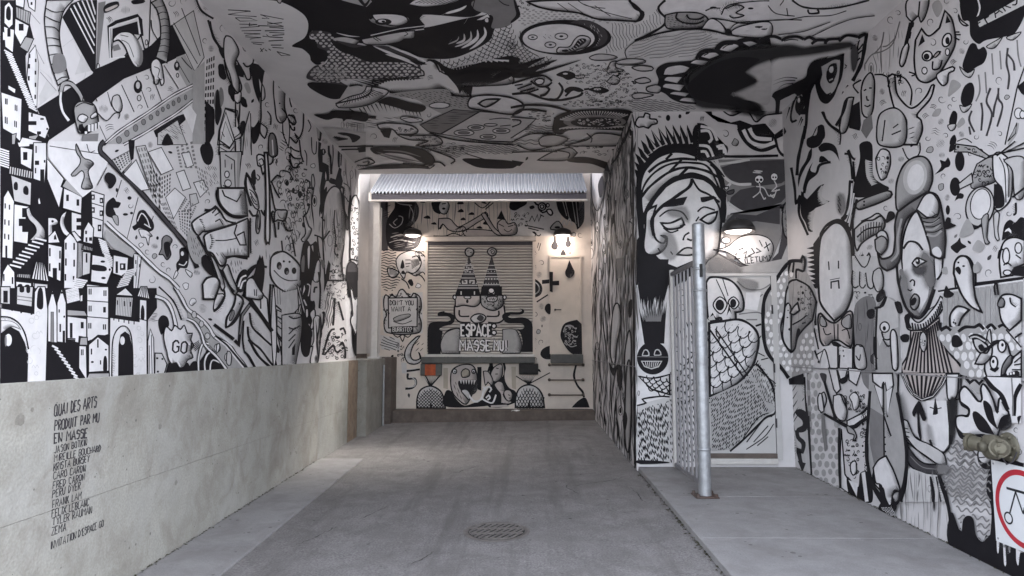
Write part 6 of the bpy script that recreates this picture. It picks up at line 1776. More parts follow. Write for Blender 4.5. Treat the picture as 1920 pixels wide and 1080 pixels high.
Fl -10,420 560,430 700,400 900,440 1090,470 1100,640 1220,790 900,830 300,820 -10,840
Fk -20,430 60,430 60,470 250,420 120,500 340,440 180,530 520,440 240,540 0,610 140,570 0,570
sk4 0,620 160,570 240,560 300,600 / 140,600 200,640 260,640 300,610
bw3 170,600 200,580 240,590 230,620 190,625
fk 330,560 400,530 470,550 470,580 420,600 380,580
bl2 470,570 540,560 540,580 490,590
sk5 250,640 280,660 250,700 210,710 / 350,620 380,670 340,740 280,745 / 0,705 120,700 240,740 360,750 500,720 530,690
sk3 20,640 80,630 / 40,660 150,620 / 60,680 170,650 / 110,690 200,660
fk 390,680 430,650 500,655 540,680 500,690 460,680 420,700
fk 570,670 640,650 700,660 730,680 680,700 620,690
ew0 640,668,28,8 400,552,20,7
sk4 540,670 580,665 / 400,720 440,680
bl2 580,430 640,405 740,410 790,430 720,450 620,450
bl2 780,460 860,435 980,440 1000,460 920,480 820,480
bl2 720,500! 740,460 780,450! 780,500 840,520 720,540
bl2 710,610! 760,560! 810,590 790,630 740,630
bl2.5 900,500 960,485 1050,495 1050,520 960,525 / 920,600 1000,580 1040,610 960,625 / 900,710 960,695 1060,710 1000,730 920,740
bl2.5 1010,650 1080,630 1120,650 1100,690 1020,680
Qk1.1 =11,.5 420,500 720,480 900,540 900,780 560,740 540,640 420,620
Qk1.1 =9,.5 400,760 840,740 840,800 420,800
Wk1.1 =3.6,1,16,4 900,740 1200,760 1380,820 920,830
#painted_eye_disc | black toothed eye disc at the corner of the ceiling
Fl -10,700 240,740 500,780 920,820 860,1085 -10,1085
sk5 0,860 60,820 160,815 260,830 / -10,800 120,780 300,790 440,830
Qk1.2 =11,.4 60,830 330,840 320,900 200,900
Fl -10,870 180,885 100,960 -10,1030
nk2.5 -10,870 180,885 100,960 -10,1030
sk3 0,890 60,895 60,920 0,945
sk2.5 0,1060 140,1000 330,1000
bk1 310,920 340,860 480,820 700,812 900,830 890,960 720,965 560,960 420,970 370,1000 310,980
eg0 620,905,235,52
ek0 630,910,190,40
xl =26,3,.3 350,890 500,830 700,825 880,850 / 440,900 560,865 700,860 800,880
xl =20,3,.3 340,960 500,950 700,955 870,940 / 440,930 560,945 700,945 800,930
Qw1.1 =8,.5 500,890 800,890 790,930 520,930
bl2.5 200,1040! 240,1010 330,1005 420,1030 390,1060! 330,1085 220,1085
bl2.5 390,1085! 560,1040 640,990 820,1010 830,1050 780,1085
sk2.5 560,990 600,1030 590,1060
Wk1.2 =4,1,20,8 120,930 320,940 310,1000 100,990
@C 1440 0
#painted_roof_beam | painted cloud trail running along the corner above the recess
Fl -10,-10 720,-10 620,100 -10,260
sk4 180,0 260,50 400,65 560,50 760,0 / 300,70 310,100 380,95 370,70
sk2 0,40 60,100 200,120 / 90,40 120,0 / 140,60 150,120
""")
paint(r"""
@B 1180 190 .2963
#painted_turban_face | sad face wrapped in a pale turban with a black spiked crest
Fl 20,50 440,20 440,380 70,480 20,900
Gg1 =7,1 25,60 60,60 60,900 25,900
bw3 40,130 60,100 90,100 100,75 130,85 130,110 170,115 175,140 140,150 120,170 90,160 60,165 40,150
ek0 245,105,14,20 320,95,10,14
Fk 75,400 120,340 190,290 270,260 340,250 400,270 430,260 430,380 300,330 200,340 120,420 70,520 45,480
xk =12,17,.1 70,500 90,400 150,310 260,265 410,265 / 30,450 40,330 110,200 240,150 390,150
xl =10,4,.15 90,400 160,310 260,270 400,270 / 50,360 130,200 250,160 380,160
bw4 70,640! 75,500 120,410 200,345 300,320 400,340 500,380 560,440 590,520 600,640 580,780! 560,950 500,1010 430,1085 300,1085 200,1010 100,940 85,780
Fk 45,480 75,500 70,640 85,780 95,940 160,965 200,1010 300,1050 420,1000 430,1085 200,1200 40,1200 30,900 60,860 40,640
Fl 85,780 100,940 170,970 300,1050 430,1000 560,940 570,780 560,640 400,480 200,560
bw4 95,780! 120,660 190,570 300,500 400,480! 520,520 590,640! 570,560 500,420 400,390 250,400 130,480 75,600
sk5 75,610 130,540 250,450 360,420 480,440 560,480 / 120,450 200,390 310,365 420,370 / 250,450 330,370 / 310,480 370,420 / 230,370 270,330
sk9 80,760 140,640 240,520 340,475 430,470 520,520 580,610
sk11 520,390 560,440 590,540 595,660 590,770
bw4 100,800! 110,700 170,660! 150,740 160,860 210,900 230,870 200,850! 235,860 230,920 180,965 120,970 90,930
sk6 155,850 140,760 190,680 300,600 380,540 395,490
sk4 395,490 440,560 500,590 570,640
sk4 540,620 570,680 580,760
bk1 215,670! 280,625 365,605! 340,655! 280,665!
bk1 450,610! 530,600! 550,612! 480,635 455,635
bw4 200,770! 260,770 330,740! 345,775 320,800 260,810 225,800
bw4 450,750! 490,720 555,700! 540,750 500,775
sk3 190,730 250,690 330,700 370,750 / 430,700 470,670 540,690 / 440,730 420,760 / 320,790 355,780 / 215,800 260,830 310,815
sk3.5 380,830 350,850 340,880 / 365,870 390,880 410,870
bl3.5 300,970! 350,930 400,930 460,950! 420,965 370,975
sk2.5 260,950 275,970 / 180,930 200,960 / 400,900 420,900
ag7 =.45 220,840 270,850 300,950 260,1000 200,930
ag8 =.5 250,690 350,680 370,760 320,730 260,720
bk1 430,140! 480,150 540,210 570,280 540,290 610,280 620,320 580,360 430,370 420,250
sw5 450,190 500,190 520,240 500,260 / 440,280 500,290 530,350 / 450,320 480,320 500,355 / 550,290 590,280 600,330
sw5 450,160 520,180 555,250 / 560,300 600,300 610,340
bk1 400,200 425,150 440,200 430,370 410,340
#painted_black_body | furry black body under the turbaned face
xk =16,9,.4 60,1050 200,1120 330,1100 400,1060 / 60,1190 160,1240 260,1200 360,1140
#painted_target_rings | black half rings hanging from the smoke cloud
Fl 440,20 1000,-20 1000,380 440,370
Fk 430,30 520,60 530,110 620,140 700,120 780,150 850,140 880,210 830,240 700,200 680,150 560,130 470,60
bl3 440,40 500,60 540,20 640,90 740,60 800,130 860,90 1000,60 900,-30 700,-60
ak10 =.95 520,0 640,20 780,10 840,80 700,60
Fk 680,160 860,140 920,210 900,290 800,290 720,240
sw7 760,170 800,230 900,240 / 720,180 770,260 860,280 920,260
sk7 690,170 740,260 830,310 930,280
bk1 840,150 890,200 880,215 800,210 780,170
nk6 920,220 990,170 / 925,230 990,200
sk5 920,220 940,300 970,340 1010,345 / 600,350 760,350 940,345
#painted_cave_skeletons | two small chalk skeletons in a dark cave panel
Fg 560,370 1010,365 1015,480 1040,480 1030,620 980,660 800,720 700,690 620,650 600,500
Fd 580,420 700,380 1005,370 1015,480 960,520 800,540 700,520 640,500 600,460
Fd 640,610 700,560 800,540 900,560 1000,520 1030,560 960,640 800,700 700,690 630,660
sl5 520,380 570,430 610,490 680,525 770,525 / 620,640 700,695 800,720 900,690 1000,640 1030,560 / 560,400 640,390 760,370 / 600,560 640,520
sk3 510,380 560,430 600,480 / 600,660 560,560
bl2 600,545 625,540 620,560 605,560
bd2 615,575 660,560 655,585 625,590
ew1 820,495,28,25
ek0 808,498,9,9 832,498,9,9 822,514,5,6
sl2.2 820,520 825,570 780,610 / 825,570 850,620 860,610 / 800,540 850,550 880,600 920,590
ew1 915,480,22,24
ek0 908,482,6,6 924,482,6,6
sl2.2 915,505 930,540 900,570 950,560 / 930,560 910,610 890,590 / 780,450 830,455 790,440 840,445
Qd1.2 =9 600,430 740,400 740,500 640,490
#painted_dark_cavern | dark brown cavern under the skeletons with a white speech bubble
Fd 600,760 640,710 760,710 880,730 960,650 970,700 960,860 940,960 900,1000 740,1040 640,1000 560,960 500,1010 500,1085 960,1085 1000,1000 1000,880 980,800 990,640 900,690 780,720
Fg 620,720 960,680 960,860 900,1010 620,1000 590,800
Fd 610,760 660,712 800,722 950,660 950,780 800,760 640,780
bw2 540,940! 620,920 700,860 800,845 880,870 910,930 880,1010 800,1045 720,1030 660,980 600,950
nk2.5 530,938 560,945
Tk1.6 728,1030,34,-8,1.0 (LETUM)
nk2 665,975 680,960 665,1000 700,995 / 690,940 720,930 / 720,965 740,950 730,990 770,980 / 770,930 790,960 750,980 / 800,930 830,950 800,960 / 820,880 840,920 / 860,890 880,950 / 850,930 890,900
el1.5 610,880,28,20
bg3 965,760 975,660 1020,630 1055,680 1045,790 1010,865 980,850
Qk1 =6,1.3 975,690 1045,690 1030,830 985,830
#painted_grey_wash | brown washed panel above the recess door
Fm 500,1010 560,970 700,1050 960,1000 1000,900 1005,1085 450,1085
ag12 =.6 520,1000 620,1010 700,1085 520,1085
@B 1180 500 .3426
#painted_grinning_ball | black grinning ball with a tuft of hair
Fw 38,100 215,100 215,1075 38,1075
Fk 40,-40 215,-40 200,60 160,110 130,190 110,130 60,180
xk =14,14,.5 50,50 210,50 / 60,230 190,220
xk =22,8,.3 90,420 180,420 / 50,230 205,210
xg =9,4,.3 90,300 170,300 / 60,180 200,170
ek0 127,500,86,90
sl2 70,485 80,458 98,458 106,485 68,486 / 135,482 142,458 160,456 172,482 134,484
Fl 62,515 180,515 160,550 120,562 80,548
Fk 70,520 172,520 155,545 120,555 85,545
ul =7,1.4,0 80,518 165,518 / 88,550 152,550
sg1.2 40,492 212,495
#painted_feathered_beast | feather scaled beast with a skull and a shaggy coat
bw3 50,600! 130,610 220,590! 220,700! 120,670!
Ck2 =13,10 60,604 215,600 215,690 120,665
Fl 40,760 100,740 220,710 220,1075 40,1075
sk3 40,760 90,745 70,725 160,710 220,712
Hk2.6 =76,2.5,12 45,780 215,730 215,1070 45,1070
bk1 40,1060 150,1062 215,1072 60,1078
Hk2 =75,3.6,11 220,720 440,710 440,1075 225,1075
Ck2.2 =20,-10 225,600 430,330 440,700 225,690
Hk2 =70,7,20 225,300 360,290 360,420 225,430
@E 1180 500 .3426
#painted_skull_panel | white skull and feathered hump painted on the recess door
Fl 425,45 800,45 820,1020 430,1020
sg2.5 590,80 640,120 720,125 780,90 / 620,200 680,190 730,150 / 600,260 700,250 740,270 / 640,290 700,290
Fw 640,140 720,140 700,240 630,230
ag6 =.5 600,70 700,90 680,130 620,120
bw4 420,90! 440,60 500,60 560,80 605,130 625,190 620,240 580,250! 580,300 540,315 510,310 500,280 470,285 455,260! 430,280
Fl 430,280 460,265 470,290 440,300
ek0 495,210,24,30 568,200,17,24
c-1 0,0
""".replace('c-1 0,0','//')+r"""
ck2.5 458,210 495,165 535,205 500,258 / 0,0
ck2.5 540,195 570,165 600,200 572,232
fk 532,270! 545,205! 560,260! 548,240!
nk2 475,70 530,190 / 510,65 540,160
uk =6,1.3,0 520,290 575,285 / 520,310 575,300
bw4.5 436,310! 500,300 600,290 670,325 705,380 700,460 670,550 600,630 520,680 440,708!
Ck2 =24,22,1.25 440,330 600,300 690,350 690,470 640,570 560,650 440,695
Hk.8 =-50,9,12 440,330 600,310 690,370 680,480 600,620 440,690
nk3 436,340 620,600 / 470,340 650,600
nk4 440,300 510,290
nk3.5 620,600 760,790 / 660,600 800,780
Fm 440,715 600,640 690,560 800,780 700,850 560,1000 450,1010
sk4 690,530 720,560 780,650 800,790 740,830 640,930 550,1010
Hk2 =-62,3.2,10 445,720 600,650 660,600 770,790 690,850 560,1000 450,1010
Hk1.6 =-75,3.2,9 660,580 710,520 800,640 800,760 740,740
sk2 700,470 740,490 / 720,510 760,500 / 700,560 800,640
sk2 620,940 700,830 760,800 / 640,960 740,830 780,820 / 680,960 760,870 / 640,1000 740,930 790,860 / 700,980 760,930
sk4 690,325 720,315
@R 1440 540
#painted_scaly_hood | round scaled hood with a lizard face beside the recess
@R 1440 540
@R 1440 270
// 220,880! 260,830! 280,900 270,950 220,940! 190,990 160,1000 90,1085
nk2 150,890 210,1000 / 180,885 220,960
xk =9,11,.2 375,760 370,900 370,1085 / 285,770 300,920 320,1070
Fk 340,750 385,690 385,1085 370,1085 350,950
#painted_bow_tie_egg | tall egg headed figure with a tiny frown and a bow tie
@R 1440 540
Fl 260,240 360,130 480,220 560,220 650,120 690,200 650,320 640,600 280,600
@R 1440 270
Fk 385,720 400,650 450,590 530,560 600,600 630,700 640,820 650,1085 610,1085 610,700 500,600 400,700 385,1085
bw4 385,1130 380,900 395,720 440,640 510,590 570,620 620,720 638,900 640,1100 600,1230 560,1280 500,1326! 440,1260 400,1200
fw 430,760 460,660 510,620 480,680 450,800
sk2.5 455,880 460,945 / 530,875 530,935
nk3 475,1085 475,1035 530,1025 535,1085
nk1.5 465,1020 540,1005
@R 1440 540
sk5 365,100 355,200 360,280 / 680,180 690,200 650,320 650,600
bp3.5 380,220 400,190 450,240 500,262 540,240 600,180 635,180 645,260 640,400 620,440 580,420 540,395 490,395 440,440 400,400 385,300
bm2 395,230 410,210 445,260 440,290 400,280
bm2 560,240 620,200 630,300 570,290
sk2 420,300 440,350 480,340 / 560,320 600,310 620,380 / 500,270 505,390 / 530,270 530,390
fk 480,410! 510,400 560,430! 530,450 525,440 500,440
fk 560,430! 610,450 640,430! 620,465 580,460
Fw 410,440 480,430 520,440 530,600 400,600
Fw 540,440 640,460 640,600 545,600
sk2.5 380,560 430,460 470,600 / 530,440 530,600 / 640,440 640,600 / 545,500 540,600
ek0 570,470,5,8 575,510,5,8
sk3 345,300 380,460 / 330,300 340,420 380,530
Bw2.5 370,500 420,470 390,560
@R 1440 540
Fl 280,600 640,600 770,860 770,1085 280,1085
Ow =11,1.3,.34 285,640 380,620 390,800 400,1080 300,1080
Fg 290,620 310,620 330,1080 305,1080
fd 390,640 440,650 430,720 410,700
Bw2.5 460,600 520,605 550,760 520,790 500,760
Bw2.5 525,600 605,605 580,690 550,690
fk 540,690 590,660 610,640 600,700 560,720
Bw2.5 610,600 710,610 670,730 615,690
bw2.5 510,860 520,810 560,800 590,850 590,960 530,1000 500,960
bw2.5 390,830 420,780 440,850 400,930
nk5 430,700 520,1000
Qk1.4 =8,1.2 590,760 720,780 700,920 600,930
sk4 400,930 500,980 600,1030 / 770,880 700,950 620,1000 600,1040 / 760,930 680,1030 640,1050
Bl2.5 610,1000 700,960 765,890 760,930 660,1040 600,1040
@R 1480 700 .22222
Fl 150,0 690,0 690,440 670,1085 480,1085 440,960 180,850
Om =13,1.4,.36 150,0 260,0 270,320 300,480 420,440 430,960 190,850 150,350
Fg 280,160 310,400 330,640 310,660 280,480
bw2.5 250,200 280,170 300,320 260,310
sk4 300,340 400,400 490,450 / 680,290 620,370 520,430 480,450 / 690,370 580,440 500,470
Bw3 500,400 640,330 690,280 690,350 560,440 500,450
bm2.5 500,440 560,480 580,540 550,570 560,520 510,500
Qk1.6 =8,1.3 470,560 590,560 590,860 500,860
Qk1.4 =7,1.3 600,180 660,250 660,800 620,800
bw2.5 520,760 560,740 570,830 540,860 520,820
Bw2.5 440,470 430,960 500,1010 500,900 470,850
bw2.5 385,190! 440,180 470,240 500,320 480,400 420,380 385,300
bw2 520,200 560,160 600,200 600,280 560,310 540,240
sk5 430,460 430,700 440,970 / 160,360 185,860 / 140,250 165,500
Fk 490,870 580,960 600,840 680,850 700,1085 560,1050 500,1000
Fw 500,900 580,930 570,1040 530,960
Fw 610,840 640,830 670,1080 640,1085
#painted_snake_arrow | looping black snake ending in an arrow
Fl -10,100 130,30 150,400 180,850 -10,780
Hk2 =-58,8,40 -10,180 60,90 130,130 130,300 -10,500
Wk1.8 =5,2,40,95 -10,300 50,300 40,780 -10,770
Fk 50,320 90,300 150,340 150,470 100,500 60,490 70,460 110,440 110,400 60,350
sk8 65,480 75,540 120,590 110,660 80,650 90,710 100,760
Bk1 75,740 138,760 112,832
sk3 130,30 140,250 160,480 / 20,450 40,620 30,760
@R 1440 270
#painted_side_faces | crying faces and a toothed mouth around the egg figure
Fl 620,560 660,450 920,380 970,470 900,560 890,700 810,850 660,860
Fk 690,0 780,0 790,230 860,300 910,330 850,380 660,400 640,330 690,120
xl =13,6,.2 730,120 740,240 780,310 / 790,130 800,240 830,300
bw3 810,110! 850,40 910,60 920,150 890,250! 850,270 820,200
Qk1.4 =9,1.2 830,80 910,90 890,230 840,200
bm3.5 650,450! 720,410 900,350 920,400 760,470 680,490
ek0 722,432,8,8 722,458,8,8
sk4 640,130 650,280 610,80
bl3.5 650,640! 720,580 790,570 850,540 880,600 850,660 780,690 700,750 670,800 650,730
uk =9,1.8,0 690,630 780,585 870,590 / 690,740 780,680 860,640
sk3 670,700 740,640 850,620
sk3 700,580 770,550 830,520 890,580 / 640,800 660,860 720,830
bl3 700,870 740,850 760,820 770,860 740,920 710,910
sk4 640,480 640,700 650,870
#painted_fang_beard | drips and hanging fingers below the toothed mouth
@R 1480 480 .22222
Fl 535,0 760,0 760,440 560,440 545,280
sk2.5 540,120 530,230 560,270 590,250 / 600,130 600,250 630,270 650,240 / 650,140 670,260 710,270 720,200 / 560,0 620,90 660,80 690,0
Qk1.4 =10,.8 560,290 720,290 720,400 590,380
Fg 570,400 740,400 740,1085 640,1085 600,900 560,700
Gd1 =8,2 580,420 730,420 730,960 600,960
bk1 670,460 720,450 730,510 690,530 665,500
bd1 700,840 740,820 750,910 700,900
bl2.5 560,770 600,750 640,780 660,940 570,940
sk2 570,840 600,880 610,830 / 600,760 640,770
#painted_pretty_woman | woman with piled hair, a frilled collar and a striped bodice
@R 1440 270
Fl 920,-20 1140,-20 1300,400 1340,700 1000,1085 960,1085 900,560
sk2.5 1010,30 1050,110 1100,110 1140,60 1140,-10 / 1070,20 1100,0
bm3.5 960,400! 970,280 1020,160 1100,100 1180,100 1230,170 1235,280 1200,370! 1100,420 980,500
el0 1105,250,88,130,10
ew0 1110,250,62,100,10
Bm3 0,0 1,0 1,1
""".replace('Bm3 0,0 1,0 1,1','//')+r"""
@R 1680 480 .22222
bw3.5 60,120! 50,0 70,-180 130,-330 190,-370 260,-250 310,-80 340,100 320,250 290,350 250,450 200,515! 130,480 70,400 30,250
Fw 62,120 60,0 80,-170 140,-320 190,-355 240,-250 285,-60 300,150 270,350 200,480 150,440 100,300
ag14 =.75 240,-20 300,60 320,180 300,260 260,200 230,60
ad9 =.85 150,90 200,110 245,95 220,150 170,140
ag12 =.6 50,150 90,180 110,300 170,440 200,500 120,460 60,350
bw3 140,60! 180,15 225,30 260,45! 215,70 175,95
ek0 188,45,20,28
ew0 182,38,8,10
sk4 65,-60 110,-120 180,-110 230,-50
sk3 120,220 140,200 160,215 155,255 / 100,280 125,295 140,280
bm3 125,370! 160,320 200,350 195,420 160,455 130,430
bk1 130,380 160,350 178,370 160,410 135,415
fg 30,120 60,110 70,160 50,180
sk5 10,-60 10,80 25,230 90,440 190,525 270,450 330,280 / 330,30 340,180
Fw 330,20 360,0 370,180 340,190
sk3.5 400,-30 390,130 350,200
@R 1440 270
bg4 980,510! 1060,450 1200,360! 1280,390 1320,540 1340,700 1330,850! 1290,860 1230,830! 1215,740 1150,550 1120,500! 1050,560 1010,680 1000,850 960,920 900,950! 850,910 830,800 860,860 940,830 960,720 960,600
bw3 1125,490! 1180,390 1240,370 1290,440 1280,540 1200,550!
sm4 1010,560 980,700 980,820 930,880 / 1180,600 1230,600 1290,560 / 1190,640 1250,640 1300,600 / 1200,680 1260,690 1310,650
sk2 1140,540 1200,560 1290,520 / 1170,580 1240,590 1300,550 / 1190,620 1250,620 1310,590 / 1200,660 1260,660 1320,630
bw3 820,690 850,650 890,660 910,720 890,790 850,800 860,740 885,730 890,760
bm3 810,720! 860,690 900,720 900,780 860,830! 820,800
fw 1240,790 1280,770 1310,810 1300,850 1250,830
@R 1680 480 .22222
Hk1.6 =-35,7,30 240,480 340,370 340,440 250,540
bw3 80,520! 110,490 200,560 330,430 380,340! 410,370 400,450 300,570 200,625 110,620 90,570
uk =15,3,.1 130,560 230,570 330,480 390,370 / 140,625 240,620 340,540 405,430
Fk 80,520 110,480 130,500 120,560 140,610 110,610 85,570
Bp3 130,630 240,625 370,520 385,650 470,820 570,960 580,1010 60,990 50,930 100,850 130,720
uk =13,3.6,.02 150,640 240,630 370,540 / 60,960 250,985 500,985
sk4 385,560 400,700 470,830 550,920 580,1000
bl2.5 210,680 240,640 270,690 265,770 245,810 215,770
Qk1.2 =8,1.3 220,680 260,680 255,770 225,760
Fw 0,560 30,560 50,700 50,860 20,850
bk1 0,390 40,390 60,470 30,480 10,440
bk1 45,680 80,660 115,670 110,720 60,720
Fl 0,900 60,860 50,1000 0,1000
@R 1680 700 .22222
bl3 30,0! 560,0! 556,200 500,250 475,540 445,640 330,660 190,545 70,505 30,300
ag14 =.55 45,200 90,380 60,470 40,330
ag10 =.5 440,230 500,260 480,520 450,400
Fp 60,0 430,0 400,100 320,190 220,210 140,180
uk =8,4.2,.02 80,10 230,20 420,10 / 150,170 230,205 330,180
sk7 65,0 100,90 150,170 230,220 320,190 400,90 440,10
nl4 65,0 100,90 150,170 230,220 320,190 400,90 440,10
nk2 70,20 110,110 160,180 230,215 320,185 395,95 430,20
bw3 440,5! 545,5! 535,170 495,225 450,205
ak6 =.9 460,240 520,220 510,440 480,600 470,400
Fw 270,230 440,230 460,450 460,600 420,660 340,640 300,560
ag9 =.4 300,560 290,440 330,600
sk4 300,560 340,650 410,670 465,620 470,520
Fk 190,250 220,240 270,380 240,400 210,340 230,560 200,500 190,330 170,370 150,330
fk 345,200! 365,290 370,340! 350,350 325,350!
sk2 300,285 350,300 400,290
bl2.5 80,500! 70,410 110,400 180,540 300,600 420,680 445,780! 380,770 250,690 150,600
sk2 80,460 120,470 / 80,490 130,500 / 80,520 130,540
sk3 110,580 200,650 300,720 370,770
bd3 105,590! 180,700 260,760 360,770! 440,780 460,830 360,860 260,850 150,790 105,700
sg1.5 140,700 240,790 380,810
Fl 110,800 170,810 280,850 380,860 440,1085 60,1085
sk3 110,790 100,950 70,1085 / 310,870 330,1085 / 360,870 400,1085
sk6 380,850 420,960 450,1085
Gg1.2 =7,1 120,820 300,870 320,1085 90,1085
@R 1440 810
Fl 1080,250 1130,300 1290,330 1350,450 1385,700 1390,870 1000,670 970,560 1040,450
Gg1.2 =7,1 1090,300 1300,330 1380,860 1000,650
tk5 1240,330 1260,450 1265,600 / 1290,330 1320,400 1340,480
sk6 1300,330 1350,450 1385,650 1390,870
#painted_coat_bird | long coated bird with a stitched coat front
@R 1480 480 .22222
Fm 740,440 830,350 920,400 940,640 930,960 740,970 730,700
Fl 760,450 840,345 920,400 930,600 870,620 850,740 800,700 770,760 740,640
sk4 750,440 740,700 745,960 / 830,340 770,440 / 730,680 730,820 750,870
bl2.5 720,130! 770,100 800,160 800,260 770,300 740,290 710,200
bk1 750,330! 800,280 820,330 770,390 745,370
sk4 730,440 800,420 830,340
ew2.5 815,600,40,44
ek0 812,610,14,20
sk3 790,640 810,700 860,700 870,640 / 800,700 840,760 870,750
bw3 865,660 890,620 920,680 930,900 920,960 885,950 870,800
bk1 900,390 940,400 960,470 930,480
@R 1480 700 .22222
Fm 690,100 720,0 910,0 930,160 960,380 1000,560 1005,760 970,1085 740,970 690,700
Fg 690,280 820,360 830,700 740,800 700,600
Bw3 720,0 890,0 900,100 880,130 840,150 830,80 800,130 725,70
sk3 800,130 810,80 / 740,100 780,220 820,350 / 900,100 850,320 850,370
Fw 740,100 800,130 800,290 780,230
Fw 840,150 890,120 870,230 850,360
nk3 815,70 820,700
ek0 820,470,6,8 828,540,6,8 830,600,6,8 832,660,6,8
sk6 700,150 680,440 670,700 730,960 800,1085 / 930,160 970,380 1005,620 1005,900 960,1085
bw3 725,860! 760,760 840,700! 900,820 950,980 930,1085 850,1085 800,1000 740,930
bk1 780,940 810,930 815,1060 790,1010
bk1 890,970 940,990 900,1010 890,1060
sk3 820,360 860,480 880,530
@R 1440 810
bw3 810,270! 850,210 905,180! 960,280 1005,400 1010,440 960,460 945,550 900,520 870,400 830,380
Fk 850,580 870,520 870,440 850,400 890,420 910,500 950,560 960,440 1000,440 960,480 990,560 965,620 990,660 930,620
Ow =3,1,.3 870,560 960,570 980,640 900,600
sk6 760,0 770,250 810,400 880,490 / 1060,60 1060,280 1010,500 960,560
#painted_cat_lovers | cat face lifted on two arms above a hugging couple
@R 1440 0
Fl 560,380 740,240 1010,0 1440,-40 1440,420 1250,1085 300,1085 300,640
sg2.5 730,480 780,410 870,380 940,320 990,160 / 860,350 900,340 960,280 / 800,400 850,340 870,240
Gg1.3 =9,2 740,420 980,200 1000,400 880,560 740,560
bw3 1040,120! 1050,0 1200,-20 1190,100 1150,165 1130,120 1080,160
sk3 1140,10 1130,120
sk6 1085,160 1060,250 1040,320 / 1070,170 1030,350
bw3 1045,320! 1060,350 1030,470 1005,500 990,470 1010,370
Fk 1065,170 1100,170 1095,200 1060,230
Fk 1045,240 1080,240 1070,290 1040,290
bl3.5 1110,300! 1155,215! 1210,270 1290,210! 1330,80! 1385,150 1410,300 1380,400 1290,550 1240,600 1180,620 1120,580 1100,450
fk 1130,350! 1160,255! 1180,310!
fk 1335,175! 1345,110! 1375,165!
ew3 1195,420,38,36,-30 1345,300,32,52,20
ek0 1190,425,22,24 1350,305,16,28
sk3 1230,440 1270,390 1300,390 / 1240,460 1240,520 1290,510 1310,450
bp2.5 1245,420 1280,385 1290,400 1260,430
bw3 1270,560 1310,640 1350,620 1360,550 1400,530 1390,500
sk3 1060,540 1110,555 / 1080,570 1110,560 / 1400,260 1450,260 / 1400,280 1440,300 / 1400,240 1440,240
ew2 1175,530,20,26 1350,390,16,26
fm 1230,40 1280,0 1310,60 1270,130
fm 1350,720 1380,600 1450,640 1380,710
fm 1230,870 1260,820 1300,820 1280,870
bl3.5 900,580! 950,560 970,700 1050,800 1110,800 1190,720 1230,640 1250,640! 1220,740 1120,860 1150,900 1160,980 1120,1085! 1020,1085! 1040,900 960,830 920,700
sk3 950,560 1030,590 1080,680 1070,790 / 970,580 1000,560 990,610
Qk1.3 =9,1.2 880,540 1010,540 1010,640 900,640
bl3 700,680! 720,600 770,545 800,600 800,700 790,820 760,880 710,850
sk2.5 720,680 740,670 / 760,660 780,660 / 740,720 745,750 760,750 / 725,790 750,800 770,785
Fk 620,800 690,760 700,940 690,980 610,960
Fg 720,900 780,860 790,960 740,1040 700,980
sk3 800,560 860,560 900,580 / 700,600 640,640 680,700
bl3 820,950! 850,850 960,810 1040,900 1020,1085 840,1085
sk2.5 880,900 860,1060 / 940,960 980,930 / 930,1010 1000,980
Hk1.5 =-20,8,24 1050,940 1110,930 1110,1060 1050,1060
sk3 420,840 450,920 540,990 540,1085 / 560,860 530,950
bl3 540,960 580,760 640,730 640,760 600,960 560,1000
#painted_letter_sign | black blossoms with a lettered sign at the top corner
Fl 1400,-20 1930,-20 1930,1085 1280,1085
Fk 1440,20 1480,-20 1930,-20 1930,100 1860,240 1800,270 1640,300 1580,330 1520,270 1510,160 1460,150
bl3 1430,110 1450,150 1500,190 1470,190 1440,160
bl2 1640,350 1700,360 1760,280 1720,300 / 1790,280 1840,300 1900,240
sw3 1570,-20 1590,60 1570,130
Bl3 1580,215 1570,160 1900,-30 1930,-30 1930,40
Tk2.6 1590,215,80,-34,1.25 EPARS
nk1.5 1590,235 1900,50
fk 1480,420 1520,330 1560,330 1580,370 1620,350 1645,400 1620,470 1570,500 1500,540 1460,500
bl2 1440,500 1470,560 1520,580 1550,520 1500,545
fk 1450,710 1480,640 1530,620 1550,680 1530,770 1480,800 1450,770
bl2 1440,790 1460,840 1500,830 1530,780 1480,800
fk 1365,880 1390,830 1420,850 1415,920 1390,950 1360,930
bl2 1350,940 1370,980 1400,970 1410,930
fk 1370,1040 1400,1010 1415,1050 1400,1085 1365,1085
fm 1420,930 1460,880 1480,920 1430,960
fm 1800,1085 1880,920 1870,1000 1830,1060
sg3 1580,560 1590,680 1560,760 / 1630,540 1640,700 / 1680,400 1690,560 / 1740,380 1750,520 / 1870,300 1880,420 1900,500
sd4 1800,360 1790,470 1810,570 1800,670 / 1790,400 1840,460 1850,530 / 1670,660 1640,760 1680,860 1640,1020 / 1600,770 1610,850 1600,980 / 1730,660 1730,740 1760,800 1720,950 / 1730,700 1700,800 1690,880 / 1530,830 1510,900 1550,990 / 1510,950 1520,1010
Fk 1870,650 1930,600 1930,720 1900,700
nk2.5 1930,490 1870,660 1780,1085
ew2 1880,850,30,40 1910,860,20,30
Bm2 1800,1060 1870,920 1860,1000
sk2 1420,1060 1480,1040 1530,1070
#painted_moth_and_ghosts | moth with a lens, small ghosts and black clovers
@R 1440 270
Fl 1260,-20 1930,-20 1930,1085 1340,1085 1330,700 1240,300
fk 1370,0 1400,0 1400,40 1360,60
Bm2.5 1410,0 1560,20 1660,90 1640,110 1500,60 1400,60
Qk1.6 =9 1430,10 1560,30 1620,90 1440,60
ek0 1440,130,36,74
bm2.5 1570,150! 1660,100 1700,120 1720,260 1640,310 1530,330 1540,230
Qk2 =10,1.1 1560,160 1700,130 1690,270 1560,310
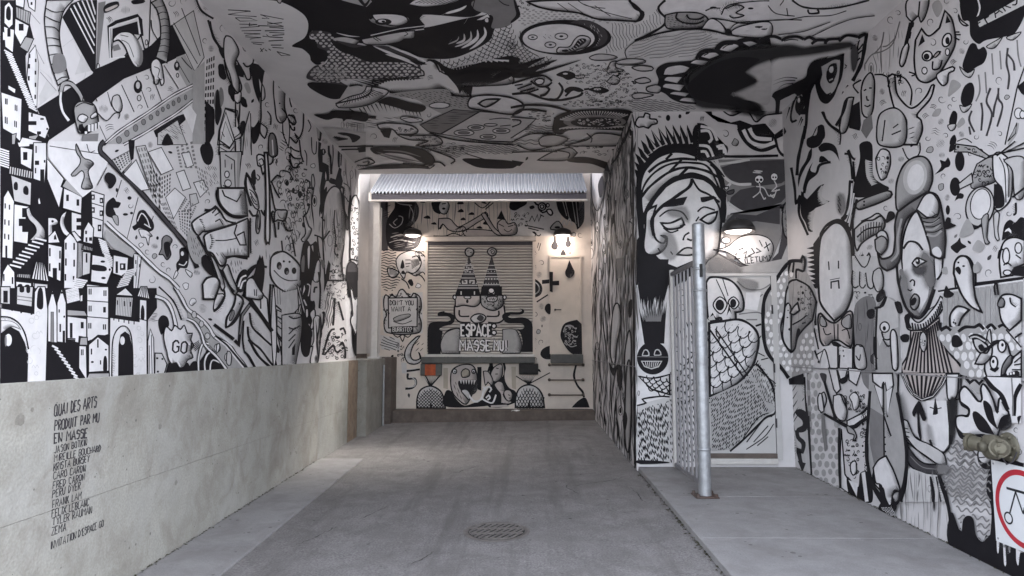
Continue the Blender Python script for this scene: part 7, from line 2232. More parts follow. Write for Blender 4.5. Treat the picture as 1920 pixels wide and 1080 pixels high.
bw3 1690,90! 1740,60 1830,140 1840,280 1820,420 1740,500 1700,480! 1770,460 1760,340 1700,250
fk 1700,300! 1760,320 1770,460 1720,480 1700,420
sk2 1740,100 1780,200 1790,440 / 1770,110 1810,200 1810,400
bl2.5 1780,120 1930,110 1930,380 1860,400 1840,200
sk4 1840,400 1930,330 / 1860,440 1860,520 1840,530
nk3 1660,90 1930,30 / 1720,90 1860,-20 / 1790,60 1930,-10
Hg1.2 =-18,9,60 1760,-20 1930,-20 1930,60 1760,80
ek0 1405,320,40,70
Bl2.5 1430,300 1530,220 1540,290 1440,340
el3 1595,470,105,150,10
ew2 1600,450,75,115,10
fk 1500,560! 1560,620 1620,580! 1600,620 1540,640
bm2 1610,560 1660,530 1650,700 1670,740 1640,750 1620,680
bl2 1700,530 1740,520 1730,640 1740,720 1710,700
fk 1250,230! 1300,170 1290,120 1330,130 1350,100 1370,140 1360,170 1330,180 1310,200
fk 1400,430! 1430,370 1470,380 1460,410 1430,410
ek0 1350,495,16,36
fk 1330,620 1350,550 1380,560 1380,590 1420,610 1380,630 1340,640
fk 1370,770 1420,730 1440,700 1450,740 1490,770 1450,790 1420,820 1390,800
fm 1440,690 1500,560 1550,650 1500,690
fm 1540,790 1580,720 1630,760 1600,810
fm 1550,950 1570,880 1610,930 1570,970
fk 890,590 910,510 950,510 960,550 920,580
bw3.5 1410,1085! 1405,950 1430,870 1480,840 1530,880 1560,980 1560,1085!
fk 1420,940 1440,920 1460,940 1455,980
ek0 1440,885,8,10 1475,915,10,7
Bm1 0,0 1,0 1,1
""".replace('Bm1 0,0 1,0 1,1','//')+r"""
bw3.5 1750,1000! 1740,860 1770,740 1840,700 1930,720! 1930,900! 1880,920! 1850,930! 1840,985!
bk1 1760,720! 1780,610 1820,570 1860,590 1900,550 1930,560! 1930,720! 1850,690
bk1 1840,985! 1840,940 1930,915! 1930,990!
tw5 1780,660 1810,640 1830,670 / 1840,600 1860,580
ew2.5 1790,840,26,60 1880,780,26,40 1800,965,30,20
sk2.5 1770,910 1800,890 1830,915 / 1860,830 1900,860
sk3 1730,860 1740,800 1770,790
nk4 1570,1045 1740,1025 1930,1000
nl3 1570,1060 1930,1015
@R 1680 480 .22222
#painted_striped_wall | striped and spotted wall paper with ghosts and a fox
Fl 360,200 1080,60 1080,620 940,580 390,620
nk4 360,300 500,275 700,245 1080,190
nw3 360,312 700,258 1080,205
um =15,9,.02 400,320 700,270 1080,215 / 400,600 700,590 1080,600
fk 410,320 430,250 460,290 500,320 470,350 420,350
bw4 500,150! 510,50 560,0 620,20 660,120 670,250 690,370 740,475! 640,420 560,310
bk1 515,110 540,90 560,120 550,155
ek0 540,55,9,9 580,85,12,8
fm 670,70 710,80 720,130 670,140
fm 390,110 430,90 440,150 400,150
bw4 470,590! 470,500 520,430 580,430 630,455! 570,520 540,600! 510,615
ek0 495,560,8,10 515,568,8,10 500,540,5,6
Fm 390,620 940,590 1080,800 1080,1010 590,1010 560,900 440,780
Ow =14,1.5,.38 400,640 940,620 1060,800 780,1000 600,1000 560,880 440,760
sk6 390,630 440,600 480,630 / 540,640 600,600 680,600 720,580 760,620 / 780,610 820,580 860,620 / 880,600 920,580 950,600
fk 490,680 540,670 580,740 540,770 490,760
bw3.5 885,380! 920,330 1000,325 1080,360! 1080,540! 980,630! 910,540
bg2.5 880,400 910,350 940,380 930,430 890,430
sk3 980,350 990,400 1030,430
sk3.5 860,330 850,260 870,225 885,330 / 1020,690 1080,650
nk3 950,620 1080,770
Fl 980,640 1080,560 1080,640 1010,680
bw3.5 780,1000! 770,920 830,740 900,715! 960,740 1000,850 1080,800! 1080,1020! 790,1020!
bl3.5 670,700! 720,700 790,750 800,780! 740,820 690,770
bl3 690,910! 740,820 790,820 830,760 830,840 770,910
bl2.5 790,700! 800,640 820,620 830,740
sk6 640,690 680,670 740,680 790,720 / 740,790 800,780 850,740 900,720
sl2.5 650,690 700,680 780,720
bk1 720,760 750,745 770,780 740,800
ew3 850,900,32,54 920,760,34,52
ek0 845,890,12,16 925,750,12,16
sk4 820,950 860,970 890,940
bg3 910,1010! 920,930 970,850 1000,840 1000,900 960,950 940,1000!
sk2.5 1000,880 1040,830 / 1020,900 1080,850 / 1020,920 1080,910 / 1000,960 1080,960
bk1 940,1000 1050,970 1055,1020 920,1020
qw 960,985,16,20 985,982,16,20 1010,978,16,20
@R 1680 700 .22222
#painted_splash_flower | white splash flower and zigzag cloth dripping to the floor
Fl 560,10 1080,20 1080,1085 450,1085 420,900 500,560 540,240
Fm 590,30 740,50 740,160 700,170 600,70
nk5 600,30 640,80 680,50 720,90 760,40
Fw 790,30 1080,40 1080,420 1000,420
sk8 770,30 830,110 910,180 970,310 / 1080,90 1030,200 1020,360
sg3 1000,40 1010,200 1010,360
bw4 565,240! 560,160 600,110 650,150 720,235 750,220 740,130 760,90 800,130 850,230 880,330 895,220 920,220 960,310! 980,350 900,480 870,530 740,520 620,530 560,490 530,440 530,370 580,355 630,360 640,300 590,260
Fk 560,200 580,260 640,290 640,360 540,360 530,440 520,380 560,350 620,350 630,310 570,270
Fk 525,430 570,510 640,530 740,525 740,560 640,570 560,540
fk 760,250 780,230 830,280 860,400 890,480! 800,390
fk 670,340 700,320 780,390 860,520! 740,490 690,420
bk1 885,460! 920,370 990,345! 1000,440 930,480
bk1 1060,430! 1050,370 1080,360!
sk3 850,230 890,330 / 920,240 960,310 975,310
Fk 820,700 880,690 1080,760 1080,1085 830,1085
bk1 690,680 730,610 830,700 830,770 770,810 710,770
bw1 700,680 720,630 780,630 820,660 800,740 750,760 710,730
Wg2.8 =13,4,18,4 510,570 740,570 690,640 690,760 760,810 830,780 830,1085 520,1085 400,860 500,780
ag8 =.9 380,780 460,790 450,830 390,840
@R 1720 820 .24067
Fk 190,340 230,460 270,580 300,590 360,740 380,640 420,610 460,640 480,760 530,815 560,760 590,760 600,560 560,400 590,220 620,200 640,740 650,900 690,790 700,960 730,1000 860,800 860,1085 740,1085 290,860 275,640
Fl 210,290 290,260 460,200 590,240 570,400 595,560 580,640 590,760 550,760 530,820 490,790 470,660 420,610 380,640 370,740 345,730 320,600 270,500
Wg2.8 =13,4,18,5 220,300 300,30 480,60 470,180 590,240 590,740 540,810 490,780 470,650 420,605 375,650 360,740 320,590 250,440
Fk 640,760 860,830 860,1085 740,1060 640,990
bw1 640,750! 740,790 860,840! 860,900 830,900 815,1000 795,960 790,850 760,840 750,900 735,880 735,830 715,830 720,990 700,990 690,830 670,800 660,900 645,890
Fk 280,600 330,700 480,800 560,830 620,770 640,780 640,990 730,1075 290,860
""")
# the big face and the scaly hood cross the corner of ceiling, outer wall and recess wall: each wall carries its share
FACE = r"""
@W 1300 20 .17708
ak9 =.97 -40,700 100,610 280,500 450,430 620,410 780,395 920,375 1050,372 1180,400 1350,372 1550,350 1680,350 1480,395 1200,440 960,465 800,495 640,555 540,640 600,690 655,735 560,785 400,860 390,890 500,930 560,1000 100,1000 20,900
fk 60,660 200,560 400,490 560,480 700,500 640,555 540,640! 600,690 660,735! 560,790 400,860! 390,890! 500,930 620,960 700,1040! 650,1060 400,1000 150,960 -20,900 -60,780
sk6 30,500 70,430 160,405 230,410 / 225,420 260,360 340,320 480,320 / 470,325 560,285 680,295 700,330 / 690,325 760,275 860,262 930,290 / 930,305 1000,270 1100,262 1170,290 / 1170,295 1230,268 1290,300 / 1250,340 1310,300 1400,300 / 1395,340 1420,295 1550,285 / 1540,310 1620,250 1740,262
sk7 1740,275 1830,238 1815,380 1780,560 1690,745
sk3 1760,300 1740,420 1800,350 / 1740,460 1790,420 / 1700,560 1770,500
sk2 310,390 360,355 420,345 / 110,465 160,440 / 960,310 1040,290 1110,300
ad5 =.9 1690,360 1730,400 1740,500 1700,640 1680,500
sk2 850,100 1000,95 1200,60 1450,50 1620,0 / 600,110 900,90 1150,90 / 1260,255 1500,140 1700,70 1920,40 / 900,240 1150,210 1330,150 1450,105
sk2 380,200 450,130 600,105 / 340,210 300,130 200,70
bk1 340,245 350,190 390,190 410,250
Fk 650,170 740,155 700,180
Fk 730,195 790,175 770,195
fk 830,900! 860,850 1000,790 1100,740 1190,690 1210,600 1260,530 1330,505 1480,478 1598,438! 1592,600 1570,720 1530,810 1490,910 1420,985 1350,960 1310,870 1290,780! 1240,840 1215,960 1200,1100! 1090,1100! 1090,880 1000,900 920,940! 905,1100! 865,1100! 870,950
xk =9,4,.3 1240,560 1400,500 / 1290,500 1430,470
hk2.5 1100,715 980,705 840,745 / 1080,730 950,735 830,780 / 1060,760 960,770 880,830
fl 1355,580! 1420,545 1490,508 1550,520 1552,600 1535,740 1490,850 1430,890 1375,840 1345,770 1365,680
bk1 1415,650 1440,570 1500,545 1525,600 1505,720 1450,770 1415,720
ew1 1462,618,28,44
sl3 1530,560 1535,640 1500,740 / 1440,740 1480,720
sk2.5 1350,830 1400,890 1460,870 / 1340,870 1400,930 1470,900 / 1345,900 1400,960 1460,940
hk3 1620,600 1595,615 / 1625,590 1600,560 / 1640,790 1610,820 / 1590,855 1570,890
@W 1470 60 .18519
Fl 120,640 200,630 210,760 160,850 90,900 70,860 100,730
sk4 130,640 90,740 70,860 85,910 130,890 / 190,610 205,700 180,800 150,840
bk1 120,720 150,650 190,660 185,760 150,830 120,790
ew1 152,690,16,30
hk3 60,760 20,890 / 180,860 140,950 / 190,880 160,960
fk 165,480! 310,540! 275,620 250,800 240,940 215,1085! 185,1085! 215,900 205,720
sk5 390,805 430,890 490,960 575,1020 / 640,690 600,820 530,950
sk2 650,680 610,800 540,930
bk1 240,1085 290,1050 330,970 385,938 410,975 400,1085
fl 300,1050 340,990 330,1040
fk 0,960! 25,1010 0,1040!
@W 1480 240 .18519
fk 175,140 190,100 240,98 290,70 320,-20 355,-20 350,90 330,150 290,190 230,205 185,185
fl 250,70 275,20 290,-20 275,70
fk 295,195! 350,150 430,158 480,205 512,335! 470,262 410,225 320,242
fk 300,345! 310,290 350,288 430,365! 380,338 330,350
fk 232,200! 225,300 165,400 118,500 95,600! 90,520 115,420 170,330 200,240
fk 240,345! 215,430 275,455! 230,480 185,550 150,660! 138,610 170,490 205,400
sk5 150,660 190,530 275,458 310,375 420,345
fk 120,640! 150,660 150,690 180,720! 240,655 300,590 355,565! 330,615 325,680 350,720 412,742! 320,790 262,815 232,870 240,930 215,980 240,1050! 195,1045 165,960 118,860
xl =13,4.5,.3 340,580 330,690 400,750 / 290,640 290,720 320,780
xl =12,4.5,.3 260,830 240,940 235,1040 / 190,860 190,940 195,1010
sk5 110,690 98,860 145,980 190,1085 / 20,400 55,600 70,760 110,680
sk8 628,530 605,760 575,880 535,930
sk5 662,640 640,820 600,940 590,1000 / 690,720 650,900 620,1040
sw3 640,560 620,780 590,880 / 660,660 630,850 600,960
ag7 =.6 500,690 540,680 570,800 530,870 500,800
sk2 500,690 520,740 / 500,730 530,790 / 495,770 525,830 / 500,820 520,860
sk6 165,-20 130,140 92,320 80,480
sk4 590,230 620,320 640,520 / 560,260 600,262 / 600,220 640,300 670,320
"""
HOOD = r"""
@W 1430 480 .22222
fm 330,45! 240,48 165,115 90,230 20,340 0,480 10,720 60,850 150,940 215,1030 350,990! 430,980! 440,560! 465,380! 440,260 370,120
Gg1 =9,1 40,300 200,130 400,140 440,500 420,950 200,1000 30,700
Ow =11.5,1.35,.33 60,300 200,110 280,120 200,260 150,560 180,760 240,830 300,760 430,640 430,960 220,1000 90,860 20,700
bl3.5 295,200! 240,215 195,300 180,460 150,600 170,720 220,800 245,815! 280,780 300,690 350,620 430,540! 460,380! 400,260
fk 290,660 305,610 325,625 310,690 285,740
bl3 185,430! 205,400 235,410 250,480 245,800! 210,780 165,680
bl3.5 240,480! 270,430 305,395! 320,460! 270,495
Qk1.2 =8,1.3 315,260 400,240 430,360 380,500 320,440
sk2.5 260,580 330,540 380,500 / 340,570 370,560
ek0 205,520,8,6 225,620,14,12 210,460,6,6
sk7 340,42 240,46 170,110 90,230 20,340 0,480 10,720 60,850 150,940 215,1030
sk4 330,40 345,0 365,30 360,110 345,130 295,115 290,190 / 240,55 215,150 / 270,55 260,140
Fk 215,1035 350,990 355,1085 220,1085
"""
for k in 'CRB':
    paint(('#painted_big_face | large weeping face turned sideways under the smoke cloud' + FACE).replace('#', '@%s 0 0\n#' % k, 1).replace('@W', '@' + k))
for k in 'RB':
    paint(('#painted_scaly_hood | round scaled hood with a lizard face in the corner of the recess' + HOOD).replace('#', '@%s 0 0\n#' % k, 1).replace('@W', '@' + k))
paint(r"""
@I 960 270
#painted_wood_grain | swirling wood grain, knots and drips on the inner wall
Gk1.2 =2.5,18 590,-30 720,170 760,-100 905,-240 930,0 930,2480 740,2200 600,1960 590,1000
Gg1.4 =3.4,8 590,200 900,-100 930,2400 600,1950
Fk 620,160 720,150 735,210 700,200
bw1.5 600,170! 700,175! 700,280 680,420 640,500 600,400
bd1 650,300 680,240 690,320 670,400 655,380
ew1.2 690,760,14,50 700,860,12,40 640,620,12,40 660,980,12,50
ek1 690,770,5,22 640,630,5,16 760,560,8,40
sk3 880,580 910,600 910,660 890,700 870,760 860,830 / 905,-100 890,300 905,560
sk2 720,180 740,300 720,420 / 760,100 740,260 / 780,420 770,600 800,760
Fg 780,860 840,850 830,1000 800,1010
bl2.5 760,1250 800,1200 820,1330 790,1500 770,1650 740,1560
fk 730,1630 760,1680 800,1650 770,1740 740,1700
fk 880,1180 905,1170 900,1280 880,1300
bl3 850,1560 880,1400 900,1500 895,1800 870,1960 850,1760
bm3 860,1720 890,1640 900,2000 880,2300 850,2200
fk 800,1650 830,1700 820,1850 790,1780
fk 850,2000 870,2060 850,2160 835,2080
sk4 905,-100 912,400 915,1000 920,1600 925,2400
tk4 840,-60 800,80 740,160
tk5 900,-180 860,-60 790,60
@D 480 270
#painted_black_bird | round black bird in the upper corner of the dock wall
Fd 930,420 990,420 990,800 930,800
Hk1.4 =-20,5,22 935,430 1030,430 1000,560 940,560
bk1 1040,420! 1190,420! 1220,480 1210,560 1160,620! 1230,660 1240,700 1210,770 1130,800 1040,800 990,760 975,660 990,560 1040,480
sm1.6 1050,430 1080,450 1170,460 / 1000,600 1040,630 1090,600 1100,550 1070,540 / 1060,560 1030,590 1050,610 / 1150,460 1180,520 1170,580
sm1.3 1010,700 1100,680 1200,700 / 1000,740 1080,720 1190,740
Hg1.3 =-10,4,20 1010,660 1220,660 1200,780 1030,790
#painted_wave_hair | sleeping face with curls among wavy lines
Wk1.6 =5,1.3,17,3 945,800 1060,800 1050,870 1060,960 1090,1010 1050,1085 945,1085
bl2 1050,870! 1080,830 1160,800 1240,820 1280,860! 1280,1000! 1250,960 1200,990 1130,960 1110,1010 1060,930
bk1 1085,930 1100,870 1112,925
bk1 1090,970 1105,950 1120,975
sk1.6 1120,870 1160,870 / 1120,900 1160,895 / 1125,920 1150,915
sk2.4 1140,960 1180,970 1220,940 1240,890 1220,830 / 1170,850 1210,840 1230,880
uk =7,1.2,0 1160,870 1170,940 / 1215,860 1230,900
Qk1.3 =8 1170,800 1260,800 1270,880 1220,860
bl2.4 990,930 1000,990 1040,1000 1070,960
uk =6,1.2,0 1000,930 1000,980 / 1050,920 1060,980
sk2.4 1090,1010 1130,1040 1150,1085 / 1200,980 1240,990 1280,1050
bk1 1140,1030 1165,1015 1180,1050 1165,1065
#painted_jungle_frieze | reclining figures and palms under the canopy
Fl 1220,415 1800,415 1930,415 1930,700 1250,700 1240,600 1210,480
Gg1 =6,0 1200,430 1930,430 1930,690 1240,690
fk 1230,440 1250,420 1270,440
fk 1255,555 1290,535 1310,560
fk 1310,600 1340,585 1355,605
fk 1505,450 1535,425 1560,450
fk 1510,510 1540,485 1560,510
fk 1690,440 1710,425 1730,450
fk 1530,570 1555,550 1575,570
fk 1590,530 1620,510 1640,530
fk 1700,600 1725,575 1745,605
fk 1650,630 1680,615 1700,635
fk 1320,430 1380,415 1390,520 1340,510 1320,470
bl2 1380,440 1420,420 1450,460 1430,520 1390,520 1370,480
ek0 1408,485,14,9
sk2 1395,450 1425,445 / 1370,560 1400,600 1380,640
bp2 1370,560! 1450,560 1500,610 1530,620 1640,560 1720,510! 1740,540 1660,590 1580,640 1500,660 1440,640 1400,600 1370,640
bp2 1550,660! 1600,640 1760,650 1880,690! 1700,700 1580,695
bp2 1690,530! 1720,520 1800,640 1880,690! 1790,670
sk2 1330,690 1420,690 1480,670 1540,690 / 1500,640 1560,620 1580,660
Hk1.2 =-60,4,10 1490,620 1580,620 1560,690 1490,680
sk2 1640,440 1700,480 1760,430 / 1720,490 1780,440
sk3 1330,700 1500,695 1700,700 1930,695
@D 960 270
Fl -10,415 340,415 370,560 300,690 -10,690
fk 0,420 100,420 110,450 60,480 20,500 -20,480
fk 130,470 160,460 170,480 140,490
bp2 -110,600 -60,560 -30,600 20,590 40,640 20,680 -80,680
Bk1 -110,560 -80,500 -50,570
sk1.6 -100,600 -60,620 / -30,620 10,610 / -60,640 -30,660 0,640
Qk1.3 =8 -10,530 120,520 120,600 40,620 0,580
nk2 130,580 150,540 170,580 190,530 200,580 220,530 / 210,530 240,545 / 100,610 240,640 / 120,630 200,650
nk4 160,420 180,450 200,460
ew3 225,470,28,28
ew2.4 225,470,14,14
ew2.4 268,460,12,14
bw3 260,495 290,490 305,520 290,535 270,520
sk3 200,490 230,515 265,500
bk1 330,420! 540,420! 540,560 520,610 490,640! 470,590 400,560 350,500
sm1.4 400,430 430,560 / 450,420 480,600 / 480,430 500,620 / 380,430 410,540
sl2.4 300,640 340,600 370,620 390,570 410,610 430,560 450,610
@D 960 270
bm2 290,640 310,600 350,580 380,640
ek0 340,625,22,9
#painted_drips | black drips and a teardrop under the lamp
bd1 318,690! 325,690! 330,730 343,760 335,785 315,790 298,775 300,755 315,730
bd1 416,690! 424,690! 428,725 440,745 430,768 410,768 402,745 412,725
bd1 383,790! 400,820 398,840 380,845 366,835 370,815
ek0 435,818,6,6
sk1.3 200,740 190,780 / 215,745 200,800
bk1 0,0 1,0 1,1
""".replace('bk1 0,0 1,0 1,1','//')+r"""
@D 940 435 .125
#painted_rings_and_cross | black rings, a cross and round marks beside the plain door
bk1 470,720 540,730 600,800 610,880 570,950 470,965
bl1 470,745 530,755 575,810 580,880 545,925 470,940
bk1 470,765 530,785 560,850 530,905 470,910
sk2.4 530,1050 700,940
sk2 480,110 520,20 470,0 560,60 590,30
Fk 610,720 720,710 720,770 610,780
@N 940 435 .125
#painted_door_marks | black teardrop and half cross painted on the plain door
bk1 1020,430! 1060,520 1095,600 1070,660 1020,685 975,660 960,600 985,540
Fk 720,595 775,600 770,905 725,890
Fk 770,735 868,730 868,800 770,800
@N 940 570 .125
fk 735,0 735,150 690,140 650,80 670,10
bk1 1135,240! 1200,300! 1210,780! 1100,760 1000,690 900,520 900,400 960,290
sm1.6 960,330 1040,320 1120,380 / 930,420 960,340 1020,340 / 1000,470 1050,450 1110,500 / 960,560 1040,640 1130,620 / 1080,540 1110,560 / 1000,500 1040,560 / 940,580 990,620
Qm1.2 =6 940,380 1140,360 1130,640 960,560
@D 940 570 .125
#painted_hatch_mark | black half dome marks below the door
bk1 590,760 620,680 730,630 830,660 900,750 760,820 650,820
ek0 610,330,8,22
#painted_poster_frame | painted curly frame asking about a burrito
@D 700 435 .125
Bl2 215,990 650,985 650,1085 215,1085
@D 480 540
Fl 945,60 1250,30 1250,340 960,340
bl2.4 960,80 975,50 1000,70 1020,50 1050,70 1075,20 1100,10 1120,30 1160,70 1180,40 1210,50 1235,80 1240,150 1225,200 1240,260 1235,320 1200,340 1100,350 1010,340 970,320 960,250 980,200 960,150
Bl2.4 992,75 1210,72 1208,290 995,300
Qk1.4 =6 960,130 990,130 990,260 965,260
Qk1.4 =6 1212,130 1240,130 1240,260 1212,260
Qk1.4 =6,.7 1000,40 1200,40 1200,66 1000,66
Tk1.5 1006,128,34,0,.86 DON'T YOU
Tk1.5 1016,175,34,0,.95 WANT A
bm1.4 1030,230 1080,205 1150,195 1155,215 1100,240 1050,250
sk1.6 1030,250 1100,270 1170,245
Fk 1012,290 1182,285 1180,335 1014,338
Tl1.4 1026,327,32,0,.83 BURRITO?
sk2 1030,345 1060,370 1100,350 1140,370 1170,340 / 1080,360 1100,400 1115,360
Fl 930,350 1080,380 1080,470 940,460
Wk1.4 =5,2,70,24 935,350 1060,380 1080,470 940,470
#painted_snake_vine | coiling snake vine below the painted frame
Qk1.4 =7,1.2 1060,390 1120,420 1130,540 1070,520
bl2.4 1200,370! 1230,360 1180,430 1160,500 1180,540 1230,530 1220,480 1240,540 1200,570 1140,560 1115,500 1140,430
Hk1.4 =-45,5,14 1180,400 1270,380 1250,480 1190,480
sk4 1110,560 1110,620 1150,620 1230,610 / 1140,640 1140,680 1190,680 1200,720 1170,750 1120,755
sl1.6 1112,580 1120,610 1200,605 / 1145,660 1195,690 1190,735 1140,745
Fl 1090,560 1130,560 1130,640 1095,640
#painted_beehive | arched scaled beehive below the orange bumper
bl3 1207,900! 1210,820 1240,760 1310,735 1380,770 1410,830 1420,900!
Ck1.4 =6,0 1220,890 1225,800 1310,750 1390,800 1405,890
fk 1305,900 1312,850 1322,900
xk =9,1.6,.1 1300,735 1318,735 / 1250,660 1375,660
nk2.4 1312,735 1390,645 / 1312,735 1240,600
#painted_monster_mouth | round monster with an open toothy mouth under the dock ledge
Fy 1405,600 1440,600 1440,760 1405,750
fk 1420,780 1460,770 1500,830 1560,880 1640,860 1740,830 1760,880 1430,890
bp2.4 1460,700 1470,620 1530,580 1610,575 1650,620 1660,720 1620,800 1590,860 1560,870 1500,820 1470,770
bk1 1520,700 1600,690 1660,700 1650,780 1600,800 1540,770
xl =6,4.5,.1 1525,690 1650,690 / 1530,720 1645,725
bl2.4 1540,770 1580,760 1610,800 1600,840 1570,810
by2 1540,630 1570,605 1600,620 1600,660 1550,670
ew2 1490,625,16,18 1632,625,14,16
ek0 1492,628,6,8 1632,628,6,7
Hk1.3 =70,5,12 1465,690 1510,700 1560,850 1500,810
sw3.4 1600,810 1640,850 1690,830 1710,760 1750,740 1760,770
Fk 1660,592 1692,592 1690,770 1662,760
sk3 1760,570 1740,640 1780,690
@D 880 660 .125
#painted_wrestlers | two pale intertwined figures on black under the ledge
fk 300,160! 350,160! 320,280 400,440! 330,480 210,700 300,830! 480,830 690,760! 700,600 600,540 540,440 530,320 550,240 530,160! 500,160! 520,300 490,380 420,440 350,360 300,290
bp2 330,300! 380,220 480,180 500,290 480,380 420,440 360,440 320,360
bp2 210,290! 280,290 340,380 360,460 330,500 280,450 240,500
bp2.4 370,490! 420,440 500,460 540,580! 510,640 560,720 640,740 600,780 470,770! 470,640 410,560
bp2 530,580 600,570 650,640 620,730 560,720 520,640
sk1.6 580,640 610,650 / 590,690 620,690 / 400,240 440,250 / 390,330 430,330
sw3 200,520 240,540 300,520 330,560 300,600 / 180,690 260,740 350,760 400,640 / 250,690 290,650 310,690 270,720
sw2.4 0,640 60,740 150,730 220,600 270,520
Fp 320,800 560,790 600,820 330,830
Fy 630,220 700,220 700,560 640,540
#painted_beehive | arched scaled beehive below the black bumper
bl3 690,830! 700,660 760,540 890,490 1020,540 1100,660 1125,830!
Ck1.4 =6,0,1.8 710,820 730,640 890,510 1080,640 1110,820
fk 880,830 890,740 905,740 915,830
xk =9,1.6,.1 875,480 905,480 / 740,340 1010,340
nk2 890,480 700,360 / 890,480 1210,310
#painted_ball_and_chain | black arcs and a dark dome by the rungs
sk4 1600,200 1570,360 1620,500 1700,600 1720,680
bk1 1540,830! 1640,730 1740,690 1800,830!
@S 700 435 .125
#painted_hat_twins | two bearded twins in patterned pointed hats on the shutter
bm2.4 1375,295 1400,250 1440,240 1490,260 1510,300 1485,355 1440,370 1395,350
bm2.4 1710,295 1735,250 1780,235 1830,255 1850,300 1825,345 1780,360 1735,340
sk1.4 1745,290 1780,260 1820,290 1790,330 1765,300 1790,290 / 1410,290 1430,280 / 1450,310 1480,300
Bd2 1435,370 1600,940 1235,945
Bd2 1775,365 1925,940 1610,940
Fk 1270,860 1585,860 1600,945 1235,948
Fk 1625,815 1930,815 1930,945 1610,945
nl1.6 1385,500 1480,500 / 1360,560 1490,560 / 1330,630 1515,630 / 1315,690 1530,690 / 1280,800 1560,800 / 1265,840 1575,840
nl1.6 1715,500 1830,500 / 1700,560 1850,560 / 1690,620 1865,620 / 1670,670 1880,670 / 1640,790 1905,790
Ql1.2 =5 1400,420 1460,420 1490,500 1380,500
Ql1.2 =5 1360,510 1490,510 1510,620 1340,620
nl2.4 1340,730 1340,770 1400,770 1400,730 1370,730 / 1450,770 1450,730 1510,730 1510,770 1480,770
el0 1300,770,12,10 1550,770,12,10 1690,705,16,12 1730,705,16,12 1775,705,16,12 1820,705,16,12 1860,705,16,12 1650,770,8,8 1690,770,8,8 1730,770,8,8 1770,770,8,8 1810,770,8,8 1850,770,8,8 1890,770,8,8 1720,590,8,8 1770,590,8,8 1820,590,8,8
ql 1308,890,18,50 1508,890,18,50
bw1 1720,890 1770,840 1820,880 1820,930 1790,930 1770,880 1740,930
bl2 1200,950 1230,950 1220,1000 1195,990
@S 480 540
Fp 1485,60 1690,55 1860,60 1865,250 1800,300 1560,280 1500,230
bp2.6 1490,58! 1680,55! 1680,110 1640,140 1560,130 1500,140 1495,100
bm2.4 1685,55! 1850,55! 1855,120 1830,150 1780,170 1720,150 1690,120
Qk1.2 =5 1695,70 1845,70 1845,140 1740,150
ek0 1585,100,10,14
bl2 1560,62 1610,62 1605,80 1570,80
bl2 1735,68 1805,66 1800,100 1740,100
Tk1.2 1748,94,22,0,.9 WWW
ew2 1765,20,22,20
ew2 1490,70,12,16 1865,70,12,16
sk3 1490,130 1490,210 1530,255 1610,258 / 1525,165 1530,210 1600,212 / 1860,130 1865,220 1820,260 1740,258 / 1820,170 1815,210 1730,212
bl2.6 1610,230 1640,200 1690,195 1725,220 1700,255 1640,262
fd 1655,230 1680,200 1710,220 1690,250
Fk 1530,265 1770,265 1770,370 1530,370
ek0 1510,342,24,24
FK 0
""".replace('FK 0','//')+r"""
Tw3.4 1540,360,84,0,.63 ESPACE
ew2.6 1785,285,18,18 1785,335,18,18
#painted_smoke_trails | black smoke trails curling on the shutter
fk 1290,500! 1290,300 1330,255 1440,250 1460,230 1430,210 1370,212! 1365,190 1400,180 1480,200 1490,240 1470,270 1400,290 1375,310 1400,325! 1390,400 1385,495!
sk4 1365,200 1400,205 / 1370,205 1375,190 1415,180
sk3 1390,400 1440,320 1530,305
bm1.5 1395,490! 1385,420 1420,340 1500,305 1530,310! 1530,495!
@S 960 540
bm1.5 -70,490! -70,310! 20,310 60,370 75,440 60,490!
fk 160,480! 60,480! 80,420 60,330 10,300! 60,310 90,300 80,270 20,265 -40,260 -75,220 -60,190 -10,180! 60,180 75,165 50,155! 85,160 90,185 60,200 -10,200! -30,215 0,225 80,220 130,240 155,290
#painted_shutter_word | cream block lettering along the foot of the shutter
@S 480 540
Tk6 1532,470,76,0,.8 MASSE
Tw3.2 1532,470,76,0,.8 MASSE
Tk6 1786,470,76,0,.66 MU!
Tw3.2 1786,470,76,0,.66 MU!
""")
infill('L', [(150, 0), (380, 0), (497, 128), (588, 230), (664, 312), (664, 668), (400, 695), (300, 690), (270, 500), (200, 300)], 'painted_filler', 'small doodles filling gaps between the figures', 4, 10, w=.9)
infill('R', [(1600, 480), (1600, 120), (1700, 0), (1915, 0), (1915, 840), (1850, 1020), (1700, 960), (1500, 880)], 'painted_filler', 'small doodles filling gaps between the figures', 4, 10, w=.9)
infill('C', [(700, 120), (900, 110), (1180, 100), (1230, 190), (1140, 305), (690, 305), (620, 225), (640, 150)], 'painted_filler', 'small doodles filling gaps between the figures', 4, 9, w=.9)
infill('B', [(1195, 215), (1470, 200), (1470, 500), (1330, 500), (1250, 860), (1195, 860)], 'painted_filler', 'small doodles filling gaps between the figures', 6, 10)
infill('D', [(715, 380), (1090, 380), (1095, 440), (1020, 450), (1020, 660), (1000, 755), (758, 755), (758, 680), (715, 660)], 'painted_filler', 'small doodles filling gaps between the figures', 4, 7, w=.8)
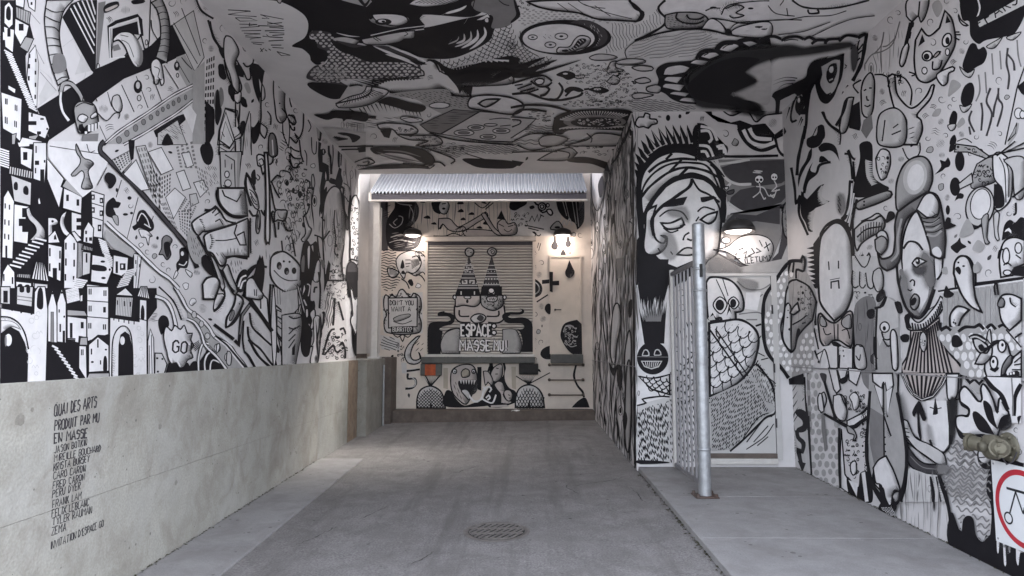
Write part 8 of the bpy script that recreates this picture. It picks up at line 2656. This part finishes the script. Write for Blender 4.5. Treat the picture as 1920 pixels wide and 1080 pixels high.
# ---------------------------------------------------------------- hand lettering on the concrete, laid out on the wall itself
def lettering(name, text, u0, v0, u1, v1, hpx, w):
    """letters between two image anchors on the wall plane: base line from (u0,v0) to (u1,v1), cap height hpx at the start"""
    F = Figure('K', name, '')
    a = onX(u0, v0, XC); b = onX(u1, v1, XC); top = onX(u0, v0-hpx, XC); h = top.z-a.z
    wid = []; tot = 0
    for ch in text:
        if ch == ' ': wid.append(3.6)
        else: wid.append(max(int(d[0]) for st in FONT[ch].split(';') for d in st.split())+1.2)
    tot = sum(wid)-1.2; pen = 0
    for ch, wd in zip(text, wid):
        if ch != ' ':
            for st in FONT[ch].split(';'):
                q = []
                for d in st.split():
                    s = (pen+int(d[0]))/tot; y = a.y+(b.y-a.y)*s; z = a.z+(b.z-a.z)*s+int(d[1])*h/6
                    P = Vector((XC, y+random.uniform(-.002, .002), z+random.uniform(-.002, .002)))-EYE
                    c = RM.transposed() @ P; q.append((960-c.x/c.z*FPX, 540+c.y/c.z*FPX))
                F.stroke(q, 'd', w)
        pen += wd
    F.done()
for t in (('QUAI DES ARTS', 101, 781, 180, 763, 22, 2.2), ('PRODUIT PAR MU', 102, 808, 185, 791, 19, 2.2), ('EN MASSE', 101, 831, 163, 820, 18, 2.6),
          ('JASON BOTKIN', 101, 850, 162, 835, 13, 1.45), ('MIREILLE BOUCHARD', 101, 866, 188, 846, 13, 1.45), ('KRISTA BURSEY', 100, 883, 167, 865, 13, 1.45),
          ('CARO CARON', 100, 899, 159, 884, 13, 1.45), ('FRED CARON', 99, 917, 157, 900, 13, 1.45), ('PERU DYER', 98, 934, 150, 917, 14, 1.45),
          ('FRANK LAM', 98, 953, 152, 935, 14, 1.45), ('FELIX LEBLANC', 97, 970, 166, 948, 14, 1.45), ('TYLER RAUMAN', 97, 986, 171, 962, 14, 1.45),
          ('ZEMA', 96, 1004, 123, 994, 14, 1.45), ("INVITATION D'ESPACE GO", 94, 1031, 193, 987, 14, 1.45)):
    lettering('lettering', *t)
